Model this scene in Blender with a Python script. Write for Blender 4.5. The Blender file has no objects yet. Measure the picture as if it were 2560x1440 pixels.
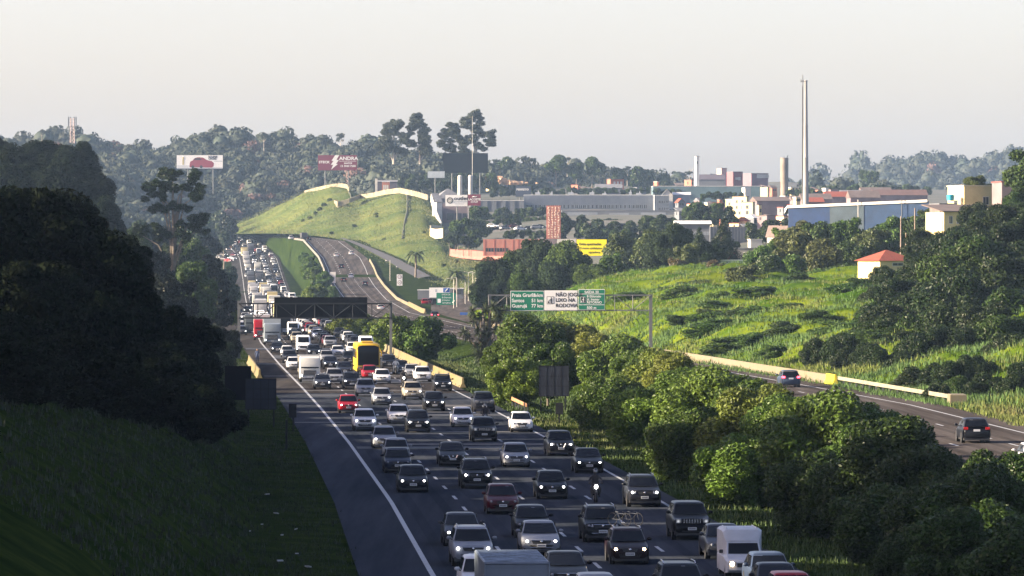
import bpy, math, random
import numpy as np
from mathutils import Vector, Matrix
R = math.radians
C = bpy.context.scene.collection
SC = bpy.context.scene
# ---------------------------------------------------------------- camera
F = 12500.0            # focal length in pixels of a 2560 wide picture
CAMH = 13.5
cd = bpy.data.cameras.new('camera'); cam = bpy.data.objects.new('camera', cd); C.objects.link(cam)
cd.sensor_width = 36.0; cd.lens = F / 2560 * 36.0; cd.clip_start = 1.0; cd.clip_end = 30000.0
cam.location = (0, 0, CAMH); cam.rotation_euler = (R(90) - math.atan(87 / F), 0, 0)
SC.camera = cam
# ---------------------------------------------------------------- light
SUN_EL, SUN_AZ = R(17.0), R(188.0)      # azimuth counter-clockwise from +X: from the left, a little towards the camera
sd = Vector((math.cos(SUN_AZ) * math.cos(SUN_EL), math.sin(SUN_AZ) * math.cos(SUN_EL), math.sin(SUN_EL)))
sl = bpy.data.lights.new('sun', 'SUN'); sun = bpy.data.objects.new('sun', sl); C.objects.link(sun)
sl.energy = 5.0; sl.angle = R(0.6); sl.color = (1.0, 0.83, 0.60)
sun.rotation_euler = sd.to_track_quat('Z', 'Y').to_euler()
W = bpy.data.worlds.new('World'); SC.world = W; W.use_nodes = True
nt = W.node_tree; bg = nt.nodes['Background']
sky = nt.nodes.new('ShaderNodeTexSky'); sky.sky_type = 'NISHITA'; sky.sun_disc = False
sky.sun_elevation = SUN_EL; sky.sun_rotation = R(-98.0)
sky.air_density = 0.9; sky.dust_density = 3.5; sky.ozone_density = 1.0; sky.altitude = 700
tn = nt.nodes.new('ShaderNodeVectorMath'); tn.operation = 'MULTIPLY'; tn.inputs[1].default_value = (1.115, .94, .98); nt.links.new(sky.outputs[0], tn.inputs[0]); nt.links.new(tn.outputs[0], bg.inputs[0]); bg.inputs[1].default_value = 0.073
SC.view_settings.view_transform = 'Standard'; SC.view_settings.look = 'None'
SC.view_settings.exposure = 2.2; SC.view_settings.gamma = 1.0
SC.cycles.use_denoising = True
try: SC.cycles.denoiser = 'OPENIMAGEDENOISE'
except Exception: pass
SC.cycles.max_bounces = 5; SC.cycles.diffuse_bounces = 2; SC.cycles.glossy_bounces = 2
SC.cycles.transmission_bounces = 2; SC.cycles.volume_bounces = 0; SC.cycles.transparent_max_bounces = 4
SC.cycles.caustics_reflective = False; SC.cycles.caustics_refractive = False
SC.cycles.sample_clamp_indirect = 3.0

# ---------------------------------------------------------------- helpers
rnd = random.Random(7)
def P(px, py, Y):
    return Vector(((px - 1280) / F * Y, Y, CAMH + (633 - py) / F * Y))
def YG(py, z=0.0):
    return F * (CAMH - z) / (py - 633)
def pl(k):
    xs = [a for a, b in k]; ys = [b for a, b in k]
    return lambda y: float(np.interp(y, xs, ys))

MATS = {}
def mat(name, col, rough=0.8, var=0.0, scale=1.0, metal=0.0, emit=None, objcol=False, randv=0.0, bump=0.0, trans=0.0, coords='Object', spec=None, detail=4, col2=None, stretch=None, coat=0.0):
    if name in MATS: return MATS[name]
    m = bpy.data.materials.new(name); m.use_nodes = True; n = m.node_tree.nodes; l = m.node_tree.links
    b = n['Principled BSDF']; b.inputs['Roughness'].default_value = rough; b.inputs['Metallic'].default_value = metal
    if spec is not None: b.inputs['Specular IOR Level'].default_value = spec
    if coat: b.inputs['Coat Weight'].default_value = coat
    col = tuple(col) + (1,)
    src = None
    if objcol:
        oi = n.new('ShaderNodeObjectInfo'); src = oi.outputs['Color']
    if var or col2:
        tc = n.new('ShaderNodeTexCoord'); nz = n.new('ShaderNodeTexNoise')
        nz.inputs['Scale'].default_value = scale; nz.inputs['Detail'].default_value = detail; nz.inputs['Roughness'].default_value = 0.65
        if stretch:
            mp = n.new('ShaderNodeMapping'); mp.inputs['Scale'].default_value = stretch
            l.new(tc.outputs[coords], mp.inputs[0]); l.new(mp.outputs[0], nz.inputs['Vector'])
        else: l.new(tc.outputs[coords], nz.inputs['Vector'])
        if col2:
            mx = n.new('ShaderNodeMix'); mx.data_type = 'RGBA'
            rp = n.new('ShaderNodeMapRange'); rp.inputs[1].default_value = 0.38; rp.inputs[2].default_value = 0.62
            l.new(nz.outputs[0], rp.inputs[0]); l.new(rp.outputs[0], mx.inputs[0])
            mx.inputs[6].default_value = col; mx.inputs[7].default_value = tuple(col2) + (1,)
            if src: l.new(src, mx.inputs[6])
            src = mx.outputs[2]
        if var:
            mr = n.new('ShaderNodeMapRange'); mr.inputs[1].default_value = 0.3; mr.inputs[2].default_value = 0.7
            mr.inputs[3].default_value = 1 - var; mr.inputs[4].default_value = 1 + var
            l.new(nz.outputs[0], mr.inputs[0])
            vm = n.new('ShaderNodeVectorMath'); vm.operation = 'SCALE'
            if src: l.new(src, vm.inputs[0])
            else: vm.inputs[0].default_value = col[:3]
            l.new(mr.outputs[0], vm.inputs['Scale']); src = vm.outputs[0]
        if bump:
            bp = n.new('ShaderNodeBump'); bp.inputs['Strength'].default_value = bump; bp.inputs['Distance'].default_value = 0.1
            l.new(nz.outputs[0], bp.inputs['Height']); l.new(bp.outputs[0], b.inputs['Normal'])
    if randv:
        oi = n.new('ShaderNodeNewGeometry'); mr = n.new('ShaderNodeMapRange')
        mr.inputs[3].default_value = 1 - randv; mr.inputs[4].default_value = 1 + randv
        l.new(oi.outputs['Random Per Island'], mr.inputs[0])
        vm = n.new('ShaderNodeVectorMath'); vm.operation = 'SCALE'
        if src: l.new(src, vm.inputs[0])
        else: vm.inputs[0].default_value = col[:3]
        l.new(mr.outputs[0], vm.inputs['Scale']); src = vm.outputs[0]
    if src: l.new(src, b.inputs['Base Color'])
    else: b.inputs['Base Color'].default_value = col
    if emit: b.inputs['Emission Color'].default_value = tuple(emit[:3]) + (1,); b.inputs['Emission Strength'].default_value = emit[3]
    if trans:
        tr = n.new('ShaderNodeBsdfTranslucent'); ms = n.new('ShaderNodeMixShader'); ms.inputs[0].default_value = trans
        if src: l.new(src, tr.inputs[0])
        else: tr.inputs[0].default_value = col
        l.new(b.outputs[0], ms.inputs[1]); l.new(tr.outputs[0], ms.inputs[2]); l.new(ms.outputs[0], n['Material Output'].inputs[0])
    MATS[name] = m
    return m

class MB:
    """collects faces; build() links them as one mesh object"""
    def __init__(s): s.v = []; s.f = []; s.m = []
    def add(s, vs, fs, mi=0, M=None):
        o = len(s.v)
        if M is not None: vs = [M @ Vector(v) for v in vs]
        s.v.extend([tuple(v) for v in vs]); s.f.extend([tuple(i + o for i in f) for f in fs]); s.m.extend([mi] * len(fs)); return s
    def box(s, x0, x1, y0, y1, z0, z1, mi=0, M=None, bev=0.0):
        if bev > 0:
            b = bev
            vs = []; 
            for (xa, xb, ya, yb, z) in ((x0+b,x1-b,y0+b,y1-b,z0),(x0,x1,y0,y1,z0+b),(x0,x1,y0,y1,z1-b),(x0+b,x1-b,y0+b,y1-b,z1)):
                vs += [(xa,ya,z),(xb,ya,z),(xb,yb,z),(xa,yb,z)]
            fs = [(3,2,1,0),(12,13,14,15)]
            for k in range(3):
                for i in range(4):
                    j = (i+1) % 4; fs.append((k*4+i, k*4+j, k*4+4+j, k*4+4+i))
            return s.add(vs, fs, mi, M)
        vs = [(x0,y0,z0),(x1,y0,z0),(x1,y1,z0),(x0,y1,z0),(x0,y0,z1),(x1,y0,z1),(x1,y1,z1),(x0,y1,z1)]
        return s.add(vs, [(3,2,1,0),(4,5,6,7),(0,1,5,4),(1,2,6,5),(2,3,7,6),(3,0,4,7)], mi, M)
    def tube(s, pts, rad, n=8, mi=0, cap=True, M=None):
        pts = [Vector(p) for p in pts]; rs = rad if isinstance(rad, (list, tuple)) else [rad] * len(pts)
        vs = []; fs = []
        for i, p in enumerate(pts):
            d = (pts[min(i+1, len(pts)-1)] - pts[max(i-1, 0)]).normalized()
            a = d.cross(Vector((0.13, 0.99, 0.05)) if abs(d.y) < 0.9 else Vector((1, 0, 0.1))).normalized(); b = d.cross(a)
            for k in range(n):
                t = 2 * math.pi * k / n; vs.append(p + (a * math.cos(t) + b * math.sin(t)) * rs[i])
        for i in range(len(pts) - 1):
            for k in range(n):
                k2 = (k + 1) % n; fs.append((i*n+k, i*n+k2, (i+1)*n+k2, (i+1)*n+k))
        if cap: fs.append(tuple(range(n - 1, -1, -1))); fs.append(tuple((len(pts)-1)*n + k for k in range(n)))
        return s.add(vs, fs, mi, M)
    def bar(s, a, b, r, mi=0, n=4, M=None): return s.tube([a, b], r, n, mi, True, M)
    def loft(s, rings, mi=0, cap=True, M=None, closed=True):
        n = len(rings[0]); vs = [v for r in rings for v in r]; fs = []
        for i in range(len(rings) - 1):
            for k in range(n if closed else n - 1):
                k2 = (k + 1) % n; fs.append((i*n+k, i*n+k2, (i+1)*n+k2, (i+1)*n+k))
        if cap: fs.append(tuple(range(n - 1, -1, -1))); fs.append(tuple((len(rings)-1)*n + k for k in range(n)))
        return s.add(vs, fs, mi, M)
    def disc(s, c, r, axis='Y', n=12, mi=0, M=None, ry=None):
        ry = ry or r; vs = []
        for k in range(n):
            t = 2 * math.pi * k / n; a, b = r * math.cos(t), ry * math.sin(t)
            vs.append((c[0]+a, c[1], c[2]+b) if axis == 'Y' else ((c[0], c[1]+a, c[2]+b) if axis == 'X' else (c[0]+a, c[1]+b, c[2])))
        return s.add(vs, [tuple(range(n))], mi, M)
    def ball(s, c, r, mi=0, n=10, m=6, M=None, sc=(1,1,1)):
        vs = []; fs = []
        for i in range(m + 1):
            ph = math.pi * i / m
            for k in range(n):
                t = 2 * math.pi * k / n
                vs.append((c[0]+r*sc[0]*math.sin(ph)*math.cos(t), c[1]+r*sc[1]*math.sin(ph)*math.sin(t), c[2]+r*sc[2]*math.cos(ph)))
        for i in range(m):
            for k in range(n):
                k2 = (k+1) % n; fs.append((i*n+k, (i+1)*n+k, (i+1)*n+k2, i*n+k2))
        return s.add(vs, fs, mi, M)
    def mesh(s, name, mats, smooth=None):
        me = bpy.data.meshes.new(name); me.from_pydata(s.v, [], s.f)
        for m in (mats if isinstance(mats, (list, tuple)) else [mats]): me.materials.append(m)
        me.polygons.foreach_set('material_index', s.m)
        if smooth is not None:
            me.polygons.foreach_set('use_smooth', [True] * len(s.f))
            try: me.set_sharp_from_angle(angle=R(smooth))
            except Exception: pass
        me.update(); return me
    def build(s, name, mats, parent=None, smooth=None):
        o = bpy.data.objects.new(name, s.mesh(name, mats, smooth)); C.objects.link(o)
        if parent is not None: o.parent = parent
        return o

def npmesh(name, V, Fq, mats, cols=None, mi=None, smooth=False):
    me = bpy.data.meshes.new(name); V = np.asarray(V, dtype=np.float32); Fq = np.asarray(Fq, dtype=np.int32)
    k = Fq.shape[1]
    me.vertices.add(len(V)); me.vertices.foreach_set('co', V.ravel())
    me.loops.add(len(Fq) * k); me.loops.foreach_set('vertex_index', Fq.ravel())
    me.polygons.add(len(Fq)); me.polygons.foreach_set('loop_start', np.arange(0, len(Fq) * k, k, dtype=np.int32))
    me.polygons.foreach_set('loop_total', np.full(len(Fq), k, dtype=np.int32))
    if mi is not None: me.polygons.foreach_set('material_index', np.asarray(mi, dtype=np.int32))
    if smooth: me.polygons.foreach_set('use_smooth', np.ones(len(Fq), dtype=bool))
    for m in (mats if isinstance(mats, (list, tuple)) else [mats]): me.materials.append(m)
    if cols is not None:
        a = me.attributes.new('tint', 'FLOAT_COLOR', 'POINT'); cc = np.ones((len(V), 4), np.float32); cc[:, :3] = cols
        a.data.foreach_set('color', cc.ravel())
    me.update(calc_edges=True); me.validate(); return me
def link(name, me, parent=None):
    o = bpy.data.objects.new(name, me); C.objects.link(o)
    if parent is not None: o.parent = parent
    return o
def tag(o, label=None, cat=None, group=None, kind=None):
    if label:
        o['label'] = label
        if len(label.split()) > 16: print('LONG', len(label.split()), label)
    if cat: o['category'] = cat
    if group: o['group'] = group
    if kind: o['kind'] = kind
    return o
def empty(name, loc, rz=0.0):
    o = bpy.data.objects.new(name, None); C.objects.link(o); o.location = loc; o.rotation_euler = (0, 0, rz)
    o.empty_display_size = 0.2; return o
def struct(o): o['kind'] = 'structure'; return o
def copy_tree(o, parent=None):
    c = o.copy(); C.objects.link(c)
    if parent is not None: c.parent = parent
    for ch in list(o.children): copy_tree(ch, c)
    return c
def text(parent, s, x, z, size, m, y=-0.05, name='lettering', align='LEFT', bold=0.0, sx=1.0, depth=0.01):
    cu = bpy.data.curves.new(name, 'FONT'); cu.body = s; cu.size = size; cu.extrude = depth; cu.offset = bold; cu.align_x = align
    cu.resolution_u = 3; cu.materials.append(m)
    o = bpy.data.objects.new(name, cu); C.objects.link(o); o.parent = parent
    o.location = (x, y, z); o.rotation_euler = (R(90), 0, 0); o.scale = (sx, 1, 1); return o
# ---------------------------------------------------------------- roads: edges as functions of the distance
LL = pl([(60,5),(209,-3.3),(272,-6.6),(356,-11.6),(436,-16.7),(501,-21),(605,-28.1),(753,-37.8),(1010,-53),(1690,-90.4),(1830,-98.5),(2000,-109),(2200,-126),(2350,-141),(2500,-160),(2700,-190)])
LE = lambda y: LL(y) - float(np.interp(y, [60,750,860,1300,1600,1750,2700], [3.1,3.1,9.5,9.5,5,3.5,3.5]))
LR = lambda y: LL(y) + 14.7
LRE = lambda y: LL(y) + 15.8
RR = pl([(60,46),(150,42),(300,36),(383,32.8),(444,28.4),(562,18.9),(750,4.5),(1133,-20.8),(1400,-34),(1650,-46),(1720,-50),(1850,-62),(1950,-75),(2050,-85),(2200,-97),(2350,-112),(2500,-131),(2700,-160)])
RL = lambda y: RR(y) - float(np.interp(y, [60,900,1400,1720,2000,2700], [14,13.6,14.5,16,13,12]))
ZL = pl([(0,0),(1650,0),(1700,.3),(1830,4),(2000,11.6),(2200,18.5),(2350,21.3),(2500,22),(2700,20),(9000,18)])
ZR = pl([(0,2.4),(300,2),(383,1.9),(562,1.5),(900,.3),(1133,0),(1350,1),(1500,3.5),(1600,6),(1720,12),(1850,18),(1950,19.5),(2200,20.5),(2350,21.3),(2500,22),(9000,18)])
EH = pl([(60,9),(250,7.6),(400,5.5),(600,3),(900,2),(1300,1.5),(2000,3),(3000,6)])

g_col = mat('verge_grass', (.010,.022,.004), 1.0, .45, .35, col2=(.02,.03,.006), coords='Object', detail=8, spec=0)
def ground():
    Ys = list(np.arange(60, 900, 10.)) + list(np.arange(900, 2700, 30.)) + [2800,3000,3500,4500,6000,9000]
    rows = []
    for y in Ys:
        le, lre, rl, rr, zl, zr, eh = LE(y), LRE(y), RL(y), RR(y), ZL(y), ZR(y), EH(y)
        md = max(rl - lre, 1.0); zm = min(zl, zr) - (.35 if md > 4 else 0.1)
        rows.append([(-y*.7-400, zl+eh+6), (le-150, zl+eh+5), (le-60, zl+eh+4), (le-28, zl+eh+1.2), (le-16, zl+eh), (le-10, zl+eh*.55), (le-4.5, zl+.1), (le-.6, zl-.03), (le-.3, zl-.06),
                     (lre+.3, zl-.06), (lre+.3+md*.15, zl-.1), (lre+md*.5, zm), (rl-md*.15, zr-.15), (rl-.3, zr-.06),
                     (rr+.3, zr-.06), (rr+1, zr-.02), (rr+5, zr+.15), (rr+20, zr+.3), (rr+60, zr), (y*.7+500, zr-1)])
    n = len(rows[0]); V = []; Q = []; sub = 3
    cols = []
    for y, r in zip(Ys, rows):
        line = []
        for k in range(n - 1):
            for s in range(sub):
                t = s / sub; x = r[k][0]*(1-t)+r[k+1][0]*t; z = r[k][1]*(1-t)+r[k+1][1]*t
                if k not in (7, 8, 13, 9) and s: z += .03 * math.sin(x*.9+y*.13) + .03*math.sin(y*.071+x*.37)
                if 9 <= k < 10 or k == 13: z = r[k][1]*(1-t)+r[k+1][1]*t
                line.append((x, y, z))
        line.append((r[-1][0], y, r[-1][1])); cols = len(line); V += line
    for i in range(len(Ys)-1):
        for k in range(cols-1): a = i*cols+k; Q.append((a, a+1, a+cols+1, a+cols))
    # keep the sheet clear of the asphalt
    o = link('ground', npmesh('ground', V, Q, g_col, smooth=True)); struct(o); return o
ground()

def strip(fl, fr, fz, y0, y1, dz, nx=1, step=8.0):
    V = []; Q = []; ys = np.arange(y0, y1 + .01, step)
    for y in ys:
        for k in range(nx + 1):
            t = k / nx; V.append((fl(y)*(1-t)+fr(y)*t, y, fz(y)+dz))
    for i in range(len(ys)-1):
        for k in range(nx): a = i*(nx+1)+k; Q.append((a, a+1, a+nx+2, a+nx+1))
    return V, Q
def asphalt_mat(name, base, tint):
    m = mat(name, base, .82, .26, .16, col2=tint, coords='Object', detail=8, stretch=(3.0, .12, 1), spec=0)
    return m
asp = asphalt_mat('asphalt', (.032,.039,.051), (.040,.045,.056))
asp2 = asphalt_mat('worn_asphalt', (.058,.051,.049), (.078,.069,.066))
V, Q = strip(LE, LRE, ZL, 62, 2690, .0, 2, 6.0); struct(link('motorway_road', npmesh('road', V, Q, asp)))
V, Q = strip(RL, RR, ZR, 62, 2690, .0, 2, 6.0); struct(link('outbound_road', npmesh('road', V, Q, asp2)))
# darker repaired panels and pale transverse joints that cross the motorway
def panel(name, y0, y1, a, b, m, dz=.006, f=LL, fz=ZL):
    V, Q = strip(lambda y: f(y)+a, lambda y: f(y)+b, fz, y0, y1, dz, 1, max((y1-y0)/4, .2)); return V, Q
def multi(name, items, m, f=LL, fz=ZL, dz=.009):
    VV = []; QQ = []
    for (y0, y1, a, b) in items:
        V, Q = panel(name, y0, y1, a, b, m, dz, f, fz); o = len(VV); VV += V; QQ += [tuple(i+o for i in q) for q in Q]
    return struct(link(name, npmesh(name, VV, QQ, m)))
new_asp = mat('fresh_asphalt', (.015,.018,.025), .8, .15, .5, coords='Object')
old_asp = mat('pale_asphalt', (.045,.043,.045), .85, .15, .5, coords='Object')
multi('road_patch', [(470,478,.2,7.2),(520,536,0,14.6),(560,566,3.8,14.6),(640,660,0,14.6),(345,349,.3,11),(415,419,7.5,14.6),(700,712,-2.9,14.6)], new_asp)
multi('road_joint', [(398,399.6,-3,7),(424,425.3,-3,14.6),(352,354.5,3.9,14.6),(377,378.5,5,14.6),(440,445,7.4,14.6),(490,492,0,14.6),(548,551,-2.9,14.6),(607,612,-2.9,12)], old_asp)
sunlit_m = asphalt_mat('sunlit_tone_asphalt', (.038,.036,.037), (.050,.047,.047))  # paler, warmer copy of the asphalt: sunlight painted into the far road
V, Q = strip(LE, LRE, ZL, 482, 2690, .003, 2, 6.0); struct(link('sunlit_tone_road_surface', npmesh('sunlit_tone_road', V, Q, sunlit_m)))
wear = asphalt_mat('tyre_wear', (.026,.032,.043), (.032,.037,.048)); wear2 = asphalt_mat('sunlit_tone_tyre_wear', (.028,.027,.028), (.036,.034,.034))  # tyre wear; the second copy carries the painted sunlit tone too
wit = [(62,480,1.84+3.675*k+d-.28, 1.84+3.675*k+d+.28) for k in range(4) for d in (-.85,.85)]
def longstrips(name, items, m, dz, f, fz):
    VV = []; QQ = []
    for (y0, y1, a_, b_) in items:
        V, Q = strip(lambda y: f(y)+a_, lambda y: f(y)+b_, fz, y0, y1, dz, 1, 6.0); o = len(VV); VV += V; QQ += [tuple(i+o for i in q) for q in Q]
    return struct(link(name, npmesh(name, VV, QQ, m)))
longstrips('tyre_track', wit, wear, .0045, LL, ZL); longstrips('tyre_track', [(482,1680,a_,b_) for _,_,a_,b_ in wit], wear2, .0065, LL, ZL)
longstrips('tyre_track', [(62,1700,q+d-.28,q+d+.28) for q in (2.6,6.2,9.8) for d in (-.85,.85)], asphalt_mat('outbound_tyre_wear', (.045,.040,.039), (.058,.052,.050)), .0045, RL, ZR)
# lane paint
paint_w = mat('road_paint', (.30,.31,.33), .7, .25, 3.0, coords='Object')
def markings():
    VV = []; QQ = []
    def add(V, Q):
        o = len(VV); VV.extend(V); QQ.extend([tuple(i+o for i in q) for q in Q])
    for f, fz, offs, solid, y1 in ((LL, ZL, (3.675, 7.35, 11.025), (0.0, 14.7), 2650), (RL, ZR, (4.4, 8.0), (.9,), 2650), (RR, ZR, (), (-2.4,), 2650)):
        for s in solid:
            w = .115 if s == 0.0 else .10
            add(*strip(lambda y: f(y)+s-w, lambda y: f(y)+s+w, fz, 62, y1, .012, 1, 8.0))
        for q in offs:
            y = 70.0
            while y < y1:
                add(*strip(lambda t: f(t)+q-.085, lambda t: f(t)+q+.085, fz, y, y+4.01, .012, 1, 4.0)); y += 12.0
    struct(link('road_marking', npmesh('marking', VV, QQ, paint_w)))
markings()

# ---------------------------------------------------------------- hill surfaces: columns (px) of (py, distance) rows
def catmull(p, t):
    i = int(min(max(math.floor(t), 0), len(p) - 2)); u = t - i
    p0, p1, p2, p3 = p[max(i-1, 0)], p[i], p[i+1], p[min(i+2, len(p)-1)]
    return .5*((2*p1)+(-p0+p2)*u+(2*p0-5*p1+4*p2-p3)*u*u+(-p0+3*p1-3*p2+p3)*u**3)
class Patch:
    def __init__(s, cols):
        s.px = [c[0] for c in cols]; s.py = np.array([[r[0] for r in c[1]] for c in cols], float); s.Y = np.array([[r[1] for r in c[1]] for c in cols], float)
        s.nr = s.py.shape[1]
    def at(s, px, v):
        """v from 0 (near row) to 1 (far row)"""
        r = v * (s.nr - 1)
        py = [catmull(s.py[c], r) for c in range(len(s.px))]; Yr = [float(np.interp(r, range(s.nr), s.Y[c])) for c in range(len(s.px))]
        return P(px, float(np.interp(px, s.px, py)), float(np.interp(px, s.px, Yr)))
    bump = 0.0; bs = .05
    def surf(s, px, v):
        p = s.at(px, v); a = s.bump*min(1, v*5); bs = s.bs
        p.z += a*(math.sin(p.x*bs+p.y*bs*.7)+math.sin(p.x*bs*2.3-p.y*bs*1.9+1)*.5+math.sin(p.x*bs*5.1+p.y*bs*4.3)*.25); return p
    def build(s, name, m, nx=60, nv=24, bump=0.0, bs=.05, drop=25.0):
        s.bump = bump; s.bs = bs; V = []; Q = []; xs = np.linspace(s.px[0], s.px[-1], nx + 1)
        for v in np.linspace(0, 1, nv + 1):
            for x in xs:
                V.append(tuple(s.surf(x, v)))
        n0 = len(V)
        for x in xs:                                    # the back of the hill falls away again
            p = s.surf(x, 1.0); V.append((p.x*1.02, p.y + drop*6, p.z - drop))
        for i in range(nv + 1):
            for k in range(nx): a = i*(nx+1)+k; Q.append((a, a+1, a+nx+2, a+nx+1))
        o = struct(link(name, npmesh(name, V, Q, m, smooth=True))); return o

hill_green = mat('hill_grass', (.066,.098,.034), 1.0, .3, .03, col2=(.088,.100,.032), coords='Object', detail=9, spec=0)
mound_green = mat('mound_grass', (.035,.080,.006), 1.0, .45, .10, col2=(.085,.11,.008), coords='Object', detail=7, spec=0)
wood_floor = mat('wood_floor', (.035,.05,.02), 1.0, .3, .05, coords='Object')
yard = mat('yard_ground', (.03,.04,.02), 1.0, .4, .04, col2=(.05,.045,.04), coords='Object', detail=8)

HG = Patch([(560,[(590,2200),(585,2230),(580,2260),(575,2290)]),(590,[(585,2150),(576,2190),(566,2230),(558,2270)]),(650,[(584,2080),(568,2140),(551,2200),(535,2260)]),(700,[(584,2020),(560,2090),(533,2160),(510,2240)]),
  (760,[(586,1960),(552,2040),(512,2120),(482,2200)]),(830,[(595,1900),(555,1990),(508,2080),(466,2170)]),(870,[(603,1860),(565,1960),(520,2050),(474,2140)]),(895,[(616,1810),(575,1930),(530,2030),(486,2130)]),
  (930,[(634,1740),(580,1880),(530,2000),(492,2110)]),(960,[(650,1690),(590,1840),(530,1980),(483,2100)]),(1000,[(672,1600),(600,1790),(530,1950),(477,2080)]),(1060,[(697,1470),(620,1720),(545,1910),(489,2060)]),
  (1085,[(705,1420),(635,1660),(570,1870),(515,2010)]),(1105,[(712,1400),(650,1600),(600,1790),(562,1930)]),(1125,[(722,1370),(668,1540),(630,1700),(610,1800)]),(1200,[(745,1300),(700,1450),(655,1600),(630,1720)]),(1270,[(760,1250),(710,1400),(665,1550),(645,1650)]),(1380,[(775,1180),(735,1300),(690,1450),(660,1580)])])
HG.build('grassy_hill', hill_green, 80, 24, .35, .05, 12)
PL = Patch([(1090,[(640,1700),(590,1850),(545,1990),(470,2600)]),(1250,[(660,1600),(600,1750),(545,1950),(465,2700)]),(1500,[(680,1450),(610,1650),(550,1850),(460,2800)]),(1750,[(660,1150),(610,1400),(550,1800),(470,2900)]),
  (1950,[(640,1080),(590,1350),(545,1800),(455,3000)]),(2200,[(620,1080),(580,1300),(530,1800),(470,2900)]),(2600,[(600,1080),(570,1300),(520,1800),(480,2900)])])
PL.build('town_hillside', yard, 50, 20, .3, .04, 20)
MD = Patch([(1180,[(792,1000),(786,1010),(782,1020),(780,1040)]),(1290,[(800,880),(790,900),(784,940),(780,980)]),(1400,[(812,800),(785,830),(760,860),(745,960)]),(1500,[(850,700),(790,745),(730,800),(702,930)]),(1600,[(878,630),(800,690),(735,780),(690,900)]),
  (1700,[(902,566),(810,640),(735,740),(680,870)]),(1850,[(930,505),(820,600),(740,700),(665,900)]),(2000,[(955,465),(815,570),(735,680),(640,950)]),(2200,[(992,412),(830,530),(720,660),(625,950)]),(2400,[(1022,375),(840,490),(710,620),(590,900)]),
  (2560,[(1066,335),(860,455),(700,600),(570,880)]),(2900,[(1150,300),(860,430),(690,580),(540,850)])])
MD.build('grassy_bank', mound_green, 160, 90, .85, .13, 8)
FH = Patch([(-300,[(608,1900),(528,2250),(448,2600),(373,2850)]),(0,[(608,1950),(528,2300),(448,2600),(380,2850)]),(180,[(608,2000),(518,2300),(438,2600),(366,2850)]),(300,[(608,2100),(528,2350),(448,2600),(393,2850)]),(380,[(608,2200),(538,2400),(458,2650),(411,2850)]),
  (450,[(608,2350),(528,2500),(448,2700),(393,2850)]),(545,[(603,2420),(528,2550),(438,2700),(360,2850)]),(640,[(598,2450),(528,2550),(448,2700),(378,2850)]),(760,[(593,2450),(528,2550),(448,2700),(380,2850)]),(900,[(568,2400),(508,2500),(448,2600),(398,2750)]),
  (1050,[(548,2350),(498,2450),(458,2550),(413,2700)]),(1220,[(552,2450),(502,2550),(477,2650),(452,2750)]),(1400,[(542,2600),(502,2700),(477,2800),(452,2900)]),(1560,[(537,2700),(502,2800),(487,2850),(467,2950)]),(1660,[(532,2800),(502,2900),(492,2950),(484,3000)]),(1850,[(522,2900),(512,3000),(502,3050),(498,3100)])])
FH.build('wooded_hill', wood_floor, 90, 24, 1.0, .02, 60)
DH = Patch([(1900,[(538,3900),(518,4200),(503,4500)]),(2080,[(538,3900),(508,4200),(480,4500)]),(2200,[(538,3900),(488,4200),(443,4500)]),(2290,[(538,3900),(468,4200),(417,4500)]),(2360,[(538,3900),(468,4200),(414,4500)]),(2410,[(538,3900),(478,4200),(430,4500)]),
  (2460,[(538,3900),(478,4200),(430,4500)]),(2510,[(538,3900),(468,4200),(411,4500)]),(2600,[(538,3900),(468,4200),(406,4500)]),(3000,[(538,3900),(468,4200),(418,4500)])])
DH.build('distant_hill', wood_floor, 60, 16, 2, .01, 80)
MH = Patch([(1960,[(538,2500),(518,2550),(506,2600)]),(2060,[(538,2500),(516,2550),(500,2600)]),(2190,[(538,2500),(513,2550),(486,2600)]),(2250,[(538,2500),(516,2550),(504,2600)]),(2330,[(558,2500),(543,2550),(533,2600)]),(2420,[(578,2500),(568,2550),(563,2600)])])
MH.build('wooded_rise', wood_floor, 30, 8, 1, .03, 40)
# ---------------------------------------------------------------- foliage
nprs = np.random.RandomState(11)
def leaf_mat(name, trans=.3, rv=.35, rough=.6):
    return mat(name, (.06,.1,.02), rough, .25, .9, objcol=True, randv=rv, trans=trans, coords='Object', spec=.12)
leafm = leaf_mat('leaf', .15, .45, .42)
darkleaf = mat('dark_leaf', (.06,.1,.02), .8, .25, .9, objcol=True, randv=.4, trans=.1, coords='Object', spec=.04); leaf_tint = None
bark = mat('bark', (.12,.10,.08), .9, .3, 2.0)
pale_bark = mat('pale_bark', (.30,.27,.23), .9, .3, 2.0)

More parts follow.
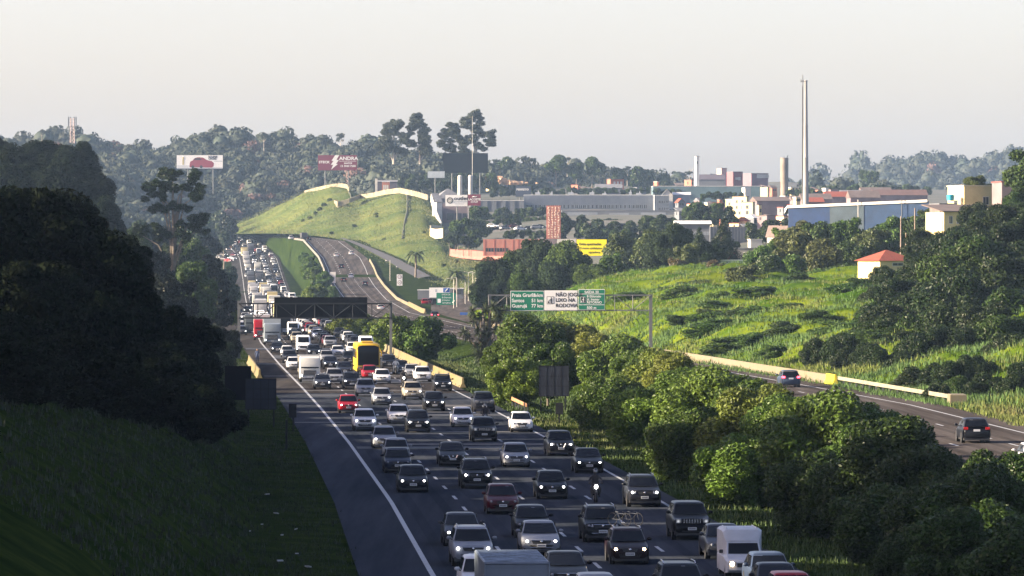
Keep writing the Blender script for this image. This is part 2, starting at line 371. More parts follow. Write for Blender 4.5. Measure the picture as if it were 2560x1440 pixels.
def leafquads(p, nrm, size, asp=.5, rs=nprs, droop=0.0):
    n = len(p); a = rs.normal(size=(n, 3)); a -= (a*nrm).sum(1)[:, None]*nrm*.8
    a /= np.linalg.norm(a, axis=1)[:, None]+1e-9
    if droop: a[:, 2] -= droop; a /= np.linalg.norm(a, axis=1)[:, None]
    b = np.cross(nrm, a); b /= np.linalg.norm(b, axis=1)[:, None]+1e-9
    s = (size * rs.uniform(.6, 1.3, n))[:, None]
    V = np.stack([p + a*s, p + b*s*asp, p - a*s, p - b*s*asp], 1).reshape(-1, 3)
    Q = np.arange(4*n).reshape(-1, 4); return V, Q
def lobes_points(lobes, n, rs, inner=.72, jn=.8):
    """lobes: (cx,cy,cz,r). points near the outer skin of the union"""
    L = np.array(lobes, float); w = L[:, 3]**2; idx = rs.choice(len(L), n*2, p=w/w.sum())
    d = rs.normal(size=(n*2, 3)); d /= np.linalg.norm(d, axis=1)[:, None]
    rr = L[idx, 3]*(inner+(1.08-inner)*rs.rand(n*2)**.6)
    p = L[idx, :3]+d*rr[:, None]*np.array([1, 1, .85])
    keep = np.ones(len(p), bool)
    for k in range(len(L)):
        dist = np.linalg.norm((p-L[k, :3])/np.array([1, 1, .85]), axis=1); keep &= ~((dist < L[k, 3]*.68) & (idx != k))
    p = p[keep][:n]; d = d[keep][:n]
    nn = d + rs.normal(size=d.shape)*jn; nn /= np.linalg.norm(nn, axis=1)[:, None]; return p, nn
def icolobe(c, r, rs, sub=1):
    V = []; Q = []; n, m = 8, 6
    for i in range(m+1):
        ph = math.pi*i/m
        for k in range(n):
            t = 2*math.pi*k/n; q = r*(.9+.2*rs.rand()); V.append((c[0]+q*math.sin(ph)*math.cos(t), c[1]+q*math.sin(ph)*math.sin(t), c[2]+q*.85*math.cos(ph)))
    for i in range(m):
        for k in range(n): k2 = (k+1) % n; Q.append((i*n+k, (i+1)*n+k, (i+1)*n+k2, i*n+k2))
    return np.array(V), np.array(Q)
def crown_mesh(name, seed, nl, n, leaf, flat=1.0, spread=.62, lr=(.32, .5), asp=.5, core=.6, droop=0.0, shape=None, inner=.72, m=None):
    rs = np.random.RandomState(seed); lobes = []
    if shape: lobes = shape(rs)
    else:
        lobes.append((0, 0, 0, .55))
        while len(lobes) < nl:
            d = rs.normal(size=3); d /= np.linalg.norm(d); r = rs.uniform(*lr); k = (1-r)*rs.uniform(.75, 1.12)
            lobes.append((d[0]*k, d[1]*k, d[2]*k*flat, r))
    p, nn = lobes_points(lobes, n, rs, inner); V, Q = leafquads(p, nn, leaf, asp, rs, droop)
    if core:
        for (x, y, z, r) in lobes:
            v, q = icolobe((x, y, z), r*core, rs); Q = np.vstack([Q, q+len(V)]); V = np.vstack([V, v])
    return npmesh(name, V, Q, m or leafm)
def cloudform(k, r0, r1, h, ww):
    def f(rs):
        L = []
        for i in range(k):
            a = rs.uniform(0, 6.28); q = rs.uniform(.2, 1)*ww; z = rs.uniform(-h, h)*(1-.35*q/ww)
            L.append((q*math.cos(a), q*math.sin(a), z, rs.uniform(r0, r1)))
        return L
    return f
CR = {}
CR['fine'] = [crown_mesh('crown', 100+i, 34, 32000, .038, asp=.45, core=.5, inner=.5, lr=(.2, .42)) for i in range(4)]
CR['mid'] = [crown_mesh('crown', 200+i, 20, 10000, .058, asp=.5, core=.5, inner=.5, lr=(.2, .42)) for i in range(4)]
CR['dark'] = [crown_mesh('crown', 300+i, 20, 14000, .05, asp=.45, core=.55, inner=.55, lr=(.2, .45), m=darkleaf) for i in range(3)]
CR['far'] = [crown_mesh('crown', 400+i, 10, 2200, .10, asp=.7, core=.55, inner=.6) for i in range(4)]
CR['gum'] = [crown_mesh('crown', 500+i, 0, 6500, .045, asp=.5, core=.55, shape=cloudform(24, .13, .24, .9, .62), inner=.6) for i in range(3)]
CR['umbrella'] = [crown_mesh('crown', 520+i, 0, 6500, .04, asp=.5, core=.5, shape=cloudform(20, .12, .22, .3, .85), inner=.6) for i in range(2)]
CR['puff'] = [crown_mesh('crown', 560+i, 9, 1300, .11, asp=.6, core=0, lr=(.25, .5), inner=.3) for i in range(4)]
CR['cone'] = [crown_mesh('crown', 540, 0, 6000, .06, asp=.3, core=.5, shape=lambda rs: [(math.cos(a*2.4)*.55*(1-t), math.sin(a*2.4)*.55*(1-t), -.9+1.8*t, .36*(1-t)+.08) for a, t in [(i, (i/22)) for i in range(22)]], inner=.6)]

def trunk_mesh(h, r, seed, limbs=4, m=None, up=.55):
    rs = random.Random(seed); b = MB(); pts = [(0, 0, -.3)]; rad = [r*1.25]
    for i in range(1, 6): pts.append((rs.uniform(-.06, .06)*h*i*.3, rs.uniform(-.06, .06)*h*i*.3, h*i/5)); rad.append(r*(1-.13*i))
    b.tube(pts, rad, 7)
    for k in range(limbs):
        t = rs.uniform(up, .95); i = int(t*5); p = Vector(pts[i]); a = rs.uniform(0, 6.28); L = h*rs.uniform(.3, .5)
        q = p+Vector((math.cos(a)*L*.6, math.sin(a)*L*.6, L*.7)); mid = (p+q)/2+Vector((0, 0, -L*.06)); b.tube([p, mid, q], [r*.5, r*.35, r*.15], 5)
    return b.mesh('trunk', m or bark, 40)
TR = [trunk_mesh(1.0, .035, 5+i) for i in range(3)]
TRP = [trunk_mesh(1.0, .02, 15+i, 7, pale_bark, .35) for i in range(3)]
NT = [0]
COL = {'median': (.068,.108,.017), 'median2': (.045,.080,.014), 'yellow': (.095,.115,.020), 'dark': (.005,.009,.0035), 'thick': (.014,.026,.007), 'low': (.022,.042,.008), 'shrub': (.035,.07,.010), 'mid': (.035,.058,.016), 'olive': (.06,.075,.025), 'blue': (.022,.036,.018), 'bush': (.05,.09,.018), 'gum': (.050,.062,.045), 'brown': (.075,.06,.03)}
def tree(px, py, rpx, Y, kind, label, group=None, col='mid', sz=1.0, sxy=1.0, zb=None, name='tree', cat='tree', trunk=True, jit=.15):
    """crown centred on (px, py) at distance Y with radius rpx pixels"""
    NT[0] += 1; rs = random.Random(NT[0]*13)
    c = P(px, py, Y); r = rpx/F*Y; zb = c.z - r*sz*2.0 if zb is None else zb
    t = empty(name, (c.x, c.y, zb)); tag(t, label, cat, group)
    cm = CR[kind]; me = cm[NT[0] % len(cm)]
    o = link('crown', me, t); o.location = (0, 0, c.z - zb); o.scale = (r*sxy, r*sxy, r*sz); o.rotation_euler = (0, 0, rs.uniform(0, 6.28))
    k = COL[col]; j = rs.uniform(1-jit, 1+jit); o.color = (k[0]*j*rs.uniform(.9, 1.1), k[1]*j, k[2]*j, 1)
    if trunk:
        g = TRP if kind in ('gum', 'umbrella') else TR; tk = link('trunk', g[NT[0] % 3], t); h = max(c.z - zb, .5) * (1.25 if kind in ('gum', 'umbrella') else 1.0)
        tk.scale = (h, h, h)
    return t
# ---------------------------------------------------------------- far woods as one mass, seen across the whole background
def woods(name, patch, px0, px1, nx, nv, rm, label_seed, col, v0=0.0, v1=1.0, leafn=300):
    rs = np.random.RandomState(label_seed); VV = []; QQ = []; CC = []; off = 0
    base = []
    for i in range(6):
        p, nn = lobes_points([(0, 0, 0, .6)]+[tuple(list(d*.5)+[rs.uniform(.3, .5)]) for d in (lambda a: a/np.linalg.norm(a, axis=1)[:, None])(rs.normal(size=(8, 3)))], leafn, rs, .8, .35)
        V, Q = leafquads(p, nn, .13, .7, rs); v, q = icolobe((0, 0, 0), .62, rs); Q = np.vstack([Q, q+len(V)]); V = np.vstack([V, v]); base.append((V, Q))
    for i in range(nx):
        for j in range(nv):
            px = px0+(px1-px0)*(i+rs.uniform(-.45, .45)+.5)/nx; v = min(v1, max(v0, v0+(v1-v0)*(j+rs.uniform(-.45, .45)+.5)/nv))
            p = patch.at(px, v); V, Q = base[rs.randint(6)]; r = rm*rs.uniform(.5, 1.3)*(1.35 if rs.rand() < .08 else 1); a = rs.uniform(0, 6.28); ca, sa = math.cos(a)*r, math.sin(a)*r
            h = r*rs.uniform(.85, 1.25)
            X = np.stack([V[:, 0]*ca-V[:, 1]*sa+p.x, V[:, 0]*sa+V[:, 1]*ca+p.y, V[:, 2]*h+p.z+h*.75], 1)
            k = np.array(col)*rs.uniform(.75, 1.25)*np.array([rs.uniform(.85, 1.2), 1, rs.uniform(.8, 1.2)])
            if rs.rand() < .02: k = np.array((.07, .035, .03))
            VV.append(X); QQ.append(Q+off); off += len(X); CC.append(np.tile(k, (len(X), 1)))
    me = npmesh(name, np.vstack(VV), np.vstack(QQ), woodm, cols=np.vstack(CC)); o = link(name, me); tag(o, kind='stuff'); return o
def mk_woodm():
    m = bpy.data.materials.new('wood_leaf'); m.use_nodes = True; n = m.node_tree.nodes; l = m.node_tree.links
    b = n['Principled BSDF']; b.inputs['Roughness'].default_value = .8; at = n.new('ShaderNodeAttribute'); at.attribute_name = 'tint'
    ge = n.new('ShaderNodeNewGeometry'); mr = n.new('ShaderNodeMapRange'); mr.inputs[3].default_value = .85; mr.inputs[4].default_value = 1.15; l.new(ge.outputs['Random Per Island'], mr.inputs[0])
    vm = n.new('ShaderNodeVectorMath'); vm.operation = 'SCALE'; l.new(at.outputs['Color'], vm.inputs[0]); l.new(mr.outputs[0], vm.inputs['Scale']); l.new(vm.outputs[0], b.inputs['Base Color']); return m
woodm = mk_woodm()
woods('forest', FH, -150, 1800, 115, 26, 5.8, 3, (.012, .021, .010))
woods('distant_forest', DH, 1950, 2750, 50, 12, 9, 4, (.013, .022, .013), leafn=200)
woods('rise_forest', MH, 1980, 2400, 34, 6, 4.6, 5, (.012, .021, .010))

# ---------------------------------------------------------------- median trees
G_MED = 'leafy trees in the grass between the two carriageways'
# crown centre in the picture, radius, height of the crown centre above the road (or the distance when over 20)
med = [(985,838,55,690,'bushy median tree beside the gantry right post'),(1065,852,66,640,'round median tree right of the gantry post, above the yellow barrier'),(862,822,42,800,'low green tree right under the black gantry board'),(915,820,32,850,'small tree just left of the gantry right post'),
 (790,748,38,1330,'small pale green dome-shaped tree above the black gantry board'),
 (1322,872,92,490,'bright leafy median tree right of the dark spiky tree, below the white sign'),(1425,905,100,2.8,'leafy tree behind the double-post sign'),(1290,950,66,2.2,'low leafy tree left of the double-post sign'),(1540,930,98,3.0,'pale leafed median tree right of the double-post sign'),
 (1522,1020,80,1.6,'small leafy tree below right of the double-post sign'),(1650,965,95,2.9,'median tree in front of the tall gantry post on the right'),(1610,1050,95,1.7,'leafy tree over the lit verge right of the small dark sign'),(1760,1040,130,3.0,'large median tree hiding the middle of the concrete barrier'),
 (1720,1120,100,1.8,'low median tree above the black sedan at the edge'),(1890,1090,130,2.6,'median tree left of the blue hatchback on the outbound road'),(1840,1180,110,1.7,'shaded tree right of the dark crossover with roof rails'),(2060,1130,165,3.2,'large bright topped tree below the blue hatchback'),
 (1980,1240,130,1.8,'dark tree right of the black boxy SUV'),(2230,1200,160,3.0,'tree whose sunlit top stands before the end of the guard rail'),(2140,1310,130,1.9,'dark tree above right of the white van'),(2390,1290,160,3.2,'shaded tree below the dark hatchback on the outbound road'),
 (2540,1260,140,3.3,'shaded median tree cut by the right edge of the picture, upper one'),(2340,1400,150,2.4,'very dark tree at the bottom edge, second from the right corner'),(2530,1420,170,2.4,'dark tree filling the bottom right corner'),(2230,1400,100,1.5,'small dark tree at the grass edge above the red car')]
med += [(1370,925,72,3.0,'leafy tree directly behind the square double-post sign back'),(1440,960,62,500,'low tree behind the right post of the double-post sign')]
med += [(x_, y_, r_, z_, 'low leafy tree filling the hedge line between bigger median trees') for x_, y_, r_, z_ in ((1550,1000,75,1.9),(1660,1040,80,1.9),(1810,1110,95,1.9),(1800,1020,90,2.6),(1950,1160,110,2.1),(1960,1080,100,3.0),(2080,1230,120,2.2),(2160,1180,120,2.6),(2300,1300,140,2.4),(2440,1380,150,2.3),(2460,1230,120,3.0),(1960,1250,80,1.4),(2300,1210,110,3.1),(1380,850,60,3.6),(1250,900,45,3.0),(1480,890,60,3.6),(1590,925,60,3.6),(1700,985,70,3.5),(1620,925,62,3.9),(1680,945,64,3.9),(1740,975,70,3.9),(1810,1005,80,3.7),(1870,1030,85,3.6),(1560,890,55,4.3),(2010,1060,85,3.9),(2090,1065,85,4.0),(2170,1090,90,4.0),(2250,1130,90,4.1))]
for i, (px, py, r, Y, lab) in enumerate(med):
    if Y < 20: Y = F*(CAMH-Y)/(py-633)
    r *= 1.1
    if py > 1220: px += 55; r *= .9
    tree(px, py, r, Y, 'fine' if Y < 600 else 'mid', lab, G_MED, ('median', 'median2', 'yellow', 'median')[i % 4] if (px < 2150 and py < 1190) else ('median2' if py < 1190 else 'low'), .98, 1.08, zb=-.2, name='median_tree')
# ---------------------------------------------------------------- near left trees in the shade
G_L = 'dark trees on the left bank'
left = [(-70,610,190,290),(90,610,175,300),(215,690,150,310),(300,790,125,320),(60,790,170,275),(200,860,150,280),(395,830,88,350),(470,860,85,385),(400,940,100,345),(290,950,110,320),(505,930,62,395),(150,950,120,268),(5,920,110,262),(455,1010,60,370),(330,640,60,420),(520,850,48,470)]
for i, (px, py, r, Y) in enumerate(left):
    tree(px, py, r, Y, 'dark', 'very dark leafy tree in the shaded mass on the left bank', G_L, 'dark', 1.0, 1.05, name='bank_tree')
for i in range(46):       # the same belt goes on beside the camera and shades the road
    Y = 90+i*16 if i < 26 else 50+(i-26)*11; x = LE(Y)-34-rnd.uniform(0, 14)-(0 if i < 26 else 8); r = rnd.uniform(6.0, 7.0); top = float(np.interp(Y, [90, 330, 400, 500], [27, 26, 20, 12]))+rnd.uniform(-2, 1)-(0 if i < 26 else (i % 2)*8)
    px = 1280+x*F/Y; z = top-r; py = 633-(z-CAMH)*F/Y
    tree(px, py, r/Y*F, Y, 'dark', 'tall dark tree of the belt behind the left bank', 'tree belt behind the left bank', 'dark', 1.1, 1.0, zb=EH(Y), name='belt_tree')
# ---------------------------------------------------------------- vehicles
paint = mat('car_paint', (.5,.5,.5), .35, 0, 1, objcol=True, coat=.06, spec=.18)
glass = mat('dark_glass', (.004,.005,.008), .15, spec=.2)
blackp = mat('black_plastic', (.02,.02,.022), .6)
chrome = mat('chrome', (.6,.6,.62), .25, metal=1.0)
tyre = mat('tyre', (.015,.015,.016), .9)
rimm = mat('wheel_rim', (.35,.35,.37), .4, metal=.8)
lens = mat('lamp_glass', (.20,.21,.23), .15, spec=.8)
lit = mat('headlight_lit', (1,1,1), .4, emit=(1, .97, .92, 3.2))
litw = mat('headlight_warm', (1,1,1), .4, emit=(1, .72, .42, 12.0))
redlamp = mat('tail_lamp', (.45,.01,.01), .3)
redlit = mat('tail_lamp_lit', (.6,.02,.02), .3, emit=(1, .05, .08, 2.5))
platem = mat('number_plate', (.62,.62,.62), .5)
plate_ink = mat('plate_ink', (.05,.05,.06), .6)
CARS = {
 #        L    W    H    cowl hoodz belt roof0 roof1 rearb  trunk zb
 'sedan':(4.45,1.75,1.47,1.15,.86,.98,1.95,3.15,3.85,1.04,.24),
 'hatch':(3.95,1.70,1.50,1.00,.88,.98,1.70,3.30,3.90,0,.24),
 'suv':  (4.30,1.80,1.64,1.05,1.00,1.10,1.75,3.70,4.22,0,.30),
 'boxy': (4.25,1.82,1.72,1.15,1.10,1.18,1.70,3.90,4.20,0,.32),
}
def body_rings(L, W, H, cowl, hz, belt, zb, trunk, rearb):
    w = W/2; R_ = []
    st = [(0, .74, zb+.12, .58), (.05, .86, zb+.02, .70), (.22, .95, zb, hz-.10), (.6, 1, zb-.02, hz-.02), (cowl, 1, zb-.02, belt-.03), (cowl+.3, 1, zb-.02, belt), (L*.55, 1, zb-.02, belt+.01), (rearb, .99, zb, (trunk or belt+.03)), (L-.2, .96, zb, (trunk-.02 if trunk else belt)), (L-.05, .90, zb+.05, (trunk-.10 if trunk else belt-.15)), (L, .80, zb+.15, .75)]
    for (y, ws, z0, z1) in st:
        a = w*ws; hh = z1-z0
        half = [(0, z0), (a*.84, z0), (a*.97, z0+hh*.15), (a, z0+hh*.38), (a*.995, z0+hh*.62), (a*.965, z1-hh*.13), (a*.90, z1-.02), (a*.7, z1+.005), (0, z1+.02)]
        R_.append([(x, y-L/2, z) for x, z in half] + [(-x, y-L/2, z) for x, z in half[-2:0:-1]])
    return R_
def cabin_ring(y0, y1, hw, z, bulge, rc=.1):
    pts = [(-hw, y0+rc*1.5), (-hw*.93, y0+rc*.3)]
    pts += [(-hw*.5, y0-bulge*.7), (0, y0-bulge), (hw*.5, y0-bulge*.7)]
    pts += [(hw*.93, y0+rc*.3), (hw, y0+rc*1.5), (hw, (y0+y1)/2), (hw, y1-rc*1.5), (hw*.93, y1-rc*.2), (0, y1+bulge*.4), (-hw*.93, y1-rc*.2), (-hw, y1-rc*1.5), (-hw, (y0+y1)/2)]
    return [(x, y, z) for x, y in pts]
def car_meshes(kind, rack=False, grille='plain', lights='lit'):
    L, W, H, cowl, hz, belt, r0, r1, rb, trunk, zb = CARS[kind]; w = W/2; o = -L/2
    parts = {}
    b = MB(); b.loft(body_rings(L, W, H, cowl, hz, belt, zb, trunk, rb), 0)
    rearend = rb if trunk else L-.12
    k0 = cabin_ring(o+cowl-.02, o+rearend, w*.93, belt-.03, .14)
    k1 = cabin_ring(o+r0-.06, o+r1+.08, w*.76, H-.09, .07)
    k2 = cabin_ring(o+r0+.02, o+r1, w*.70, H-.03, .05); k3 = cabin_ring(o+r0+.2, o+r1-.2, w*.5, H, .03)
    n = len(k0); pillars = [0, 5, 8, 11, 12]
    vs = k0+k1; fs = [(k, (k+1) % n, (k+1) % n+n, k+n) for k in (0, 5, 8, 11)]
    b.add(vs, fs, 0); b.loft([k1, k2, k3], 0, False); b.add(k3, [tuple(range(n))], 0)
    for s in (-1, 1):   # B pillar, arches
        b.box(s*w*.855-.02, s*w*.855+.02, o+(r0+r1)/2-.05, o+(r0+r1)/2+.05, belt-.05, H-.08, 1)
        for yy in (o+.78, o+L-.85): b.disc((s*(w+.004), yy, .36), .36, 'X', 12, 1)
    b.box(-w*.9, w*.9, o+.04, o+L-.04, zb-.06, zb+.12, 1)
    if rack:
        for s in (-1, 1): b.tube([(s*w*.68, o+r0+.15, H-.02), (s*w*.68, o+r0+.25, H+.06), (s*w*.66, o+r1-.3, H+.05), (s*w*.66, o+r1-.15, H-.02)], .022, 5, 2)
    parts['body'] = (b, (paint, blackp, chrome), 32)
    def off(ring, e):
        cy = sum(p[1] for p in ring)/len(ring); return [(x*(1+e), y+(.012 if y > cy else -.012), z+.004) for x, y, z in ring]
    g0 = off(k0, .008); g1 = off(k1, .008)
    def gl(idx, trim0=.06, trim1=.97):
        m = MB()
        vs = []; ids = idx+[(idx[-1]+1) % n]
        for t in (trim0, trim1):
            for k in ids: vs.append(tuple(Vector(g0[k])*(1-t)+Vector(g1[k])*t))
        q = len(ids); m.add(vs, [(i, i+1, i+1+q, i+q) for i in range(q-1)], 0); return m
    parts['windscreen'] = (gl([1, 2, 3, 4]), (glass,), 60)
    parts['rear_window'] = (gl([9, 10]), (glass,), 60)
    parts['side_window'] = [(gl([6, 7], .12, .93), (glass,), 60), (gl([12], .12, .93) if False else gl([12, 13][:2], .12, .93), (glass,), 60)]
    hzl = hz-.20; heads = []
    for s in (-1, 1):
        m = MB()
        if kind == 'boxy': m.disc((s*w*.70, o-.03+.03, hzl+.02), .12, 'Y', 10, 0); m.box(s*w*.70-.13, s*w*.70+.13, o+.0, o+.2, hzl-.11, hzl+.14, 0, None, .04)
        else:
            x0, x1 = sorted((s*w*.50, s*w*.93)); m.add([(s*w*.50, o+.02, hzl-.06), (s*w*.90, o+.16, hzl-.04), (s*w*.95, o+.42, hzl+.10), (s*w*.52, o+.16, hzl+.07), (s*w*.50, o+.3, hzl-.06), (s*w*.88, o+.4, hzl-.04)], [(0, 1, 2, 3), (0, 4, 5, 1), (1, 5, 2), (0, 3, 4)], 0)
        m.ball((s*w*.72, o+.05, hzl), .062, 1, 10, 6, None, (1.1, .8, 1)); heads.append((m, (lens, lit), 50))
    parts['headlight'] = heads
    m = MB(); gw = {'plain': .42, 'wide': .52, 'tall': .48, 'chrome': .45}[grille]
    m.add([(-w*gw, o+.0, hzl+.04), (w*gw, o+.0, hzl+.04), (w*gw*.8, o-.012, hzl-.11), (-w*gw*.8, o-.012, hzl-.11)], [(3, 2, 1, 0)], 0)
    m.add([(-w*.62, o+.0, zb+.26), (w*.62, o+.0, zb+.26), (w*.5, o+.0, zb+.08), (-w*.5, o+.0, zb+.08)], [(3, 2, 1, 0)], 0)
    if grille == 'tall': m.add([(-w*.4, o-.02, hzl+.02), (w*.4, o-.02, hzl+.02), (w*.3, o-.02, zb+.2), (-w*.3, o-.02, zb+.2)], [(3, 2, 1, 0)], 0)
    if grille == 'chrome':
        for s in (-1, 1): m.bar((s*w*.34, o-.03, hzl+.06), (s*w*.18, o-.03, hzl-.2), .022, 1)
        m.bar((-w*.18, o-.03, hzl-.2), (w*.18, o-.03, hzl-.2), .018, 1)
    if grille == 'wide': m.bar((-w*.5, o-.02, hzl+.05), (w*.5, o-.02, hzl+.05), .018, 1); m.bar((-w*.6, o-.02, zb+.15), (w*.6, o-.02, zb+.15), .015, 1)
    if kind == 'boxy':
        for i in range(7): m.box(-w*.42+i*w*.14-.025, -w*.42+i*w*.14+.025, o-.03, o-.015, hzl-.08, hzl+.10, 1)
    else: m.ball((0, o-.02, hzl-.01), .05, 1, 8, 4, None, (1.1, .3, 1))
    parts['grille'] = (m, (blackp, chrome), None)
    m = MB(); m.box(-.20, .20, o-.045, o-.03, zb+.17, zb+.30, 0)
    rs = random.Random(hash(kind) % 7)
    for i in range(7): m.box(-.165+i*.048, -.165+i*.048+.03, o-.049, o-.045, zb+.20, zb+.27, 1)
    parts['number_plate'] = (m, (platem, plate_ink), None)
    m = MB(); m.box(-.20, .20, L/2+.0, L/2+.015, .72, .85, 0); parts['rear_plate'] = (m, (platem,), None)
    mr = []
    for s in (-1, 1):
        m = MB(); m.ball((s*(w+.09), o+cowl+.38, belt+.08), .11, 0, 8, 5, None, (1.05, .5, .75)); m.bar((s*(w-.06), o+cowl+.42, belt), (s*(w+.04), o+cowl+.4, belt+.05), .025, 1); mr.append((m, (paint, blackp), 50))
    parts['mirror'] = mr
    tl = []
    for s in (-1, 1):
        m = MB(); m.box(min(s*w*.62, s*w*.93), max(s*w*.62, s*w*.93), L/2-.12, L/2-.01, .82, .98, 0, None, .02); tl.append((m, (redlamp,), None))
    parts['tail_lamp'] = tl
    whl = []
    for s in (-1, 1):
        for yy in (o+.78, o+L-.85):
            m = MB(); x1 = s*(w-.02); x0 = s*(w-.22); m.tube([(x0, yy, .31), (x1, yy, .31)], .315, 14, 0)
            m.disc((x1+s*.008, yy, .31), .20, 'X', 12, 1); m.disc((x1+s*.012, yy, .31), .05, 'X', 8, 0); whl.append((m, (tyre, rimm), 40))
    parts['wheel'] = whl
    return parts
def bake(parts):
    out = []
    for k, v in parts.items():
        for it in (v if isinstance(v, list) else [v]): out.append((k, it[0].mesh(k, it[1], it[2])))
    return out
def merged(parts, name, keep=('rear_plate',)):
    """one mesh for vehicles too small to show their parts"""
    mats = []; b = MB()
    for k, v in parts.items():
        if k in keep: continue
        for it in (v if isinstance(v, list) else [v]):
            mp = []
            for m in it[1]:
                if m not in mats: mats.append(m)
                mp.append(mats.index(m))
            o = len(b.v); b.v += it[0].v; b.f += [tuple(i+o for i in f) for f in it[0].f]; b.m += [mp[i] for i in it[0].m]
    return b.mesh(name, mats, 35)
CT = {}
for kd in CARS:
    for gr in ('plain', 'wide', 'tall', 'chrome'):
        for rk in (False, True): CT[kd, gr, rk] = None
def car_type(kd, gr, rk):
    if CT[kd, gr, rk] is None: CT[kd, gr, rk] = bake(car_meshes(kd, rk, gr))
    return CT[kd, gr, rk]
PAINT = {'black': (.0025,.003,.0045), 'navy': (.006,.009,.022), 'grey': (.028,.031,.04), 'darkgrey': (.008,.009,.013), 'silver': (.19,.20,.225), 'white': (.50,.51,.53), 'red': (.22,.006,.012), 'maroon': (.05,.004,.009), 'darkred': (.009,.002,.003), 'beige': (.25,.225,.18), 'blue': (.03,.045,.08), 'brown': (.05,.035,.03)}
def setpaint(o, c): o.color = tuple(PAINT[c])+(1,)
def near_car(px, pyb, kd, col, label, cat='car', grille='plain', rack=False, lamps='on', fz=ZL, f=LL, away=False, W_=None, group='cars queuing on the motorway', Y=None, name=None):
    """pyb: picture row where the front wheels touch the road"""
    L = CARS[kd][0]
    if Y is None:
        Y = F*CAMH/(pyb-633)
        for _ in range(12): Y = F*(CAMH-fz(Y))/(pyb-633)
    x = (px-1280)/F*Y; th = math.atan(-(f(Y+10)-f(Y-10))/20)
    d = Vector((math.sin(th), -math.cos(th), 0)) * (-1 if away else 1)
    c = Vector((x, Y, fz(Y))) - (Vector((math.sin(th), -math.cos(th), 0))*(L/2-.8))
    t = empty(name or {'sedan': 'sedan', 'hatch': 'hatchback', 'suv': 'suv', 'boxy': 'off_roader'}[kd], c, th+(math.pi if away else 0)); tag(t, label, cat, group)
    for k, me in car_type(kd, grille, rack):
        if (k in ('rear_window', 'tail_lamp', 'rear_plate')) and not away: continue
        if (k in ('headlight', 'grille', 'number_plate', 'windscreen')) and away: continue
        if k == 'rear_plate': k = 'number_plate'
        o = link(k, me, t); setpaint(o, col)
        if k == 'headlight' and lamps != 'on':
            o.material_slots[1].link = 'OBJECT'; o.material_slots[1].material = lens if lamps == 'off' else litw
        if k == 'tail_lamp' and lamps == 'on': o.material_slots[0].link = 'OBJECT'; o.material_slots[0].material = redlit
    return t
